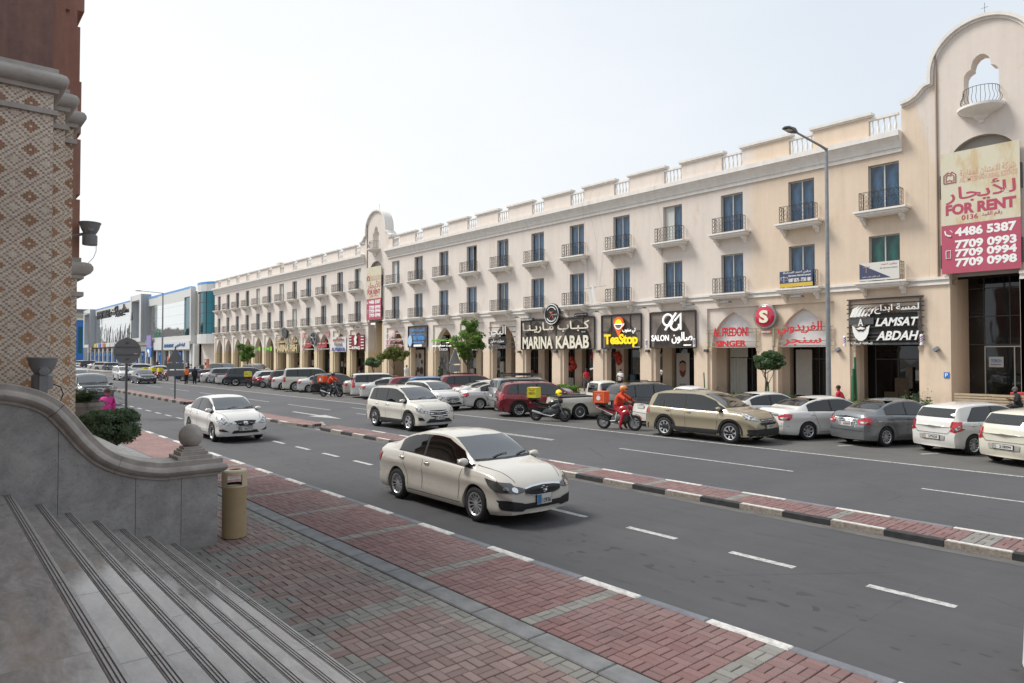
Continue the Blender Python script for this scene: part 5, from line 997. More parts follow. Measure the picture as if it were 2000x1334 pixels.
def win_polys(tp, at, belt, top):
    S = TYPES[tp]; h = S['L']/2; side = []
    for wi, (a, c) in enumerate(S['wins']):
        a, c = a*h, c*h; xx = np.linspace(a, c, 13)
        bot = [(q, belt(q)+.03) for q in xx]; tp_ = [(q, max((at(q)[5]-.035 if at(q)[6] > .05 else at(q)[1]), belt(q)+.032)) for q in xx]
        if tp in ('hatch', 'suv', 'boxy') and wi == 0: tp_ = [(q, (belt(q)+.03+(p-(belt(q)+.03))*min(1, ((q-a)/(c-a))*(2.6 if tp != 'boxy' else 9)+(.12 if tp != 'boxy' else .6)))) for q, p in tp_]
        side.append([p for p in bot+tp_[::-1]])
    zb0 = top(S['cowl']*h)+.015; zt0 = top(S['wtop']*h)-.035; y1 = at((S['wtop']+.05)*h)[3]-.055; wy0 = min(at((S['cowl']-.06)*h)[3], at(S['cowl']*h-.03)[4]*.86)
    front = [(-wy0, zb0+.01), (0, zb0), (wy0, zb0+.01), (y1, zt0), (0, zt0+.015), (-y1, zt0)]
    if tp == 'pickup': return side, front, [(-.55, .655*S['H']+.02), (.55, .655*S['H']+.02), (.5, .92*S['H']), (-.5, .92*S['H'])]
    zb1, zt1 = top(S['rb']*h)+.03, top(S['rt']*h)-.04
    if tp == 'sedan': zt1 = top(-.36*h)
    else: zb1 = max(zb1, belt(-.9*h)+.05)
    ya = at((S['rb']+.02)*h)[3]*.95 if tp == 'sedan' else at(-.9*h)[4]*.86; yb = at(S['rt']*h)[3]-.05
    return side, front, [(-ya, zb1), (ya, zb1), (yb, zt1), (-yb, zt1)]
def inset(pl, d):
    n = len(pl); ar = sum(pl[i][0]*pl[(i+1) % n][1]-pl[(i+1) % n][0]*pl[i][1] for i in range(n)); s = 1 if ar > 0 else -1; o = []
    for i in range(n):
        p0, p1, p2 = Vector(pl[i-1]), Vector(pl[i]), Vector(pl[(i+1) % n]); e1 = (p1-p0); e2 = (p2-p1)
        if e1.length < 1e-4 or e2.length < 1e-4: e1 = e2 = (p2-p0)
        n1 = Vector((-e1.y, e1.x)).normalized(); n2 = Vector((-e2.y, e2.x)).normalized(); m = (n1+n2); m = m/max(.5, m.length_squared/2) if m.length > .1 else n1
        o.append(tuple(p1+m*s*d*(1.0)))
    return o
def inpoly(x, y, pl):
    r = False; n = len(pl)
    for i in range(n):
        x0, y0 = pl[i]; x1, y1 = pl[(i+1) % n]
        if (y0 > y) != (y1 > y) and x < (x1-x0)*(y-y0)/(y1-y0)+x0: r = not r
    return r
def body(tp, arch_trim=False, bump=.06):
    if tp in BODY: return BODY[tp]
    S = TYPES[tp]; L, Wd, H, wb, wr = S['L'], S['W'], S['H'], S['wb'], S['wr']; h = L/2
    top = pchip([p[0]*h for p in S['top']], [p[1]*H for p in S['top']]); belt = pchip([p[0]*h for p in S['belt']], [p[1]*H for p in S['belt']])
    xf, xr = S['xo']+wb/2, S['xo']-wb/2; Ra = wr+.05; sill = .19 if tp in ('sedan', 'hatch') else .24; hr = Wd/2*S['roofw']
    xs = set(np.linspace(-h, h, 47)); 
    for xc in (xf, xr):
        for k in range(17): xs.add(xc+Ra*cos(pi*k/16))
        xs.add(xc-Ra-.004); xs.add(xc+Ra+.004)
    for p in S['top']: xs.add(p[0]*h)
    for k in range(1, 7): xs.add(h-.3*(k/7)**2*1.); xs.add(-h+.25*(k/7)**2)
    xs = sorted(xs); xs = [x for i, x in enumerate(xs) if i == 0 or x-xs[i-1] > .006 or x in (h, -h)]
    def plan(x):
        u = abs(x)/h; f = 1-.06*max(0, (u-.45)/.55)**2
        e = max(0, (u-.86)/.14); return f*(1-(.17 if x > 0 else .10)*e**2.4)
    yp = pchip([0, .1, .22, .36, .52, .64, .74, .8, .9, 1.0], [.93, .978, .982, .97, .972, .985, 1.0, .985, .965, .93])
    def zlow(x):
        for xc in (xf, xr):
            d = abs(x-xc)
            if d < Ra: return max(sill, wr*.98+sqrt(Ra*Ra-d*d)*1.0)
        u = abs(x)/h; return sill+.03*max(0, (u-.8)/.2)
    zmax = H-.62*H
    def bend(x, z, y):
        u = (x-h*.72)/(h*.28)
        if u > 0: x -= u*u*(.10*max(0, (z-.52)/.35)**1.5+.05*max(0, (.42-z)/.25)**2); x += 0
        v = (-x-h*.8)/(h*.2)
        if v > 0 and S['rb'] > -.9: x += v*v*(.09*max(0, (z-.6)/.4)+.05*max(0, (.4-z)/.2)**2)
        elif v > 0: x += v*v*(.05*max(0, (.45-z)/.25)**2+(.0 if z < .6 else .03*min(1, (z-.6)/.3)))
        yy = abs(y)/(Wd/2)
        if u > 0: x -= .11*u*yy**2.6
        if v > 0: x += (.13 if tp == 'hatch' else .07)*v*yy**2.6
        return x
    rows = []; fr = [0, .06, .16, .28, .4, .52, .62, .7, .78, .86, .93, 1.0]
    meta = []
    for x in xs:
        zl, zb, zt = zlow(x), belt(x), top(x); zb = max(zb, zl+.03); zt = max(zt, zb+.012); p = plan(x)*Wd/2; hb = max(0, min(1, (zt-zb-.02)/(H-belt(0)-.02)))
        pts = [(p*.5, zl-.0), (p*.9, zl)]
        for f in fr:
            z = zl+(zb-zl)*f; ff = (z-.2)/(max(zb, .5)-.2); ff = min(1, max(0, ff)); pts.append((p*yp(ff), z))
        ysh = p*.905; ye = ysh*(1-hb)*.86+hr*1.0*hb if hb > 0 else ysh*.86; ye = min(ye, ysh*.97)
        zre = zb+(zt-zb)*(.88 if hb > .3 else .55+.33*hb/.3)
        pts.append((ysh, zb+min(.012, (zt-zb)*.3)))
        for k in range(1, 5): t = k/4; pts.append((ysh+(ye-ysh)*t, zb+.012+(zre-zb-.012)*t+(.012*sin(pi*t) if hb > .2 else 0)))
        for k, t in enumerate((.12, .3, .55, .8, 1.0)): pts.append((ye*(1-t), zre+(zt-zre)*sin(min(1, t*1.15)*pi/2)**.75))
        rows.append([(bend(x, z, y), y, z) for y, z in pts]); meta.append((x, zb, zt, ye, ysh, zre, hb))
    n = len(rows[0]); full = [r+[(q[0], -q[1], q[2]) for q in reversed(r[:-1])] for r in rows]; b = MB(); b.grid(full); m = len(full[0])
    for i in range(len(b.f)):
        k = i % (m-1)
        if k in (0, m-2) : b.m[i] = 1
    for ri, sgn in ((0, 1), (len(rows)-1, -1)):                 # nose and tail caps
        r = rows[ri]; N = 8; cap = []
        for q in r[:-1]:
            cap.append([(q[0]-sgn*.05*(1-(1-2*k/N)**2), q[1]*(1-2*k/N), q[2]) for k in range(N+1)])
        b.grid(cap)
    bo = MB(); base = len(b.v); b.box(-h*.86, h*.84, -Wd*.36, Wd*.36, sill-.03, sill+.05, 1)
    for xc in (xf, xr): b.box(xc-Ra, xc+Ra, -Wd/2+.32, Wd/2-.32, .16, .8, 1)
    v = b.v; bv = BVHTree.FromPolygons([Vector(q) for q in v], b.f)
    me = b.mesh('body', [PW, BLACK], True, 42)
    B = bmesh.new(); B.from_mesh(me); bmesh.ops.recalc_face_normals(B, faces=B.faces); B.to_mesh(me); B.free(); me.set_sharp_from_angle(angle=radians(42))
    def at(x):
        i = min(range(len(meta)), key=lambda k: abs(meta[k][0]-x)); return meta[i]
    sp, fp, rp = win_polys(tp, at, belt, top); B = bmesh.new(); B.from_mesh(me)
    for _ in range(2):
        ed = [e for e in B.edges if all(q.co.z > belt(q.co.x)-.02 and -.99*h < q.co.x < (S['cowl']+.04)*h for q in e.verts) and e.calc_length() > .035]; bmesh.ops.subdivide_edges(B, edges=ed, cuts=1, use_grid_fill=True)
    rm2 = []
    for f in B.faces:
        c_ = f.calc_center_median(); nv = f.normal
        if c_.z < belt(c_.x)-.02: continue
        if abs(nv.y) > .5:
            if any(all(inpoly(q.co.x, q.co.z, pl_) for q in f.verts) for pl_ in sp): rm2.append(f)
        elif nv.x > .15 and all(inpoly(q.co.y, q.co.z, fp) for q in f.verts): rm2.append(f)
        elif nv.x < -.15 and all(inpoly(q.co.y, q.co.z, rp) for q in f.verts): rm2.append(f)
    bmesh.ops.delete(B, geom=rm2, context='FACES'); B.to_mesh(me); B.free(); me.set_sharp_from_angle(angle=radians(42))
    BODY[tp] = (me, bv, top, belt, at, S, xf, xr, Ra); return BODY[tp]
def interior(tp, S, h, belt, top):
    b = MB(); W_, H = S['W'], S['H']; xa = S['wins'][0][0]*h-(.0 if tp == 'pickup' else .1); xb = S['cowl']*h; zf = .33*H; zs = belt(0)
    b.box(xa, xb+.05, -.44*W_, .44*W_, zf-.05, zf, 1)
    for s in (-1, 1): b.box(xa, xb-.15, s*.445*W_-.012, s*.445*W_+.012, zf, belt(0)-.0, 1)
    b.box(xa-.02, xa, -.44*W_, .44*W_, zf, belt(xa)-.03, 1)
    b.prism([(xb+.06, zf), (xb-.42, zf), (xb-.46, zs-.09), (xb-.38, zs+.01), (xb-.02, zs+.03)], 'y', -.43*W_, .43*W_, 1)
    if tp == 'sedan': b.box(xa-.35, xa+.02, -.4*W_, .4*W_, belt(xa)-.06, belt(xa)-.03, 1)
    fx = xb-1.3 if tp != 'pickup' else xb-1.25
    for s in (-1, 1):
        k0 = len(b.v); b.bbox(-.25, .27, -.24, .24, .0, .16, .04); b.bbox(-.34, -.2, -.23, .23, .12, .72, .05); b.bbox(-.33, -.22, -.12, .12, .73, .92, .04); b.move(k0, Matrix.Translation((fx, s*.36, zf+.05)) @ Matrix.Rotation(-.12, 4, 'Y'))
    if tp == 'sedan': b.bbox(fx-.95, fx-.5, -.6, .6, zf, zf+.24, .05); b.bbox(fx-1.02, fx-.86, -.6, .6, zf+.2, zf+.6, .05)
    elif tp != 'pickup': b.bbox(fx-1.05, fx-.6, -.6, .6, zf, zf+.24, .05); b.bbox(fx-1.2, fx-1.02, -.6, .6, zf+.2, zf+.75, .05); [b.bbox(fx-1.2, fx-1.1, yy-.11, yy+.11, zf+.76, zf+.88, .03) for yy in (-.38, .38)]
    sx = xb-.55; b.tube([(sx+.05*sin(a), .36+.18*cos(a), zs-.02+.17*sin(a)) for a in np.linspace(0, 2*pi, 15)], .014, 5, 1)
    b.tube([(xb-.75, 0, H-.17), (xb-.62, -.0, H-.2)], .01, 4, 1); b.box(xb-.78, xb-.76, -.11, .11, H-.25, H-.17, 1)
    return b.mesh('interior', [mat('seat_fabric', (.13, .125, .12), .9, .2, 8), mat('cabin_plastic', (.035, .034, .033), .7)], True, 40)
def decal(bv, poly, axis, off, name, m, step=.09, thick=.0, smooth=True):
    """polygon given in the two axes across 'axis' (+x,-x,+y,-y,+z), draped on the body; extra points keep it close"""
    me = bpy.data.meshes.new(name); B = bmesh.new(); sg = 1 if axis[0] == '+' else -1; ax = axis[1]
    vs = [B.verts.new((p[0], p[1], 0)) for p in poly]; f = B.faces.new(vs); bmesh.ops.triangulate(B, faces=[f])
    for _ in range(4):
        lo = [e for e in B.edges if e.calc_length() > step]
        if not lo: break
        bmesh.ops.subdivide_edges(B, edges=lo, cuts=1); bmesh.ops.triangulate(B, faces=B.faces[:])
    bad = []
    for q in B.verts:
        a, c = q.co.x, q.co.y
        if ax == 'y': o, d = Vector((a, 4*sg, c)), Vector((0, -sg, 0))
        elif ax == 'x': o, d = Vector((5*sg, a, c)), Vector((-sg, 0, 0))
        else: o, d = Vector((a, c, 5)), Vector((0, 0, -1))
        hit, nr, _, _ = bv.ray_cast(o, d)
        k_ = 0
        while (hit is None or abs(nr.dot(d)) < .22) and k_ < 30:
            k_ += 1; cc = -1 if (a if ax != 'z' else c) > 0 else 1; a += .012*cc if ax != 'z' else 0; c += .012*cc if ax == 'z' else 0
            if ax == 'y': o = Vector((a, 4*sg, c))
            elif ax == 'x': o = Vector((5*sg, a, c))
            else: o = Vector((a, c, 5))
            hit, nr, _, _ = bv.ray_cast(o, d)
        if hit is None: bad.append(q); continue
        if nr.dot(d) > 0: nr = -nr
        q.co = hit+nr*off-d*off*.5
    if bad: bmesh.ops.delete(B, geom=bad, context='VERTS')
    for f in B.faces:
        f.normal_update()
        if f.normal.dot({'x': Vector((sg, 0, 0)), 'y': Vector((0, sg, 0)), 'z': Vector((0, 0, 1))}[ax]) < 0: f.normal_flip()
        f.smooth = smooth
    B.to_mesh(me); B.free(); me.materials.append(m); return me
def band(pts, w):                                           # thin polygon strip along a polyline
    A, Bp = [], []
    for i, p in enumerate(pts):
        a = Vector(pts[max(i-1, 0)]); c = Vector(pts[min(i+1, len(pts)-1)]); t = (c-a).normalized(); A.append((p[0]-t.y*w, p[1]+t.x*w)); Bp.append((p[0]+t.y*w, p[1]-t.x*w))
    return A+Bp[::-1]
def car(name, label, tp, pm, x, y, hd, rim='ten', front=None, rear=None, clad=False, plate_t=('', ''), group='cars', cat='car', detail=True, rack=False, dims=None, roof=None, glass=None, key=None, glassf=None, z=0.):
    me, bv, top, belt, at, S, xf, xr, Ra = body(tp); L, Wd, H, wr = S['L'], S['W'], S['H'], S['wr']; h = L/2
    r = root(name, (x, y, z), label, cat, group, radians(hd))
    if dims: r.scale = dims
    bo = link('body', me, r); bo.material_slots[0].link = 'OBJECT'; bo.material_slots[0].material = pm
    k = (tp, rim, clad, front, rear, roof is not None)
    if k not in CARP:
        P = []                                              # (name, mesh, matrix, subparts)
        seam = BLACK; trim = BLACK
        nw = len(S['wins']); SP, FP, RP = win_polys(tp, at, belt, top)
        for sd in ('+y', '-y'):
            for wi, pl in enumerate(SP):
                P.append(('side_window', decal(bv, pl, sd, .006, 'side_window', CGLASS), []))
                inn = inset(pl, .045); P.append(('window_seal', decal(bv, pl+[pl[0], inn[0]]+inn[::-1], sd, .002, 'window_seal', BLACK), []))
            for w0, w1 in zip(S['wins'][:-1], S['wins'][1:]):
                x0_, x1_ = w0[1]*h-.005, w1[0]*h+.005; P.append(('pillar_trim', decal(bv, [(x0_, belt(x0_)+.03), (x1_, belt(x1_)+.03), (x1_, at(x1_)[5]-.035), (x0_, at(x0_)[5]-.035)], sd, .004, 'pillar_trim', BLACK), []))
            xa, xb = S['wins'][0][0]*h-.02, S['wins'][-1][1]*h+.03; P.append(('window_trim', decal(bv, band([(q, belt(q)+.022) for q in np.linspace(xa, xb, 22)], .009), sd, .005, 'window_trim', BLACK), []))
            for (c0, c1) in [(-1, 0)]:
                dx = [S['wins'][-1][0]*h-.03, xf-Ra-.12 if tp != 'pickup' else xf-Ra-.1]
                P.append(('door_seam', decal(bv, band([(dx[0], .27), (dx[0], belt(dx[0])+.02)], .005), sd, .002, 'door_seam', seam, .12), []))
                P.append(('door_seam', decal(bv, band([(dx[1]-.02, .27), (dx[1]+.02, .6), (dx[1]+.08, belt(dx[1])-.01)], .005), sd, .002, 'door_seam', seam, .12), []))
                xr_ = xr+Ra*.2
                if tp != 'pickup': P.append(('door_seam', decal(bv, band([(xr+Ra+.1, .27), (xr+Ra+.07, .5), (xr+Ra-.06, .74), (xr+Ra-.14, belt(xr+Ra))], .005), sd, .002, 'door_seam', seam, .12), []))
                else: P.append(('door_seam', decal(bv, band([(-.165*h, .3), (-.165*h, belt(0)+.02)], .007), sd, .002, 'door_seam', seam, .12), []))
            P.append(('sill_seam', decal(bv, band([(xr+Ra+.08, .28), (xf-Ra-.08, .28)], .005), sd, .002, 'sill_seam', seam, .15), []))
            sg = 1 if sd == '+y' else -1
            for xh in (S['wins'][-1][0]*h+.12, S['wins'][-2][0]*h+.16 if nw < 3 else S['wins'][1][0]*h+.14):
                zh = belt(xh)-.09; hit = bv.ray_cast(Vector((xh, 3*sg, zh)), Vector((0, -sg, 0)))[0]; b = MB(); yy = hit.y
                b.box(xh-.05, xh+.07, min(yy-.002*sg, yy+.004*sg), max(yy-.002*sg, yy+.004*sg), zh-.03, zh+.02, 1); b.tube([(xh-.09, yy+.008*sg, zh), (xh-.05, yy+.03*sg, zh+.004), (xh+.05, yy+.03*sg, zh+.004), (xh+.09, yy+.008*sg, zh)], .013, 6); P.append(('handle', b.mesh('handle', ['PAINT', BLACK] and [PW, BLACK], True), ['paint']))
            xm = S['wins'][-1][1]*h-.16; zm = belt(xm)+.09; b = MB(); hit = bv.ray_cast(Vector((xm, 3*sg, zm)), Vector((0, -sg, 0)))[0]; yy = (hit.y if hit else Wd/2*sg*.9)
            b.ball((xm+.01, yy+.13*sg, zm+.02), .1, 12, 0, .75, 1.15, .72); b.tube([(xm+.02, yy-.01*sg, zm-.04), (xm+.01, yy+.08*sg, zm-.02)], .03, 6, 1); b.box(xm-.072, xm-.062, min(yy+.05*sg, yy+.21*sg), max(yy+.05*sg, yy+.21*sg), zm-.03, zm+.07, 2); P.append(('side_mirror', b.mesh('side_mirror', [PW, BLACK, CHROME], True, 60), ['paint']))
            if clad:
                for xc in (xf, xr): P.append(('arch_cladding', decal(bv, band([(xc+(Ra+.035)*cos(a), wr+(Ra+.035)*sin(a)) for a in np.linspace(-.2, pi+.2, 20)], .035), sd, .006, 'arch_cladding', BLACK, .1), []))
                P.append(('sill_cladding', decal(bv, [(xr+Ra+.0, .25), (xf-Ra, .25), (xf-Ra-.01, .42), (xr+Ra+.01, .42)], sd, .006, 'sill_cladding', BLACK, .15), []))
            # lamps wrapping round the sides
            P.append(('headlamp', decal(bv, FRS[front][0](h, belt, H), sd, .01, 'headlamp', HEADD if front == 'ciaz' else HEAD, .045), []))
            P.append(('tail_lamp', decal(bv, RRS[rear][0](h, belt, H), sd, .01, 'tail_lamp', TAIL, .045), []))
        # windscreen and rear glass
        zb0 = FP[1][1]; wy0 = FP[2][0]
        P.append(('windscreen', decal(bv, FP, '+x', .006, 'windscreen', WGLASS, .1), [])); inn = inset(FP, .05); P.append(('window_seal', decal(bv, FP+[FP[0], inn[0]]+inn[::-1], '+x', .002, 'window_seal', BLACK, .1), []))
        P.append(('rear_window', decal(bv, RP, '-x', .006, 'rear_window', CGLASS2, .1), [])); inn = inset(RP, .05); P.append(('window_seal', decal(bv, RP+[RP[0], inn[0]]+inn[::-1], '-x', .002, 'window_seal', BLACK, .1), []))
        P.append(('interior', interior(tp, S, h, belt, top), []))
        P.append(('wiper_panel', decal(bv, [(-wy0, zb0-.018), (wy0, zb0-.018), (wy0, zb0+.008), (-wy0, zb0+.008)], '+x', .005, 'wiper_panel', BLACK, .12), []))
        for yy in (-.28, .3): P.append(('wiper', decal(bv, band([(yy, zb0+.005), (yy+.2, zb0+.035), (yy+.42, zb0+.05)], .006), '+x', .02, 'wiper', BLACK, .1), []))
        if tp != 'pickup': 
            zb1 = RP[0][1]
        else: b = MB(); b.box(-h*.97, -h*.2, -Wd*.42, Wd*.42, .575*H, .596*H); b.box(-h*.97, -h*.2, Wd*.42, Wd*.44, .59*H, .605*H, 1); b.box(-h*.97, -h*.2, -Wd*.44, -Wd*.42, .59*H, .605*H, 1); P.append(('bed', b.mesh('bed', [BLACK, STEELD]), []))
        if tp != 'pickup' and tp != 'sedan': b = MB(); P.append(('rear_wiper', decal(bv, band([(.0, zb1+.03), (.28, zb1+.08)], .008), '-x', .012, 'rear_wiper', BLACK, .1), []))
        for nm_, pl_, m_ in FRS[front][1](h, H, Wd): P.append((nm_, decal(bv, pl_, '+x', .01 if nm_ not in ('badge', 'chrome_bar', 'lamp_reflector') else .018, nm_, m_, .05), []))
        for nm_, pl_, m_ in RRS[rear][1](h, H, Wd): P.append((nm_, decal(bv, pl_, '-x', .01 if nm_ not in ('badge', 'chrome_bar', 'lamp_lens') else .018, nm_, m_, .05), []))
        # seams of bonnet and boot
        hb_ = [(S['cowl']*h+.02, at(S['cowl']*h)[4]*.88), (h*.75, at(h*.75)[4]*.84), (h*.93, at(h*.9)[4]*.7)]
        for s in (-1, 1): P.append(('bonnet_seam', decal(bv, band([(p[0], s*p[1]) for p in hb_], .005), '+z', .003, 'bonnet_seam', seam, .12), []))
        if roof == 'rails':
            for s in (-1, 1):
                b = MB(); yr = at(-.2*h)[3]*.92*s; b.tube([(-.72*h, yr, top(-.72*h)-.01), (-.66*h, yr, top(-.6*h)+.05), (0, yr, top(0)+.05), (.04*h, yr, top(.05*h))], .018, 6); P.append(('roof_rail', b.mesh('roof_rail', [STEELD if tp != 'suv' else BLACK], True), []))
        ty, rm = wheel_meshes(wr, rim); CARP[k] = (P, ty, rm)
    P, ty, rm = CARP[k]
    for nm_, m_, fl in P:
        if len(m_.polygons) == 0: continue
        o = link(nm_, m_, r)
        if fl: o.material_slots[0].link = 'OBJECT'; o.material_slots[0].material = pm
        if nm_ == 'windscreen' and glassf: o.material_slots[0].link = 'OBJECT'; o.material_slots[0].material = glassf
        if nm_ == 'side_window' and glass: o.material_slots[0].link = 'OBJECT'; o.material_slots[0].material = glass
    for xc in (xf, xr):
        for s in (-1, 1):
            w = link('wheel', ty, r, (xc, s*(Wd/2-.125), wr), rot=(0, 0, 0 if s < 0 else pi)); link('rim', rm, w)
    # number plates
    def cast(ax, yy, zz):
        hit = bv.ray_cast(Vector((5*ax, yy, zz)), Vector((-ax, 0, 0)))[0]; return hit.x if hit else h*ax
    zf = FRS[front][2]; zr = RRS[rear][2]
    for ax, zz, tx in ((1, zf, plate_t[0]), (-1, zr, plate_t[1])):
        if ax == 1 and not plate_t[0] and not detail: continue
        xx = cast(ax, 0, zz)+ax*.02; w2 = .26 if tp != 'x' else .2
        if ax == 1: w2 = .17 if front == 'ciaz' else .22
        hh = .085 if front == 'ciaz' and ax == 1 else .058
        b = MB(); b.box(xx-.008, xx+.008, -w2, w2, zz-hh, zz+hh); b.box(xx-.01, xx+.01, -w2-.012, w2+.012, zz-hh-.012, zz+hh+.012, 1) if False else None; b.box(xx-.012*1, xx+.004 if ax > 0 else xx+.012, -w2-.012, w2+.012, zz-hh-.012, zz+hh+.012, 1) if ax > 0 else b.box(xx-.004, xx+.012, -w2-.012, w2+.012, zz-hh-.012, zz+hh+.012, 1)
        pl = b.build('number_plate', [PLATE, BLACK], r)
        if tx and detail:
            co, f, lo, hi = text_mesh(tx, .02, .5); tw = w2*1.15; yc = (w2*.3 if ax > 0 else -w2*.25); sx = tw/(hi[0]-lo[0]); sz = hh*(.95 if hh > .07 else 1.3)/(hi[1]-lo[1]); zo = -hh*.35 if hh > .07 else 0
            b = MB(); b.add([(xx+ax*(.009+p[2]*.003), yc+ax*(p[0]-(lo[0]+hi[0])/2)*sx, zz+zo+(p[1]-(lo[1]+hi[1])/2)*sz) for p in co], f); b.build('plate_number', BLACK, pl)
            yb0, yb1 = (-w2+.005, -w2+.1) if ax > 0 else (w2-.09, w2-.005)
            b = MB(); b.box(xx+ax*.0085 if ax > 0 else xx-.0105, xx+ax*.0105 if ax > 0 else xx-.0085, yb0, yb1, zz-hh+.006, zz+hh-.006); b.build('plate_panel', PBLUE if front == 'ciaz' and ax > 0 else CONC, pl)
    if rack:
        b = MB(); yr = .62; z0 = top(-.3*h)+.06
        for yy in np.linspace(-yr, yr, 7): b.tube([(-.75*h, yy, z0+.05), (.1*h, yy, z0+.05)], .015, 5)
        for xx in np.linspace(-.75*h, .1*h, 6): b.tube([(xx, -yr, z0+.05), (xx, yr, z0+.05)], .015, 5)
        for s in (-1, 1): b.tube([(-.78*h, s*yr, z0-.05), (-.78*h, s*yr, z0+.14), (.12*h, s*yr, z0+.14), (.12*h, s*yr, z0-.05)], .022, 6); b.box(-.4*h, -.1*h, s*.2-.15, s*.2+.15, z0+.07, z0+.13)
        b.lathe([(.001, -.05), (.07, -.05), (.1, .04), (.001, .05)], (-.8*h, -.45, z0+.2), 'x', 14); b.build('roof_rack', IRON, r, smooth=True)
    return r
CARP = {}
# front styles: side part of the lamp (x,z), list of front decals (y,z), plate height
def lampside(x0, x1, z0, z1, z2): return lambda h, bl_, H: [(h-x0, z0*H), (h-x1, z1*H), (h+.2, z0*H-.05), (h+.2, z2*H)]
def sym(pl): return pl
def F_ciaz(h, H, W_):
    w = W_/2; o = []
    g = [(-.42, .71*.9), (-.4, .56), (-.25, .525), (0, .52), (.25, .525), (.4, .56), (.42, .64), (.3, .655), (0, .668), (-.3, .655)]
    o.append(('grille', g, BLACK)); o.append(('chrome_bar', band([(-.41, .643), (-.25, .668), (0, .682), (.25, .668), (.41, .643)], .014), CHROME)); o.append(('chrome_bar', band([(-.4, .56), (-.25, .527), (0, .52), (.25, .527), (.4, .56)], .006), CHROME))
    for s in (-1, 1):
        o.append(('headlamp', [(s*.44, .655), (s*.42, .6), (s*.56, .57), (s*.7, .59), (s*.9, .7), (s*.9, .79), (s*.68, .72)], HEADD)); o.append(('lamp_reflector', [(s*(.6+.05*cos(a)), .635+.04*sin(a)) for a in np.linspace(0, 2*pi, 12)[:-1]], CHROME)); o.append(('lamp_reflector', [(s*(.72+.035*cos(a)), .655+.025*sin(a)) for a in np.linspace(0, 2*pi, 12)[:-1]], HEAD))
        o.append(('intake', [(s*.3, .34), (s*.45, .27), (s*.78, .31), (s*.84, .46), (s*.72, .47), (s*.45, .41)], BLACK))
    o.append(('lower_intake', [(-.44, .395), (-.44, .3), (.44, .3), (.44, .395)], BLACK)); o.append(('badge', [(-.055, .625), (-.07, .6), (.01, .57), (-.03, .56), (.0, .54), (.06, .575), (.065, .6), (-.01, .625), (.03, .635), (0, .652)], CHROME))
    return o
def F_sunny(h, H, W_):
    o = [('grille', [(-.38, .69), (-.2, .53), (.2, .53), (.38, .69), (.2, .71), (-.2, .71)], BLACK), ('chrome_bar', band([(-.42, .7), (-.22, .525), (.22, .525), (.42, .7)], .012), CHROME), ('lower_intake', [(-.46, .31), (.46, .31), (.38, .4), (-.38, .4)], BLACK), ('badge', [(.09*cos(a), .62+.06*sin(a)) for a in np.linspace(0, 2*pi, 16)[:-1]], CHROME)]
    for s in (-1, 1): o += [('headlamp', [(s*.42, .63), (s*.55, .58), (s*.7, .6), (s*.9, .74), (s*.9, .84), (s*.7, .77)], HEAD), ('intake', [(s*.52, .36), (s*.78, .38), (s*.8, .45), (s*.7, .45)], BLACK)]
    return o
def F_suv(h, H, W_):
    k = H/1.68; o = [('grille', [(-.44*1, .66*k), (-.4, .8*k), (.4, .8*k), (.44, .66*k), (.36, .57*k), (-.36, .57*k)], BLACK)]
    for z in (.62, .68, .74): o.append(('chrome_bar', band([(-.42, z*k+.02), (0, z*k-.012), (.42, z*k+.02)], .01), CHROME))
    o += [('lower_intake', [(-.62, .36*k), (-.45, .5*k), (.45, .5*k), (.62, .36*k)], BLACK), ('skid_plate', [(-.55, .28*k), (.55, .28*k), (.6, .34*k), (-.6, .34*k)], SILV)]
    for s in (-1, 1): o += [('headlamp', [(s*.46, .76*k), (s*.5, .7*k), (s*.7, .72*k), (s*.95, .8*k), (s*.95, .88*k), (s*.7, .83*k)], HEAD), ('fog_recess', [(s*.66, .44*k), (s*.84, .44*k), (s*.86, .56*k), (s*.74, .55*k)], BLACK)]
    return o
def F_crv(h, H, W_):
    o = [('grille', [(-.36, .74), (.36, .74), (.4, .83), (-.4, .83)], STEELD), ('chrome_bar', band([(-.38, .785), (.38, .785)], .008), CHROME), ('mouth', [(-.42, .64), (.42, .64), (.5, .72), (-.5, .72)], BLACK), ('bumper_skirt', [(-.95, .26), (.95, .26), (.95, .5), (.5, .52), (-.5, .52), (-.95, .5)], BLACK)]
    for s in (-1, 1): o += [('headlamp', [(s*.5, .78), (s*.52, .86), (s*.75, .97), (s*.97, 1.0), (s*.97, .86), (s*.7, .8)], HEAD)]
    return o
def F_box(h, H, W_):
    o = [('grille', [(-.55, .78), (.55, .78), (.58, 1.08), (-.58, 1.08)], BLACK), ('lower_intake', [(-.6, .45), (.6, .45), (.55, .66), (-.55, .66)], BLACK)]
    for z in (.84, .93, 1.02): o.append(('chrome_bar', band([(-.54, z), (.54, z)], .018), CHROME))
    for s in (-1, 1): o += [('headlamp', [(s*.6, .88), (s*.62, 1.06), (s*.98, 1.1), (s*.98, .92)], HEAD)]
    return o
FRS = {'ciaz': (lambda h, bl_, H: [(h-.62, .80), (h-.5, .69), (h-.3, .6), (h+.1, .58), (h+.1, .7), (h-.3, .76)], F_ciaz, .44),
 'sunny': (lambda h, bl_, H: [(h-.55, .84), (h-.42, .7), (h-.2, .6), (h+.1, .6), (h+.1, .74), (h-.25, .8)], F_sunny, .44),
 'suv': (lambda h, bl_, H: [(h-.5, .92*H/1.68), (h-.35, .78*H/1.68), (h+.1, .74*H/1.68), (h+.1, .82*H/1.68)], F_suv, .52),
 'crv': (lambda h, bl_, H: [(h-.55, 1.0), (h-.4, .84), (h+.1, .78), (h+.1, .9), (h-.2, .97)], F_crv, .58),
 'box': (lambda h, bl_, H: [(h-.35, 1.08), (h-.33, .9), (h+.1, .88), (h+.1, 1.06)], F_box, .6)}
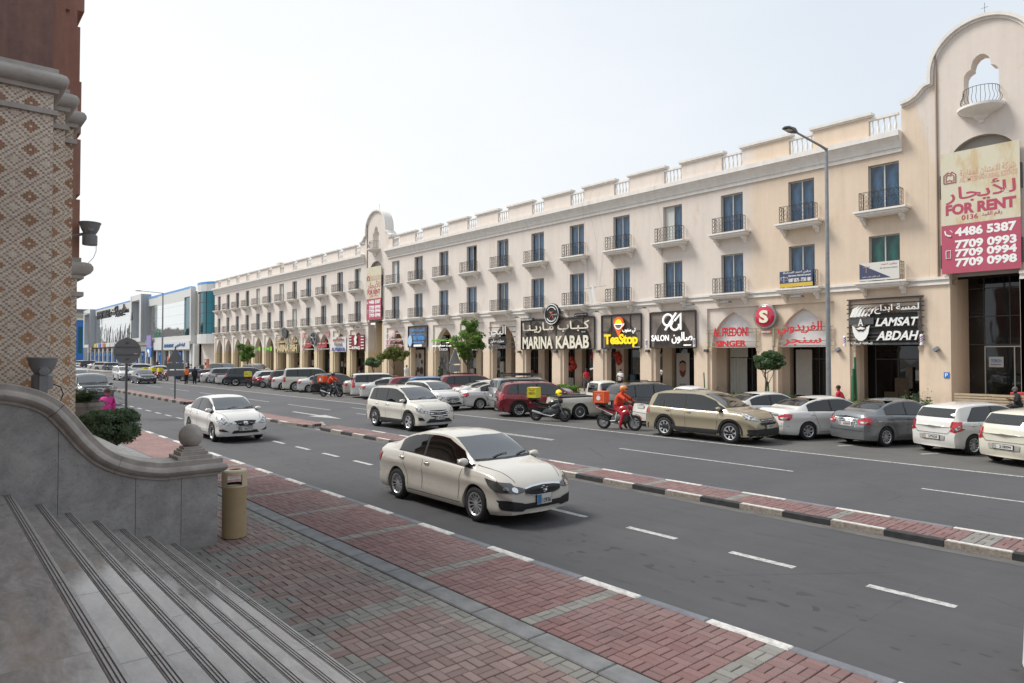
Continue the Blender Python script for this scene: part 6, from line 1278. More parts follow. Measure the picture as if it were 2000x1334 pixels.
def R_sedan(h, H, W_):
    o = [('boot_seam', band([(-.68, .62), (-.62, .5), (.62, .5), (.68, .62)], .005), BLACK), ('chrome_bar', band([(-.5, .86), (.5, .86)], .016), CHROME), ('plate_recess', [(-.32, .62), (.32, .62), (.34, .76), (-.34, .76)], STEEL), ('bumper_seam', band([(-.9, .5), (.9, .5)], .005), BLACK)]
    for s in (-1, 1): o += [('tail_lamp', [(s*.52, .7), (s*.95, .7), (s*.95, .92), (s*.62, .88), (s*.46, .82)], TAIL), ('lamp_lens', [(s*.58, .73), (s*.76, .73), (s*.78, .79), (s*.56, .79)], HEAD)]
    return o
def R_hatch(h, H, W_):
    o = [('tailgate_seam', band([(-.62, .95), (-.6, .75), (-.5, .62), (.5, .62), (.6, .75), (.62, .95)], .006), BLACK), ('bumper_recess', [(-.4, .42), (.4, .42), (.42, .56), (-.42, .56)], CONC)]
    for s in (-1, 1): o += [('tail_lamp', [(s*.56, .7), (s*.7, .66), (s*.95, .8), (s*.95, .98), (s*.74, .94)], TAIL), ('lamp_lens', [(s*.66, .73), (s*.74, .72), (s*.8, .82), (s*.76, .86)], HEAD)]
    return o
def R_suv(h, H, W_):
    o = [('tailgate_seam', band([(-.66, 1.02), (-.62, .62), (.62, .62), (.66, 1.02)], .006), BLACK), ('chrome_bar', band([(-.35, .93), (.35, .93)], .015), CHROME), ('bumper_skirt', [(-.95, .28), (.95, .28), (.95, .46), (-.95, .46)], BLACK), ('skid_plate', [(-.4, .3), (.4, .3), (.45, .38), (-.45, .38)], SILV)]
    for s in (-1, 1): o += [('tail_lamp', [(s*.6, .84), (s*.95, .82), (s*.95, 1.0), (s*.66, .98)], TAIL)]
    return o
def R_box(h, H, W_):
    o = [('tailgate_seam', band([(-.74, 1.12), (-.72, .6), (.72, .6), (.74, 1.12)], .006), BLACK)]
    for s in (-1, 1): o += [('tail_lamp', [(s*.76, .78), (s*.96, .78), (s*.96, 1.14), (s*.78, 1.14)], TAIL)]
    return o
RRS = {'sedan': (lambda h, bl_, H: [(-h-.1, .72), (-h+.3, .76), (-h+.34, .9), (-h-.1, .92)], R_sedan, .69), 'hatch': (lambda h, bl_, H: [(-h-.1, .72), (-h+.16, .78), (-h+.32, .97), (-h-.1, .98)], R_hatch, .5),
 'suv': (lambda h, bl_, H: [(-h-.1, .82), (-h+.3, .86), (-h+.26, 1.0), (-h-.1, 1.02)], R_suv, .8), 'box': (lambda h, bl_, H: [(-h-.1, .78), (-h+.12, .78), (-h+.1, 1.14), (-h-.1, 1.14)], R_box, .85),
 'tall': (lambda h, bl_, H: [(-h-.1, .95), (-h+.12, .95), (-h+.3, 1.5), (-h+.2, 1.52), (-h-.1, 1.2)], R_box, .85)}
MV = 'cars and vans driving along the street'; PK = 'cars parked in the angled bays'
hero = car('moving_car', 'pearl white sedan with silver multi spoke wheels and a black grille, nearest the camera', 'sedan', PPEARL, -10.82, 8.17, 0, 'multi', 'ciaz', 'sedan', plate_t=('13936', '13936'), group=MV, dims=(.978, 1, 1))
b = MB(); b.grid([[(.78+.1*i+.02*sin(k*2.1), -.6+.12*k, .945+.03*sin(i*2.3+k*1.7)+.02*(k % 2)-.012*i) for k in range(10)] for i in range(5)]); b.build('dashboard_cover', mat('pale_cloth', (.6, .6, .56), .9, .1, 9), hero, smooth=True)
car('moving_car', 'white sedan with a V shaped grille and black wheels behind the stone ball', 'sedan', PW, -25.45, 8.25, 0, 'steel', 'sunny', 'sedan', plate_t=('36773', ''), group=MV, dims=(.985, .99, 1.03))
car('moving_car', 'beige white SUV with black wheel arch trim driving in the far carriageway', 'suv', PPEARL, -23.8, 15.0, 0, 'blade', 'suv', 'suv', True, ('45120', ''), group=MV, roof='rails', dims=(.97, .97, 1.02))
car('moving_car', 'small white crossover with two tone nose facing the camera in front of the parked row', 'suv', PW, -31.2, 21.15, 0, 'five', 'suv', 'suv', True, ('38114', ''), group=MV, dims=(.88, .97, .93))
car('moving_car', 'distant white SUV driving side by side with a dark hatchback', 'suv', PW, -91.9, 18.2, 0, 'ten', 'suv', 'suv', False, group=MV, detail=False)
car('moving_car', 'distant dark grey hatchback driving towards the camera beside a white SUV', 'hatch', PNAVY, -80.0, 17.7, 0, 'ten', 'suv', 'hatch', False, group=MV, detail=False, dims=(1.05, 1.05, .98))
car('moving_car', 'large dark off-road vehicle with chrome bar grille at the left behind the palm plant', 'boxy', PBLK, -47.5, 7.6, 0, 'five', 'box', 'box', True, group=MV, detail=False)
car('moving_car', 'white SUV behind the large dark off-road vehicle at the left', 'suv', PW, -76.0, 11.2, 0, 'ten', 'suv', 'suv', False, group=MV, detail=False)
def pk(label, tp, pm, wx, wy=23.1, hd=67, **k):
    S = TYPES[tp]; sc = k.get('dims', (1, 1, 1)); a = radians(hd); lx, ly = (S['xo']-S['wb']/2)*sc[0], -(S['W']/2-.02)*sc[1]
    return car('parked_car', label, tp, pm, wx-(lx*cos(a)-ly*sin(a)), wy-(lx*sin(a)+ly*cos(a)), hd, group=PK, **k)
car('parked_car', 'champagne gold SUV stopped alongside the parked row', 'suv', PGOLD, -13.75, 21.1, -0.5, 'seven', 'crv', 'suv', True, ('183724', ''), group=PK, glass=CGLASS2)
pk('white hatchback with its rear to the road at the right edge of the picture', 'hatch', PCREAM, -4.15, 22.0, rim='ten', front='suv', rear='hatch', plate_t=('', '218094'), dims=(1.08, 1.02, 1.0))
pk('white hatchback with arrow shaped tail lamps beside the grey sedan', 'hatch', PW, -6.27, 23.17, rim='ten', front='suv', rear='hatch', plate_t=('', '379325'))
pk('mid grey sedan with a chrome strip on its boot', 'sedan', PGREY, -8.68, 23.25, rim='ten', front='sunny', rear='sedan', plate_t=('', '628439'), dims=(.9, .98, 1.02), glass=CGLASS2)
pk('white sedan with red and white tail lamps behind the gold SUV', 'sedan', PW, -11.12, 23.06, rim='seven', front='sunny', rear='sedan', plate_t=('', '78033'), dims=(1.06, 1.03, 1.0))
pk('white sedan of which only the roof shows above the gold SUV bonnet', 'sedan', PW, -13.9, 24.2, rim='ten', front='sunny', rear='sedan', plate_t=('', '40127'))
pk('white pickup truck almost hidden behind the gold SUV', 'pickup', PW, -16.7, 23.0, rim='steel', front='suv', rear='box', plate_t=('', ''), cat='pickup truck', dims=(.9, 1, .93))
pk('black SUV behind the rider with the orange delivery box', 'suv', PBLK, -18.9, 23.5, rim='ten', front='suv', rear='suv', plate_t=('', '271135'), roof='rails', clad=True, dims=(1, 1.0, 1.03), glass=CGLASS2)
pk('grey white double cab pickup truck with open load bed', 'pickup', PCREAM, -21.45, 22.6, rim='steel', front='suv', rear='box', cat='pickup truck', plate_t=('', ''), glass=CGLASS2)
pk('deep red SUV with a chrome window line and alloy wheels', 'suv', PRED, -24.27, 21.4, rim='ten', front='suv', rear='suv', plate_t=('', '163052'), roof='rails', clad=True, glass=CGLASS2, hd=60)
pk('silver off-road vehicle with a black roof rack', 'boxy', PSIL, -26.9, 23.3, rim='five', front='box', rear='box', rack=True, plate_t=('', ''), dims=(.95, .97, .95))
pk('white sedan with a red tail lamp left of the off-road vehicle with roof rack', 'sedan', PW, -28.9, 22.7, rim='ten', front='sunny', rear='sedan')
pk('white coupe-like sedan between the crossover and the off-road vehicle with roof rack', 'sedan', PW, -31.4, 24.0, rim='ten', front='sunny', rear='sedan', glass=CGLASS2)
pk('maroon SUV whose long roof shows behind the white crossover', 'suv', PMAR, -34.6, 25.2, rim='ten', front='suv', rear='suv', roof='rails', dims=(1.08, 1, 1.04))
pk('sky blue crossover between the maroon SUV and the black roofed red car', 'suv', PBLUE, -36.2, 23.7, rim='ten', front='suv', rear='suv', dims=(.9, .95, .95))
pk('red hatchback with a dark roof beside the white estate', 'hatch', PRED, -38.6, 23.6, rim='ten', front='suv', rear='hatch', dims=(1.1, 1.03, 1.03))
pk('white sedan tucked between the red hatchback and the white van-like estate', 'sedan', PW, -40.4, 22.8, rim='ten', front='sunny', rear='sedan', dims=(.95, 1, .98))
pk('white tall estate with long vertical tail lamps', 'boxy', PW, -42.34, 23.15, rim='five', front='box', rear='tall', dims=(.93, .94, .92))
pk('white compact sedan seen between the delivery rider and the tall estate', 'sedan', PCREAM, -45.2, 24.0, rim='ten', front='sunny', rear='sedan', dims=(.95, 1, 1))
pk('black compact crossover left of the orange box rider', 'suv', PBLK, -48.38, 22.9, rim='five', front='suv', rear='suv', clad=True, roof='rails', dims=(.93, .97, .93), glass=CGLASS2)
pk('white sedan between the black crossover and the big white off-road vehicle', 'sedan', PW, -51.1, 23.04, rim='ten', front='sunny', rear='sedan', dims=(.97, 1, 1))
pk('big cream white off-road vehicle, longest of the parked row', 'boxy', PCREAM, -53.26, 22.85, rim='ten', front='box', rear='box', dims=(1.04, 1.04, 1.04))
pk('white sedan left of the big cream off-road vehicle', 'sedan', PW, -56.35, 23.05, rim='steel', front='sunny', rear='sedan', dims=(.97, 1, 1.02))
pk('brown SUV parked left of the big cream off-road vehicle', 'suv', PBRN, -58.6, 23.7, rim='five', front='suv', rear='suv', roof='rails', clad=True)
pk('white car behind the red delivery motorcycle', 'sedan', PW, -61.2, 24.0, rim='ten', front='sunny', rear='sedan')
pk('white hatchback beside the dark SUV in the distance', 'hatch', PW, -63.8, 23.9, rim='ten', front='suv', rear='hatch')
pk('dark navy SUV near the back of a triangular road sign', 'suv', PNAVY, -66.93, 22.74, rim='five', front='suv', rear='suv', dims=(1.05, 1.05, 1.08))
pk('white double cab pickup truck behind the triangular road sign post', 'pickup', PW, -69.87, 22.85, rim='five', front='suv', rear='box', cat='pickup truck')
pk('silver SUV next to the white pickup in the distance', 'suv', PSIL, -73.0, 23.0, rim='five', front='suv', rear='suv')
pk('small distant white sedan beside the silver SUV', 'sedan', PW, -75.9, 23.04, rim='ten', front='sunny', rear='sedan')
pk('distant grey sedan behind the two men on the road', 'sedan', PGREY, -78.9, 22.7, rim='ten', front='sunny', rear='sedan')
pk('indigo blue sedan near the yellow delivery boxes', 'sedan', PINDI, -84.0, 22.6, rim='ten', front='sunny', rear='sedan')
pk('dark van parked beyond the indigo blue sedan', 'boxy', PNAVY, -86.5, 26.5, rim='five', front='box', rear='box', dims=(1.1, 1, 1.1), hd=10)
pk('white off-road vehicle parked near the end of the arcade', 'boxy', PW, -93, 33.0, rim='five', front='box', rear='box', hd=5)
pk('beige off-road vehicle at the end of the arcade', 'boxy', PGOLD, -85.5, 30.0, rim='five', front='box', rear='box', hd=5)
FARG = 'small distant parked cars in front of the glass mall'
rr = random.Random(12)
spots = [(-106, 26, 60), (-112, 27, 60), (-118, 26.5, 60), (-124, 27, 62), (-131, 27.5, 60), (-139, 28, 60), (-148, 28, 60), (-158, 28, 60), (-170, 29, 60), (-184, 30, 60), (-122, 17.5, 5), (-150, 21, 5), (-198, 32, 60), (-215, 33, 60)]
nm = ['white', 'silver', 'grey', 'dark', 'beige']
wh = ['nearest the striped barrier', 'second from the lamp post', 'behind the round road sign', 'left of the round road sign', 'near the mall corner', 'under the red shop signs', 'left of the orange figure', 'by the blue pilasters', 'near the second lamp', 'beside the third lamp post', 'on the far carriageway', 'far along the carriageway', 'towards the blue building', 'farthest along the street']
for i, (x, y, a) in enumerate(spots):
    c_ = [0, 1, 0, 3, 0, 0, 2, 0, 0, 3, 0, 0, 1, 0][i]; t_ = ['hatch', 'sedan', 'suv', 'suv', 'sedan', 'sedan', 'suv', 'suv', 'sedan', 'boxy', 'sedan', 'suv', 'sedan', 'suv'][i]
    car('parked_car', 'small distant %s car parked before the mall, %s' % (nm[c_], wh[i]), t_, [PW, PSIL, PGREY, PNAVY, PGOLD][c_], x, y, a, 'five' if t_ in ('boxy',) else 'ten', 'box' if t_ == 'boxy' else ('sunny' if t_ == 'sedan' else 'suv'), 'box' if t_ == 'boxy' else ('sedan' if t_ == 'sedan' else ('hatch' if t_ == 'hatch' else 'suv')), False, group=FARG, detail=False)
# ------------------------------------------------------------------ motorcycles
HELM = {}
def moto(label, x, y, hd, col, box=None, boxname='', helmet=None, lean=0., det=True, red=False, white=False):
    r = root('motorcycle', (x, y, 0), label, 'motorcycle', 'delivery motorcycles', radians(hd)); wb = 1.34; R_ = .3
    for xc in (-wb/2, wb/2):
        b = MB(); b.lathe([(R_-.09, -.045), (R_-.03, -.062), (R_, -.035), (R_+.008, 0), (R_, .035), (R_-.03, .062), (R_-.09, .045)], (xc, 0, R_), 'y', 28); w = b.build('wheel', RUB, r, smooth=True, ang=60)
        b = MB(); b.lathe([(R_-.09, -.035), (R_-.115, -.03), (R_-.115, .03), (R_-.09, .035)], (xc, 0, R_), 'y', 28)
        for k in range(5):
            a = 2*pi*k/5+.3; b.tube([(xc+.03*cos(a), 0, R_+.03*sin(a)), (xc+(R_-.07)*cos(a+.12), 0, R_+(R_-.07)*sin(a+.12))], .022, 5)
        b.lathe([(.001, -.05), (.035, -.05), (.035, .05), (.001, .05)], (xc, 0, R_), 'y', 12); b.lathe([(.05, -.06), (.14, -.06)], (xc, 0, R_), 'y', 20); b.build('rim', STEELD if not red else STEEL, w, smooth=True)
    b = MB()
    for s in (-1, 1): b.tube([(wb/2, s*.085, R_), (wb/2-.16, s*.085, .62), (wb/2-.3, s*.085, .97)], .022, 8)
    b.build('front_fork', STEEL, r, smooth=True)
    b = MB(); rows = [[(wb/2+.33*cos(a), yy*.07, R_+.345*sin(a)) for yy in (-1, 0, 1)] for a in np.linspace(.5, 2.3, 9)]; b.grid(rows); b.build('front_mudguard', col if red else BLACK, r, smooth=True)
    def blob(nm, secs, m, n=10):                            # secs: x, half width, z bottom, z top
        b = MB(); rows = []
        for (x_, w_, z0, z1) in secs: rows.append([(x_, w_*cos(a)*(1 if True else 1), (z0+z1)/2+(z1-z0)/2*sin(a)) for a in np.linspace(0, 2*pi, n+1)[:-1]])
        b.grid(rows, 0, True); b.f += [tuple(range(n)), tuple(range(len(b.v)-n, len(b.v)))]; b.m += [0, 0]; b.build(nm, m, r, smooth=True, ang=60, fixn=True)
    blob('fuel_tank', [(-.12, .08, .72, .8), (-.02, .12, .68, .88), (.12, .16, .66, .97), (.28, .15, .68, .98), (.38, .09, .74, .93), (.42, .04, .78, .88)], col)
    blob('tank_cowl', [(.1, .17, .55, .72), (.3, .2, .52, .84), (.45, .15, .6, .84), (.5, .05, .68, .78)], col if red else STEELD)
    blob('seat', [(-.85, .07, .87, .93), (-.7, .11, .82, .92), (-.4, .13, .74, .83), (-.15, .12, .72, .79), (-.05, .08, .74, .8)], BLACK)
    blob('tail_fairing', [(-.95, .04, .84, .9), (-.75, .09, .74, .87), (-.4, .1, .64, .76), (-.1, .08, .6, .72)], col)
    blob('engine', [(-.3, .1, .3, .5), (-.15, .14, .24, .62), (.0, .17, .2, .68), (.2, .17, .2, .7), (.36, .13, .28, .72), (.44, .07, .42, .66)], STEELD)
    blob('headlamp_unit', [(wb/2-.3, .09, .82, 1.0), (wb/2-.18, .1, .8, 1.0), (wb/2-.1, .06, .82, .95)], col if red else BLACK)
    b = MB()
    for s in (-1, 1): b.tube([(.35, s*.03, .88), (.15, s*.12, .5), (.05, s*.14, .3)], .02, 6); b.tube([(-.05, s*.1, .7), (-.1, s*.14, .36), (-wb/2, s*.1, R_)], .022, 6); b.tube([(-.95, s*.08, .85), (-.2, s*.14, .58)], .014, 5)
    b.tube([(.3, .0, .6), (.12, 0, .24), (-.12, 0, .26)], .03, 6); b.build('frame', white and WHITE or IRON, r)
    b = MB(); b.tube([(.3, -.1, .34), (.1, -.16, .24), (-.25, -.17, .3), (-.35, -.17, .34)], .024, 6); b.tube([(-.33, -.17, .33), (-.45, -.18, .37), (-.78, -.2, .46)], [.03, .055, .05], 8); b.build('exhaust', SILV if not red else BLACK, r, smooth=True)
    b = MB(); b.tube([(wb/2-.36, -.36, 1.05), (wb/2-.3, -.2, 1.02), (wb/2-.3, .2, 1.02), (wb/2-.36, .36, 1.05)], .014, 6)
    for s in (-1, 1): b.tube([(wb/2-.32, s*.24, 1.03), (wb/2-.24, s*.27, 1.2)], .008, 4); b.ball((wb/2-.26, s*.31, 1.23), .06, 8, 0, .3, 1, .7); b.tube([(wb/2-.36, s*.25, 1.045), (wb/2-.37, s*.4, 1.055)], .02, 6)
    b.build('handlebar', BLACK, r, smooth=True)
    b = MB(); rows = [[(-wb/2+.33*cos(a), yy*.07, R_+.35*sin(a)) for yy in (-1, 0, 1)] for a in np.linspace(1.2, 3.0, 8)]; b.grid(rows); b.box(-wb/2-.34, -wb/2-.33, -.09, .09, .42, .55); b.build('rear_mudguard', BLACK, r, smooth=True)
    b = MB(); b.box(-.98, -.94, -.06, .06, .78, .84); b.build('tail_lamp', TAIL, r)
    if box:
        m, m2 = box; b = MB(); s = .24; zc = 1.03; b.bbox(-1.02, -.54, -.25, .25, zc, zc+.46, .015, 0); k = b.build('delivery_box', m, r)
        b = MB(); b.box(-.98, -.55, -.15, .15, .93, zc-.002); b.build('luggage_rack', IRON, r)
        if det:
            b = MB(); [b.tube([(-1.02, sy*.25, zc+z) for z in (0, .45)], .012, 4) for sy in (-1, 1)]; [b.tube([(xx, -.25, zc+z) for z in (0, .45)], .012, 4) for xx in (-1.02, -.54)]; b.tube([(-1.02, -.25, zc+.45), (-.54, -.25, zc+.45), (-.54, .25, zc+.45), (-1.02, .25, zc+.45), (-1.02, -.25, zc+.45)], .012, 4); b.build('box_edge', m2, k)
            if boxname:
                co, f, lo, hi = text_mesh(boxname, .03, .5)
                b = MB(); sc = .3/(hi[0]-lo[0]); sz = .1/(hi[1]-lo[1]); b.add([(-.78+(p[0]-(lo[0]+hi[0])/2)*sc, -.252-p[2]*.004, zc+.2+(p[1]-(lo[1]+hi[1])/2)*sz) for p in co], f); b.build('lettering', BRN_L, k)
                ar_ = arabic('كيتا'); co, f, lo, hi = text_mesh(ar_, .03, .5); sc = .26/(hi[0]-lo[0]); sz = .1/(hi[1]-lo[1]); b = MB(); b.add([(-.78+(p[0]-(lo[0]+hi[0])/2)*sc, -.252-p[2]*.004, zc+.34+(p[1]-(lo[1]+hi[1])/2)*sz) for p in co], f); b.build('lettering', BRN_L, k)
                b = MB(); b.box(-.6, -.55, -.254, -.2505, zc+.05, zc+.42); b.build('green_strip', GRN, k)
            else:
                b = MB(); v, f = shape([ell(-.78, zc+.19, .09, .09, 16)], .004, -.256); b.add(v, f); b.build('round_logo', WHITE, k)
                b = MB(); [b.box(-.78+dx-.018, -.78+dx+.018, -.254, -.2505, zc+dz-.018, zc+dz+.018) for dx in (-.15, -.08, 0, .08, .15) for dz in (.37, .06)]; b.box(-.85, -.7, -.254, -.2505, zc+.29, zc+.33); b.build('printed_pattern', mat('box_print', (.6, .35, .28), .6), k)
    if helmet: 
        b = MB(); b.ball((0, 0, 0), .14, 16, 0, 1.1, .9, 1.); b.ball((.05, 0, -.01), .115, 12, 1, 1.05, .92, .45); o = b.build('helmet', [helmet, BLACK], smooth=True, loc=(x+cos(radians(hd))*(wb/2-.3)-sin(radians(hd))*-.1, y+sin(radians(hd))*(wb/2-.3), 1.27)); tag(o, 'yellow helmet hanging on the mirror of the black motorcycle with the yellow box', 'helmet')
    return r
BRN_L = mat('box_lettering_brown', (.22, .12, .03), .6); BOXY = mat('yellow_box', (.72, .6, .03), .5, .05, 4); BOXO = mat('orange_box', (.72, .09, .02), .5, .05, 4)
MBLK = paint('moto_black', (.012, .012, .013), 0, .3); MRED = paint('moto_red', (.42, .01, .02), 0, .3)
moto('black motorcycle with a yellow delivery box, parked before the grey white pickup', -21.85, 21.1, 26, MBLK, (BOXY, mat('box_edge_yellow', (.6, .45, .02), .5)), 'KEETA', YEL)
moto('red motorcycle with an orange delivery box, ridden by the rider in orange', -17.6, 20.75, 14, MRED, (BOXO, mat('box_edge_orange', (.8, .25, .03), .5)), red=True, white=True)
moto('black motorcycle with an orange box, its rider bent forward before a black crossover', -44.9, 21.9, 28, MBLK, (BOXO, mat('box_edge_orange', (.8, .25, .03))))
moto('dark red motorcycle with a yellow box and no rider, far along the parked row', -61.5, 22.7, 40, MRED, (BOXY, mat('box_edge_yellow', (.6, .45, .02))), 'KEETA', red=True)
for i, (x, y) in enumerate(((-90.3, 20.5), (-88.3, 20.9), (-86.4, 21.2))): moto(['leftmost', 'middle', 'rightmost'][i]+' of three distant motorcycles with yellow boxes beside the dark hatchback', x, y, 15, MRED, (BOXY, BOXY), det=False, red=True)
moto('distant motorcycle with yellow boxes at the corner of the arcade building', -83.5, 31.5, 15, MRED, (BOXY, BOXY), det=False)

# ------------------------------------------------------------------ people
def person(label, loc, hd, shirt, legs, pose='stand', skin=SKIN, shoes=BLACK, hair=HAIR, gown=None, helmet=None, h=1.72, props=(), scarf=None, sleeves='short'):
    r = root('person', loc, label, 'person', 'people', radians(hd)); k = h/1.72; J = {}; E_ = []
    def P(n, x, y, z, rr): J[n] = (Vector((x, y, z))*k, rr*k*(1.0 if n[:2] in ('ha', 'ft', 'wr', 'nc') else 1.12 if n[:2] == 'hd' else 1.38))
    lean = {'stand': 0, 'walk': .04, 'ride': .16, 'sit': .1, 'phone': .0}[pose]
    hz = .92 if pose in ('stand', 'walk', 'phone') else (.86 if pose == 'ride' else .5)
    P('pel', 0, 0, hz, .14); P('wst', lean*.4, 0, hz+.2, .125); P('chs', lean, 0, hz+.42, .15); P('nck', lean*1.25, 0, hz+.575, .058); P('hd0', lean*1.4+.01, 0, hz+.63, .07); P('hd1', lean*1.5+.02, 0, hz+.74, .098)
    for s, t in ((1, 'l'), (-1, 'r')):
        P('sh'+t, lean*1.05, s*.185, hz+.49, .068)
        if pose in ('ride',): P('el'+t, .36+lean, s*.25, hz+.3, .045); P('wr'+t, .56, s*.24, hz+.26, .03); P('ha'+t, .64, s*.24, hz+.25, .034)
        elif pose == 'phone' or pose == 'sit': P('el'+t, .06+lean, s*.23, hz+.22, .045); P('wr'+t, .28+lean, s*.1, hz+.3, .03); P('ha'+t, .35+lean, s*.06, hz+.33, .034)
        elif pose == 'walk': P('el'+t, -.06*s, s*.23, hz+.22, .045); P('wr'+t, -.0*s+.06, s*.24, hz-.02, .03); P('ha'+t, .08, s*.24, hz-.1, .034)
        else: P('el'+t, -.02, s*.235, hz+.21, .045); P('wr'+t, .03, s*.24, hz-.03, .03); P('ha'+t, .04, s*.24, hz-.12, .034)
        P('hp'+t, 0, s*.09, hz-.03, .105)
        if pose == 'ride': P('kn'+t, .36, s*.2, .62 if True else .6, .07); P('an'+t, .2, s*.22, .14, .045); P('ft'+t, .32, s*.23, .05, .04)
        elif pose == 'sit': P('kn'+t, .44, s*.12, .5, .065); P('an'+t, .42, s*.12, .1, .043); P('ft'+t, .56, s*.13, .05, .04)
        elif pose == 'walk': P('kn'+t, .14*s+.04, s*.1, .5, .065); P('an'+t, .24*s-.04, s*.1, .1, .043); P('ft'+t, .24*s+.08, s*.11, .05, .04)
        else: P('kn'+t, .02, s*.1, .49, .065); P('an'+t, -.01, s*.1, .09, .043); P('ft'+t, .13, s*.12, .045, .04)
        E_ += [('chs', 'sh'+t), ('sh'+t, 'el'+t), ('el'+t, 'wr'+t), ('wr'+t, 'ha'+t), ('pel', 'hp'+t), ('hp'+t, 'kn'+t), ('kn'+t, 'an'+t), ('an'+t, 'ft'+t)]
    E_ = [('pel', 'wst'), ('wst', 'chs'), ('chs', 'nck'), ('nck', 'hd0'), ('hd0', 'hd1')]+E_
    names = list(J); me = bpy.data.meshes.new('body'); me.from_pydata([J[n][0] for n in names], [(names.index(a), names.index(b)) for a, b in E_], [])
    o = bpy.data.objects.new('body', me); COL.objects.link(o); sm = o.modifiers.new('s', 'SKIN'); o.modifiers.new('u', 'SUBSURF').levels = 1
    for i, n in enumerate(names): me.skin_vertices[0].data[i].radius = (J[n][1], J[n][1]*(1.25 if n in ('chs', 'wst', 'pel') else 1.)) if n not in ('hd1',) else (J[n][1], J[n][1]*1.15)
    me.skin_vertices[0].data[0].use_root = True; bpy.context.view_layer.update()
    nm_ = bpy.data.meshes.new_from_object(o.evaluated_get(bpy.context.evaluated_depsgraph_get())); bpy.data.objects.remove(o)
    mats = [skin, shirt, legs, shoes]; nm_.materials.clear(); [nm_.materials.append(m) for m in mats]
    def mi(c):
        best = (9, 0)
        for a, b_ in E_:
            p, q = J[a][0], J[b_][0]; d = q-p; t = max(0, min(1, (c-p).dot(d)/d.length_squared)); ds = (c-(p+d*t)).length-.5*J[a][1]
            if ds < best[0]:
                kk = a+b_; z_ = 1
                if a in ('nck', 'hd0'): z_ = 0
                elif a[:2] == 'el': z_ = 1 if sleeves == 'long' else 0
                elif a[:2] == 'wr': z_ = 0
                elif a[:2] == 'sh': z_ = 1 if (sleeves == 'long' or t < .75) else 0
                elif a[:2] in ('hp', 'kn') or b_[:2] == 'hp': z_ = 2
                elif a[:2] == 'an': z_ = 3
                best = (ds, z_)
        return best[1]
    for f in nm_.polygons: f.material_index = mi(f.center); f.use_smooth = True
    nm_.name = 'body'; link('body', nm_, r)
    hc = J['hd1'][0]; 
    if helmet:
        b = MB(); b.ball(hc+Vector((0, 0, .01)), .145, 18, 0, 1.08, .92, 1.0); b.ball(hc+Vector((.06, 0, 0)), .112, 14, 1, 1.0, .95, .5); b.build('helmet', [helmet, BLACK], r, smooth=True)
    else:
        b = MB(); b.ball(hc+Vector((-.018, 0, .035)), .108, 14, 0, 1.02, .93, .98); b.build('hair', hair if not scarf else scarf, r, smooth=True)
        b = MB(); b.ball(hc+Vector((.104, 0, -.005)), .02, 6, 0, .9, .7, 1.2); [b.ball(hc+Vector((.004, s*.098, -.01)), .028, 6, 0, .6, .35, 1.) for s in (-1, 1)]; b.build('nose_and_ears', skin, r, smooth=True)
        b = MB(); [b.ball(hc+Vector((.092, s*.034, .018)), .012, 6, 0, .5, 1.1, .6) for s in (-1, 1)]; b.box(hc.x+.088, hc.x+.1, -.025, .025, hc.z-.052, hc.z-.044); b.build('eyes_and_mouth', HAIR, r)
    if sleeves or True:
        b = MB()
        for t in 'lr':
            w, a_ = J['wr'+t][0], J['ha'+t][0]; d = (a_-w).normalized(); u = d.orthogonal().normalized()
            for q in range(4): st = a_+u*(q-1.5)*.018; b.tube([st, st+d*.045, st+d*.07-Vector((0, 0, .015))], [.009, .008, .006], 5)
            b.tube([w+u*.03+d*.03, w+u*.05+d*.06, w+u*.05+d*.085], [.01, .009, .007], 5)
        b.build('fingers', skin, r, smooth=True)
    if gown:
        b = MB(); n = 18; rows = []
        for z_, a_, c_ in ((.1, .25, .22), (.5, .23, .2), (.9, .2, .17), (1.15, .19, .15), (1.38, .21, .13), (1.45, .14, .09)): rows.append([(lean*z_/1.4+c_*cos(t)*k*(1+.05*sin(5*t)*(1 if z_ < .9 else 0)), a_*sin(t)*k, z_*k) for t in np.linspace(0, 2*pi, n+1)[:-1]])
        b.grid(rows, 0, True); b.build('gown', gown, r, smooth=True)
    for nm2, m2, mb in props: mb.build(nm2, m2, r, smooth=True)
    return r
def cl(n, c): return mat('cloth_'+n, c, .85, .12, 12, .2, 30)
CK = cl('black', (.015, .015, .017)); CW = cl('white', (.62, .61, .6)); CRD = cl('red', (.4, .015, .03)); CO = cl('orange', (.62, .06, .02)); CPK = cl('pink', (.55, .035, .25)); CG = cl('grey', (.1, .1, .105)); CT = cl('tan', (.3, .22, .14)); CVEST = cl('hi_vis', (.75, .2, .05))
q = MB(); q.box(.36, .37, -.03, .04, 1.22, 1.36); PHONE = lambda: ('phone', BLACK, q)
person('rider in orange with an orange helmet sitting on the red motorcycle', (-17.72, 20.8, 0), 14, CO, CRD, 'ride', helmet=mat('helmet_orange', (.75, .2, .04), .25, .5, 14, coat=1), sleeves='long')
person('rider in orange leaning over the handlebar of the black motorcycle', (-45.05, 21.85, 0), 28, CO, CK, 'ride', helmet=mat('helmet_dark', (.02, .02, .02), .3, coat=1), sleeves='long')
person('man in a white shirt and black trousers holding a phone outside the tea shop', (-32.6, 38.6, .16), -80, CW, CK, 'phone', props=(PHONE(),))
person('man in a red shirt standing at the kebab shop window', (-35.6, 38.2, .16), 150, CRD, CG, 'walk')
person('man in a long white robe walking past the window posters of dishes', (-60.1, 37.6, .16), -20, CW, CW, 'phone', gown=CW, sleeves='long')
person('person with dark hair in a dark green top behind the white coupe-like sedan', (-52.6, 36.5, .16), 200, cl('dark_green', (.02, .09, .04)), CK, 'stand')
person('man in a red hooded top seated behind the grey sedan', (-14.4, 33.2, .1), 180, CRD, CK, 'sit', sleeves='long', h=1.75)
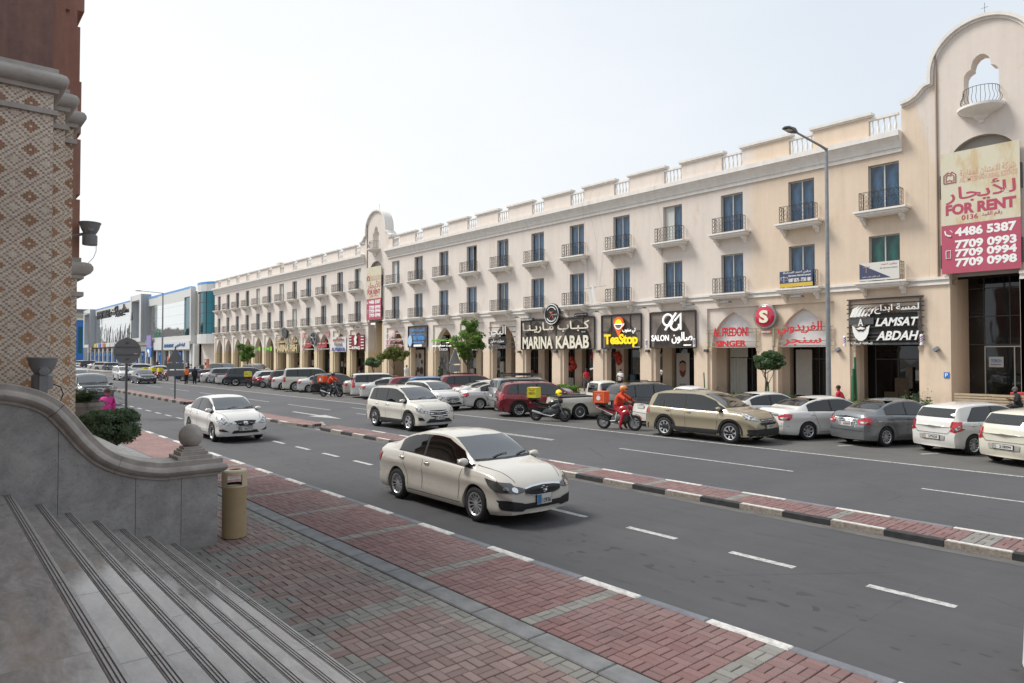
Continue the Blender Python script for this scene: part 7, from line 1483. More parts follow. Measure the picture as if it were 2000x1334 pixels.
person('man in a tan top standing in the doorway right of the barber window', (-13.0, 40.8, .22), 180, CT, CK, 'phone', sleeves='long')
person('man in a black striped top and cap sitting on a bench at the right edge', (-8.35, 37.25, .14), 215, CK, CK, 'sit', hair=CG, sleeves='long')
person('woman in a bright pink top walking beside the palm plant', (-25.75, 4.6, .13), 150, CPK, CG, 'walk', hair=mat('auburn_hair', (.09, .035, .02), .7), h=1.64, sleeves='long', skin=SKIN)
person('man in an orange safety vest standing on the far carriageway', (-73.8, 20.2, 0), -160, CVEST, CK, 'stand')
person('man in black standing beside the man in the orange vest', (-73.6, 20.95, 0), 160, CK, CK, 'stand', sleeves='long')
far = [(-131, 36, CW, CW, 'white robe by the mall doors'), (-126, 34.8, CK, CK, 'black clothes beside the striped barrier'), (-150, 37, CG, CK, 'grey clothes near the blue pilasters'), (-158, 37.5, CK, CK, 'black clothes far along the mall'), (-160, 38, CRD, CK, 'red shirt under the mall signs'), (-143, 36, CT, CG, 'tan shirt outside the mall entrance'), (-96.5, 27, CW, CK, 'white shirt behind the dark hatchback')]
for i, (x, y, a_, b_, t_) in enumerate(far): person('tiny distant person in '+t_, (x, y, .13 if y > 29.2 else 0), 40*i, a_, b_, 'walk' if i % 2 else 'stand')
q2 = MB(); q2.bbox(-.12, .12, .1, .22, .42, .68, .04)
person('person in a white robe with a magenta bag, cut off by the right edge', (-1.485, 7.62, 0), 20, CW, CW, 'stand', gown=CW, sleeves='long', h=1.7, props=(('bag', mat('magenta_bag', (.6, .01, .25), .5), q2),))
# ------------------------------------------------------------------ trees, hedges, plants
def leaves(mb, c, rad, n, sz, rr, shell=.35, lump=3, mi=0, nb=9):
    """n leaf quads in lumps spread through an ellipsoid"""
    cx, cy, cz = c; cen = []
    for _ in range(nb):
        while True:
            p = Vector((rr.uniform(-1, 1), rr.uniform(-1, 1), rr.uniform(-1, 1)))
            if .25 < p.length < .8: break
        cen.append((p, rr.uniform(.28, .5)))
    for _ in range(n):
        p0, s = rr.choice(cen); d = Vector((rr.gauss(0, 1), rr.gauss(0, 1), rr.gauss(0, 1))).normalized(); p = p0+d*s*rr.uniform(.55, 1.05)
        P = Vector((cx+p.x*rad[0], cy+p.y*rad[1], cz+p.z*rad[2])); u = Vector((rr.gauss(0, 1), rr.gauss(0, 1), rr.gauss(0, .5))).normalized(); w = (d+Vector((rr.gauss(0, .6), rr.gauss(0, .6), rr.gauss(0, .6)+.4))).normalized(); v = u.cross(w)
        if v.length < .1: continue
        v.normalize(); u = v.cross(w); a = sz*rr.uniform(.6, 1.3)
        mb.add([P-u*a, P-v*a*.45, P+u*a, P+v*a*.45], [(0, 1, 2, 3)], mi)
def tree(name, label, x, y, z, h0, crowns, lf, n, sz, tr=.06, grp='street trees along the arcade', lean=.1, stake=None, seed=1):
    rr = random.Random(seed); r = root(name, (x, y, z), label, 'tree', grp); b = MB()
    k = 7; pts = [(lean*sin(i*.9)*i/k, .06*sin(i*1.7), h0*i/k) for i in range(k+1)]; b.tube(pts, [tr*(1-.45*i/k) for i in range(k+1)], 8)
    for (cx, cy, cz, rx, ry, rz) in crowns:
        for q in range(4):
            a = rr.uniform(0, 2*pi); e = Vector((cx+rx*.6*cos(a), cy+ry*.6*sin(a), cz+rz*rr.uniform(-.1, .5))); s0 = Vector(pts[rr.choice((4, 5, 6, 7))]); m = (s0+e)/2+Vector((0, 0, -.1)); b.tube([s0, m, e], [tr*.45, tr*.3, tr*.12], 5)
    b.build('trunk', BARK, r, smooth=True)
    b = MB()
    for (cx, cy, cz, rx, ry, rz) in crowns: leaves(b, (cx, cy, cz), (rx, ry, rz), int(n/len(crowns)), sz, rr, nb=10)
    b.build('crown', lf, r)
    if stake:
        b = MB(); [b.tube([(sx, sy, 0), (sx*.3, sy*.3, hh)], .035, 6) for sx, sy, hh in stake]; b.build('stake', mat('green_stake', (.02, .12, .05), .6), r)
    return r
tree('street_tree', 'small street tree beside the distant green lettered arches', -89.7, 32, .14, 3.3, [(0, 0, 3.6, 1.5, 1.4, 1.2), (-.7, 0, 3.0, 1.1, 1.0, .9), (.8, 0, 3.3, .9, .9, .8)], LF_A, 5200, .13, .09, seed=2)
tree('street_tree', 'low flat topped street tree between the far tower and the white board sign', -56.9, 32, .14, 1.9, [(-.5, 0, 2.15, 1.0, .9, .5), (.5, 0, 2.3, .9, .9, .55)], LF_B, 4200, .08, .07, seed=3, lean=.3)
tree('street_tree', 'spreading street tree in front of the pink lettered salon sign', -52.4, 31.5, .14, 2.6, [(-.9, 0, 2.9, 1.1, 1., .6), (.3, 0, 3.1, 1.1, 1., .65), (1.3, 0, 2.8, .9, .8, .5)], LF_C, 5600, .085, .06, seed=4)
tree('street_tree', 'largest street tree, bushy bright green, hiding the red lettered sign', -40.9, 31, .14, 3.2, [(-.6, 0, 3.8, 1.05, 1.1, .85), (.55, 0, 4.2, .9, 1., .8), (0.1, 0, 5.0, .65, .7, .6), (.9, 0, 3.5, .8, .8, .5), (-.8, 0, 3.3, .6, .7, .5), (-.2, 0, 2.9, .6, .6, .5)], LF_A, 7000, .1, .08, seed=5)
tree('street_tree', 'small umbrella shaped clipped tree with two green stakes before the red lettered arches', -17.0, 31, .14, 2.2, [(-.2, 0, 2.5, .75, .7, .4), (.3, 0, 2.45, .75, .7, .36), (0.05, 0, 2.6, .65, .6, .4)], LF_B, 15000, .06, .045, seed=6, stake=((-.15, 0, 1.7), (.12, .1, 1.5)))
r = root('young_tree', (-12.75, 30.6, .14), 'leafless sapling tied between tall green stakes left of the barber shop', 'sapling', 'street trees along the arcade')
b = MB(); [b.tube([(a, c_, 0), (a*.4, c_*.4, h_)], .05, 6) for a, c_, h_ in ((-.12, 0, 1.9), (.1, .05, 2.7), (.0, -.1, 2.2))]; b.build('stake', mat('green_stake', (.02, .12, .05)), r); b = MB(); b.tube([(0, 0, 0), (.05, 0, 1.0), (0, .05, 2.3)], .025, 5); b.build('trunk', BARK, r)
r = root('young_tree', (-20.1, 30.5, .14), 'thin leafless sapling with one green stake before the salon', 'sapling', 'street trees along the arcade'); b = MB(); b.tube([(0, 0, 0), (-.1, 0, 1.9)], .03, 6); b.build('stake', mat('green_stake', (.02, .12, .05)), r); b = MB(); b.tube([(.3, 0, 0), (.5, 0, .9), (.7, .1, 1.2)], .02, 5); b.tube([(.45, 0, .7), (.2, 0, 1.05)], .015, 5); b.build('trunk', BARK, r)
HG = 'hedges between the parking bays and the arcade'
def hedge(x0, x1, y0, y1, z1, label, seed, n=900, z0=.14, lf=LF_A, sz=.055, grp=HG, name='hedge', rough=.12):
    rr = random.Random(seed); r = root(name, ((x0+x1)/2, (y0+y1)/2, z0), label, 'hedge' if name == 'hedge' else 'bush', grp); z1 += .12; b = MB(); L = r.location
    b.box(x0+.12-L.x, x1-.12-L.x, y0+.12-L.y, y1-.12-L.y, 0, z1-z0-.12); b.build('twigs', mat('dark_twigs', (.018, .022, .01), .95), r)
    b = MB(); A = 2*(z1-z0)*((x1-x0)+(y1-y0))+(x1-x0)*(y1-y0)
    for _ in range(int(n*A)):
        x, y, z = rr.uniform(x0, x1), rr.uniform(y0, y1), rr.uniform(z0, z1); k = rr.random(); dn = Vector((0, 0, 1))
        if k < .45: z = z1+.05*sin(x*3.1)+.04*sin(x*7.7); 
        elif k < .8: y = y0+.04*sin(x*5); dn = Vector((0, -1, .3))
        elif k < .9: x = x0; dn = Vector((-1, 0, .3))
        else: x = x1; dn = Vector((1, 0, .3))
        P = Vector((x-L.x+rr.gauss(0, .03), y-L.y+rr.gauss(0, .03), z-L.z+rr.gauss(0, rough*.4))); w = (dn+Vector((rr.gauss(0, .7), rr.gauss(0, .7), rr.gauss(0, .7)))).normalized(); u = w.orthogonal().normalized(); u = (u*cos(k*50)+w.cross(u)*sin(k*50)); v = w.cross(u); a = sz*rr.uniform(.6, 1.3)
        b.add([P-u*a, P-v*a*.5, P+u*a, P+v*a*.5], [(0, 1, 2, 3)])
    b.build('foliage', lf, r); return r
hedge(-34.8, -29.0, 29.6, 30.5, .86, 'clipped green hedge behind the red SUV and the pickup truck', 1, 420)
hedge(-20.6, -16.9, 29.7, 30.5, .84, 'low hedge left of the small umbrella shaped tree', 2, 450, lf=LF_C)
hedge(-16.4, -15.3, 29.7, 30.5, .85, 'short dark hedge right of the small umbrella shaped tree', 3, 500, lf=LF_B)
hedge(-13.8, -11.9, 29.7, 30.5, .8, 'low yellowish hedge beside the lamp post behind the white sedan', 4, 500, lf=LF_C)
hedge(-10.6, -9.6, 29.7, 30.4, .78, 'small ragged shrub behind the grey sedan', 5, 420, lf=LF_B, rough=.6)
hedge(-46.5, -36.0, 29.8, 30.5, .75, 'long low hedge beside the bushy street tree', 6, 220, lf=LF_C)
hedge(-90, -57, 29.8, 30.5, .6, 'long distant hedge behind the parked row', 7, 60, sz=.09)
# big clipped bush and palm in the planter at the left
r = root('bush', (-15.35, 2.8, .2), 'big rounded dark green bush growing over the low planter wall', 'bush'); b = MB(); rr = random.Random(9)
for _ in range(26000):
    d = Vector((rr.gauss(0, 1), rr.gauss(0, 1), rr.gauss(0, 1))).normalized(); m_ = [abs(v)**.62*(1 if v > 0 else -1) for v in d]; q = rr.uniform(.84, 1.07)*(1+.1*sin(d.x*7+1)*cos(d.y*6+d.z*4)+.05*sin(d.x*17+d.z*13)); P = Vector((m_[0]*.56*q+(.06 if d.z < 0 else 0), m_[1]*.44*q, 1.36+m_[2]*(.26 if d.z > 0 else .38)*q+.06*m_[0])); w = (d+Vector((rr.gauss(0, .7), rr.gauss(0, .7), rr.gauss(0, .7)+.3))).normalized(); u = w.orthogonal().normalized(); v = w.cross(u); a = .022*rr.uniform(.6, 1.5); t = rr.random()*6.3; u, v = u*cos(t)+v*sin(t), v*cos(t)-u*sin(t)
    if d.z < -.4 and rr.random() < .6: continue
    b.add([P-u*a, P-v*a*.5, P+u*a, P+v*a*.5], [(0, 1, 2, 3)])
b.build('foliage', leafm('bush', (.04, .07, .03), (.15, .21, .11)), r)
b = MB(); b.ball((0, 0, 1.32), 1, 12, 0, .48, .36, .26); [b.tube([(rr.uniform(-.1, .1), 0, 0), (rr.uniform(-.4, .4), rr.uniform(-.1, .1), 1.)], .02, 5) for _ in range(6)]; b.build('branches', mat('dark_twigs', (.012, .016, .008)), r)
r = root('palm_plant', (-17.1, 2.6, .55), 'dark sago palm with arching fronds in a stone pot beside the mosaic pier', 'palm'); b = MB(); b.lathe([(.2, 0.0), (.3, .15), (.36, 1.2), (.42, 1.28), (.42, 1.36), (.34, 1.36), (.3, 1.3), (.001, 1.3)], n=20); b.build('pot', mat('pot_stone', (.3, .27, .24), .8, .15, 5), r, smooth=True)
b = MB(); rr = random.Random(3)
for k in range(34):
    a = 2*pi*k/34*2.6; el = rr.uniform(.15, 1.25); L_ = rr.uniform(.6, .95); pts = []
    for t in np.linspace(0, 1, 9): pts.append(Vector((cos(a)*L_*t*cos(el*.6), sin(a)*L_*t*cos(el*.6), 1.35+L_*t*sin(el)-.55*t*t*L_)))
    for i in range(1, 9):
        d = (pts[i]-pts[i-1]).normalized(); s = d.cross(Vector((0, 0, 1))).normalized(); w_ = .17*(1-.6*i/8)
        for q in (0, .5):
            p = pts[i-1].lerp(pts[i], q)
            for sg in (-1, 1): b.add([p, p+d*.03, p+s*sg*w_+d*.07+Vector((0, 0, -.02))], [(0, 1, 2)])
b.build('fronds', leafm('palm', (.012, .03, .008), (.05, .075, .015)), r)

# ------------------------------------------------------------------ street lamps, signs, furniture
def lamp(label, x, y, h, arm, z=.14, r0=.11):
    r = root('street_lamp', (x, y, z), label, 'street lamp', 'street lamps on the arcade side'); b = MB(); b.tube([(0, 0, 0), (0, 0, .9), (0, 0, h-z)], [r0, r0*.98, r0*.62], 10); b.box(-.2, .2, -.2, .2, 0, .03); b.build('pole', STEEL, r, smooth=True)
    b = MB(); b.tube([(0, 0, h-z-.05), (0, -.5, h-z), (0, -arm+.5, h-z+.12)], [.06, .05, .04], 8); b.build('arm', STEEL, r, smooth=True)
    b = MB(); zz = h-z+.12; b.add([(-.06, -arm+.55, zz-.04), (.06, -arm+.55, zz-.04), (.17, -arm+.2, zz-.05), (.16, -arm-.35, zz-.02), (0, -arm-.45, zz-.01), (-.16, -arm-.35, zz-.02), (-.17, -arm+.2, zz-.05),
        (-.05, -arm+.55, zz+.05), (.05, -arm+.55, zz+.05), (.14, -arm+.2, zz+.08), (.13, -arm-.33, zz+.05), (0, -arm-.42, zz+.04), (-.13, -arm-.33, zz+.05), (-.14, -arm+.2, zz+.08)],
        [(0, 1, 2, 3, 4, 5, 6), (7, 8, 9, 10, 11, 12, 13)]+[(i, (i+1) % 7, 7+(i+1) % 7, 7+i) for i in range(7)]); b.build('lantern_head', STEELD, r, fixn=True)
    b = MB(); b.box(-.11, .11, -arm-.28, -arm+.05, zz-.062, zz-.045); b.build('led_panel', mat('led_panel', (.5, .45, .38), .3), r)
lamp('tall grey street lamp in front of the LAMSAT sign, reaching above the roof line', -13.3, 29.4, 11.85, 3.2)
lamp('grey street lamp in front of the glass mall behind the round road sign', -120.8, 29.4, 13.1, 3.6, r0=.15)
lamp('small distant street lamp at the edge of the mosaic pier', -185.3, 29.4, 12.8, 3.6, r0=.15)
r = root('road_sign', (-35.6, 7.15, 0), 'back of a round road sign on a tall post at the left, behind the bush', 'road sign', 'road signs seen from behind', pi*.05)
b = MB(); b.tube([(0, 0, 0), (0, 0, 3.75)], .055, 10); b.build('post', STEELD, r, smooth=True)
b = MB(); b.lathe([(.001, -.01), (.6, -.01), (.6, .01), (.001, .01)], (.08, 0, 3.12), 'x', 36); b.build('sign_disc', mat('sign_back_grey', (.13, .13, .13), .6, .08, 2), r)
b = MB(); [b.box(.095, .115, -.5, .5, z-.02, z+.02) for z in (2.95, 3.3)]; [b.box(.05, .13, -.07, .07, z-.03, z+.03) for z in (2.75, 3.5, 2.2, 2.45)]; b.build('sign_bracket', STEELD, r)
b = MB(); b.box(.092, .094, .28, .45, 2.94, 3.02); b.build('sticker', mat('sticker_pale', (.55, .3, .3), .6), r)
r = root('road_sign', (-47.0, 12.2, .15), 'back of a triangular road sign over two plates on the median', 'road sign', 'road signs seen from behind'); b = MB(); b.tube([(0, 0, 0), (0, 0, 3.35)], .045, 8); b.build('post', STEELD, r)
b = MB(); b.prism([(-.5, 2.35), (.5, 2.35), (.08, 3.15), (-.08, 3.15)], 'x', .05, .07); b.build('triangle_plate', mat('sign_back_grey', (.13, .13, .13)), r)
for z0, z1 in ((1.9, 2.28), (1.45, 1.83)): b = MB(); b.box(.05, .07, -.5, .5, z0, z1); [b.box(.071, .074, sy*.3-.08, sy*.3+.08, z0+.1, z0+.16) for sy in (-1, 1)]; b.build('plate', mat('sign_back_grey', (.13, .13, .13)), r)
r = root('road_sign', (-41.6, 30.2, .15), 'grey backed triangular sign with a plate in front of the bushy street tree', 'road sign', 'road signs seen from behind'); b = MB(); [b.tube([(0, s*.3, 0), (0, s*.3, 2.0)], .04, 6) for s in (-1, 1)]; b.tube([(.2, .3, 2.), (1.2, -.3, 0)], .03, 6); b.build('post', STEEL, r)
b = MB(); b.prism([(-.55, 2.15), (.55, 2.15), (0, 3.3)], 'x', .05, .08); b.build('triangle_plate', mat('sign_back_pale', (.3, .31, .32), .5), r); b = MB(); b.box(.05, .08, -.5, .5, 1.55, 2.05); b.build('plate', mat('sign_back_pale', (.3, .31, .32)), r)
WOOD = mat('pale_wood', (.42, .33, .22), .7, .2, 5, vec=(1, 1, 6))
def bench(x, y, label, rz=0., w=1.6, back=True):
    r = root('bench', (x, y, .14), label, 'bench', 'benches in front of the shops', rz)
    for k in range(4): b = MB(); b.bbox(-w/2, w/2, -.25+.125*k, -.14+.125*k, .42, .46, .006); b.build('seat_slat', WOOD, r)
    for k in range(4 if back else 0): b = MB(); b.box(-w/2, w/2, -.3-.015*k, -.27-.015*k, .5+.13*k, .6+.13*k); b.build('back_slat', WOOD, r)
    for s in (-1, 1): b = MB(); b.box(s*(w/2-.15)-.04, s*(w/2-.15)+.04, -.3, .2, 0, .418); b.build('leg', STEELD, r)
bench(-10.1, 37.6, 'pale slatted wooden bench beside the glass doorway at the right'); bench(-8.55, 37.45, 'wooden bench under the seated man in the striped top'); bench(-25.8, 31.6, 'pale wooden bench before the tea shop', w=2.0); bench(-21.6, 31.6, 'pale wooden bench before the salon', w=2.0)
b = MB(); b.bbox(-.5, .5, -.4, .4, 0, .9, .02); b.box(-.3, .3, -.41, -.4, .5, .7); o = b.build('utility_cabinet', mat('salmon_cabinet', (.45, .12, .1), .6, .1, 3), loc=(-56.2, 33.6, .14)); tag(o, 'red utility cabinet between the two low street trees', 'cabinet')
b = MB(); b.bbox(-.35, .35, -.3, .3, 0, 1.0, .02); b.box(-.28, .28, -.31, -.3, .1, .8); o = b.build('red_cooler', mat('red_cooler', (.42, .05, .04), .5, .1, 3), loc=(-8.6, 38.7, .2)); tag(o, 'dark red box cabinet behind the seated man at the right edge', 'cabinet')
r = root('cabinet', (-106, 31, .14), 'small dark grey cabinet at the foot of the distant street lamp', 'cabinet'); b = MB(); b.bbox(-.5, .5, -.3, .3, 0, 1.4, .02); b.build('cabinet_body', STEELD, r); b = MB(); b.box(-.4, .4, -.32, -.302, .2, 1.2); b.build('cabinet_door', STEEL, r)
r = root('barrier_post', (-99, 29.6, 0), 'red and white striped barrier post by the parked cars before the mall', 'barrier'); 
for k in range(6): b = MB(); b.lathe([(.09, .4*k), (.09, .4*k+.399)], n=10); b.build('stripe', REDL if k % 2 == 0 else WHITE, r)
r = root('orange_banner', (-150, 37.6, .13), 'narrow orange upright banner standing before the mall shops', 'banner'); b = MB(); b.box(-.5, .5, -.03, .03, .1, 2.6); b.build('banner_cloth', ORNG, r); b = MB(); b.tube([(-.55, 0, 0), (-.55, 0, 2.8)], .04, 5); b.build('pole', STEEL, r)
r = root('laundry', (-36.0, 39.35, 7.1), 'white cloth hanging from a line between two first floor balconies', 'cloth')
b = MB(); rows = [[(-36.35+.7*u, 39.35+.03*sin(u*9+z*3), z) for u in np.linspace(0+.04*(8.4-z), 1-.03*(8.4-z), 10)] for z in np.linspace(8.4, 7.0, 8)]; b.grid(rows); b.build('cloth', mat('cloth_sheet', (.66, .64, .6), .8), r, world=True, smooth=True)
b = MB(); b.tube([(-37.2, 39.35, 8.15), (-36, 39.35, 8.2), (-34.6, 39.35, 8.25)], .012, 4); b.build('line', IRON, r, world=True)

# ------------------------------------------------------------------ glass mall beyond the arcade
def mirror(name, c, rough=.03, wob=.06, sc=.25):
    g = NG(name, rough); g.p.inputs['Metallic'].default_value = .92; P = g.xyz()
    jx = g.math('LESS_THAN', g.math('FRACT', g.math('DIVIDE', P[0], 1.6)), .03); jz = g.math('LESS_THAN', g.math('FRACT', g.math('DIVIDE', P[2], 1.9)), .03); j = g.math('MAXIMUM', jx, jz)
    g.col(g.mix(g.math('MULTIPLY', j, .45), (*c, 1), (.08, .09, .1, 1))); g.bump(g.noise(sc, g.map((1, 1, .5)), 2, .5), wob, 1.); return g.m
MIR = mirror('mirror_glass', (.72, .75, .74), .03, .25, .3); MIR2 = mirror('clear_mirror_glass', (.82, .85, .84), .02, .05, .3); TEAL = mirror('teal_glass', (.035, .14, .17), .04, .08); TEAL2 = mirror('light_teal_glass', (.07, .3, .34), .05, .08)
def alu(name, c, px, pz):
    g = NG(name, .4); P = g.xyz(); jx = g.math('LESS_THAN', g.math('FRACT', g.math('DIVIDE', g.math('ADD', P[0], g.math('MULTIPLY', P[1], .7)), px)), .05); g.col(g.mix(g.math('MULTIPLY', jx, .35), (*c, 1), (.2, .2, .22, 1))); return g.m
ALW = alu('white_cladding', (.62, .62, .6), 1.1, 1.); ALG = alu('grey_cladding', (.34, .36, .39), 2., 2.); BLT = mat('blue_trim', (.1, .32, .68), .5); MALLB = mat('mall_beige_wall', (.42, .38, .33), .85, .08, 1)
ml = root('glass_mall', (-185, 42, .13), 'long white mall with mirror glass, two projecting frames and a teal glass corner', 'building')
def mm_(b, n, m, **k): return b.build(n, m, ml, world=True, **k)
def wallp(n, m, x0, x1, y0, y1, z0, z1): b = MB(); b.box(x0, x1, y0, y1, z0, z1); return mm_(b, n, m)
wallp('core', MALLB, -262, -142, 41.2, 70, 0, 15.8); wallp('core', MALLB, -142, -129.3, 47, 70, 0, 6.2); wallp('core', MALLB, -142, -129.3, 44, 70, 6.8, 15.8)
# rounded corner
cxm, cym, rm_ = -136.8, 47.5, 7.6
def arcm(r, z0, z1, n, m, a0=pi*1.0, a1=pi*1.95, seg=14, name=None): 
    b = MB(); b.lathe([(r, z0), (r, z1)], (cxm, cym, 0), 'z', seg, 0, a0, a1); return mm_(b, n, m)
arcm(rm_+.3, 5.2, 7.0, 'lower_band', ALW); arcm(rm_+.3, 15.0, 16.4, 'upper_band', ALW); arcm(rm_+.32, 16.4, 16.8, 'blue_trim', BLT); arcm(rm_, 7.0, 15.0, 'corner_glass', TEAL, pi, pi*1.7); arcm(rm_, 7.0, 15.0, 'corner_glass', TEAL2, pi*1.7, pi*1.95)
b = MB(); b.lathe([(.01, 5.2), (rm_+.3, 5.2)], (cxm, cym, 0), 'z', 20, 0, pi, 2*pi); mm_(b, 'soffit', ALW); b = MB(); b.lathe([(rm_+.3, 16.8), (.01, 16.8)], (cxm, cym, 0), 'z', 20, 0, pi, 2*pi); mm_(b, 'roof', ALW)
for k in range(9):
    a = pi+pi*.95*k/8; b = MB(); b.tube([(cxm+(rm_+.03)*cos(a), cym+(rm_+.03)*sin(a), 7), (cxm+(rm_+.03)*cos(a), cym+(rm_+.03)*sin(a), 15)], .05, 4); mm_(b, 'mullion', STEELD)
for z in (9., 11., 13.): b = MB(); b.tube([(cxm+(rm_+.03)*cos(a), cym+(rm_+.03)*sin(a), z) for a in np.linspace(pi, pi*1.95, 14)], .05, 4); mm_(b, 'transom', STEELD)
wallp('corner_pier', ALW, -144.9, -144.3, 40.2, 41.2, .1, 16.6); wallp('garage_wall', mat('garage_wall_beige', (.62, .56, .5), .85, .08, 1), -142, -128.9, 41.6, 42, .1, 5.19); wallp('brown_gate', mat('brown_gate', (.3, .1, .05), .7), -139.6, -137, 41.5, 41.59, .1, 2.3); wallp('white_pier', ALW, -143.2, -142, 40.3, 46, .1, 5.3)
wallp('teal_strip', TEAL, -149.4, -144.95, 40.6, 41.2, 7, 14.8); wallp('upper_band', ALW, -149.4, -144.95, 40.3, 41.2, 14.8, 16.4); wallp('blue_trim', BLT, -149.4, -144.95, 40.28, 41.2, 16.4, 16.8); wallp('lower_band', ALW, -175, -143.3, 40.0, 41.2, 5.2, 7.0)
wallp('mirror_wall', MIR2, -170.5, -149.45, 40.4, 41.2, 7.0, 14.2); wallp('mirror_band', ALW, -170.5, -149.45, 40.4, 41.2, 14.2, 16.4); wallp('blue_trim', BLT, -179, -149.45, 40.38, 41.2, 16.4, 16.8); wallp('green_strip', glassm('mall_green_grey', (.12, .16, .17), .1), -175, -170.6, 40.5, 41.2, 6.9, 14.6); wallp('upper_band', ALW, -179, -170.6, 40.45, 41.2, 14.6, 16.4)
def frame(x0, x1, zt, zb, d=2.6):
    wallp('frame_post', ALG, x1-1.4, x1, 40.9-d, 41.2, zb, zt); wallp('frame_post', ALG, x0, x0+1.2, 40.9-d, 41.2, zb, zt); wallp('frame_beam', ALW, x0+1.2, x1-1.4, 40.9-d, 41.2, zt-1.3, zt); wallp('frame_sill', ALW, x0+1.2, x1-1.4, 40.9-d, 41.2, zb, zb+.9); wallp('frame_mirror', MIR2, x0+1.2, x1-1.4, 40.2, 40.6, zb+.9, zt-1.3)
    wallp('frame_face', ALW, x1-1.42, x1+.01, 40.85-d, 40.9-d-.001, zb, zt); wallp('frame_face', ALW, x0-.01, x0+1.22, 40.85-d, 40.9-d-.001, zb, zt)
frame(-190.5, -179.6, 17.6, 6.3, 1.9); frame(-255.5, -244.5, 17.3, 5.5, 1.9)
wallp('lower_band', ALW, -244.4, -179, 40.0, 41.2, 5.4, 6.6); wallp('mirror_wall', MIR, -244.4, -190.6, 40.4, 41.2, 6.6, 15.2); wallp('upper_band', ALW, -244.4, -190.6, 40.35, 41.2, 15.2, 16.9); wallp('blue_trim', BLT, -244.4, -190.6, 40.3, 41.2, 16.9, 17.2)
b = MB(); b.prism([(-191.2, 6.6), (-190.6, 15.2), (-191.2, 15.2)], 'y', 38.5, 41) if False else None
text('HYPERMARKET', -240, -222, 14.0, 16.2, 40.2, STEELD, ml, .02, .3); text(arabic('هايبرماركت'), -220, -201, 13.6, 16.6, 40.2, STEELD, ml, .01, .3)
for xx in (-186.0, -169.0): b = MB(); v, f = shape([[(xx+1.0*cos(a), 7.6+1.0*sin(a)) for a in np.linspace(-.6, 3.8, 18)]+[(xx-.1+.75*cos(a), 7.75+.75*sin(a)) for a in np.linspace(3.6, -.4, 14)]], .1, 40.05 if xx > -180 else 38.1); b.add(v, f); mm_(b, 'green_crescent', mat('crescent_green', (.01, .2, .09), .5))
v, f = shape([[(-185.9, 11.5), (-184.1, 11.5), (-185, 13.4)]], .2, 38.1); b = MB(); b.add(v, f); mm_(b, 'tree_emblem', STEELD)
# ground floor shops with blue portals
x = -143.6; k = 0; cols = [(.5, .52, .55), (.62, .6, .56), (.5, .12, .1), (.12, .14, .4), (.6, .45, .1), (.55, .55, .52)]
wallp('shop_fascia', mat('fascia_white', (.6, .6, .6), .5), -172, -143.6, 39.8, 40.0, 4.2, 5.9)
text('ARAB BANK', -162, -154.5, 4.7, 5.4, 39.75, PBLUE, ml, .01, .1); text(arabic('البنك العربي'), -152.8, -146.5, 4.6, 5.5, 39.75, PBLUE, ml, .01, .1)
wallp('lilac_sign', mat('lilac_sign', (.25, .22, .45), .5), -175.5, -171.5, 39.3, 39.5, 4.9, 7.6); wallp('blue_sign', BLUE, -175.5, -171, 39.3, 39.5, 2.6, 4.8)
b = MB(); b.tube([(-174.6, 39.2, 2.7), (-174.2, 39.2, 3.6), (-173.3, 39.2, 4.2), (-172.4, 39.2, 3.6), (-172, 39.2, 2.7)], .2, 6); mm_(b, 'white_arch_logo', WHITE)
while x > -256:
    wd = 5.2 if x > -175 else 6.4; bl_ = [0, 2, 3][k % 3] if x > -175 else 1
    wallp('white_pier', ALW, x-.8, x, 40.2, 41.2, .13, 5.0)
    if (x > -175 and k in (1, 4)) or x < -176: wallp('blue_portal', BLUE, x-2.6, x-1.0, 39.9, 40.6, .13, 3.6); wallp('door', WIN2, x-2.2, x-1.4, 39.86, 39.9, .13, 3.0)
    wallp('shop_window', SHOP if k % 2 else WIN2, x-wd, x-.8 if not ((x > -175 and k in (1, 4)) or x < -176) else x-2.7, 40.7, 40.8, .4, 4.0); wallp('lintel', ALW, x-wd, x-.8, 40.4, 41.2, 4.0, 5.2)
    if x < -192 and x > -245:
        wallp('upper_window', SHOP, x-wd*.85, x-1.2, 40.3, 40.38, 4.1, 5.2); wallp('shop_sign_board', mat('fascia_%d' % (k % 6), cols[k % 6], .5), x-wd*.8, x-1.4, 39.85, 39.98, 5.5, 6.5)
    x -= wd; k += 1

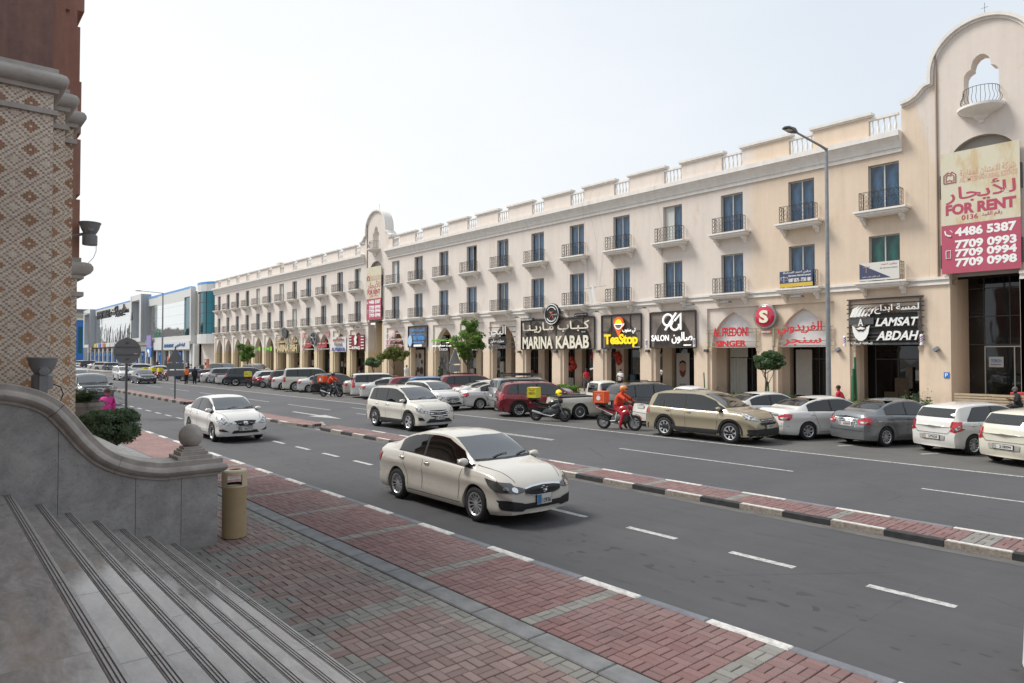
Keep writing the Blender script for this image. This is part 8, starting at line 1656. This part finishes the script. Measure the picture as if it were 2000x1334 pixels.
bk_ = root('blue_building', (-310, 40, 0), 'blue clad building closing the street at the left behind the mall', 'building'); b = MB(); b.box(-330, -303, 38, 46.2, 0, 16.4); b.build('blue_wall', BLUE, bk_, world=True); b = MB(); b.box(-330.5, -302.5, 37.5, 46.5, 16.4, 17.2); b.build('parapet', ALW, bk_, world=True)
for i in range(4):
    b = MB(); b.box(-302.99, -302.8, 38.6+2*i, 39.8+2*i, 4, 14); b.build('window', TEAL, bk_, world=True)
bk_ = root('grey_roofed_block', (-360, 70, 0), 'far block with a flat dark grey roof edge rising behind the mall', 'building'); b = MB(); b.box(-430, -331, 40, 57, 0, 20.6); b.build('wall', ALW, bk_, world=True); b = MB(); b.box(-432, -330, 38, 58, 20.6, 22.2); b.build('roof', mat('dark_roof', (.14, .14, .15), .7), bk_, world=True); b = MB(); b.box(-330.9, -330.5, 47, 56, 17.6, 19.6); b.build('sign_band', mat('sand_band', (.45, .36, .22), .7), bk_, world=True)
# buildings on this side of the street far along, and behind the viewer: what the glass reflects
for i, (x0, x1, y0, y1, h_, c_) in enumerate(((-330, -250, -60, -25, 11, (.25, .2, .16)), (20, 60, -30, -6, 14, (.42, .3, .24)), (-400, -335, -60, -28, 17, (.2, .17, .15)), (-470, -405, -70, -25, 13, (.3, .12, .1)), (-560, -475, -60, -22, 20, (.2, .19, .18)), (-700, -565, -60, -25, 15, (.22, .18, .14)))):
    r = root('street_building', ((x0+x1)/2, (y0+y1)/2, 0), ['plain sand coloured building far along the near side of the street', 'plain brown building beyond the stairs on the near side', 'brown block second along the far near side', 'brick red block far along the near side', 'tall grey block far along the near side', 'last long brown block on the near side'][i], 'building'); b = MB(); b.box(x0, x1, y0, y1, 0, h_); b.build('wall', mat('plain_wall_%d' % i, c_, .9, .1, .5), r, world=True); b = MB(); b.box(x0-.4, x1+.4, y0-.4, y1+.4, h_, h_+.6); b.build('parapet', TRIM, r, world=True)
    for fl in range(3):
        for q in range(6): b = MB(); xx = x0+(x1-x0)*(q+.5)/6; b.box(xx-1, xx+1, y1, y1+.06, 2+4*fl, 4.4+4*fl); b.build('window', WIN2, r, world=True)
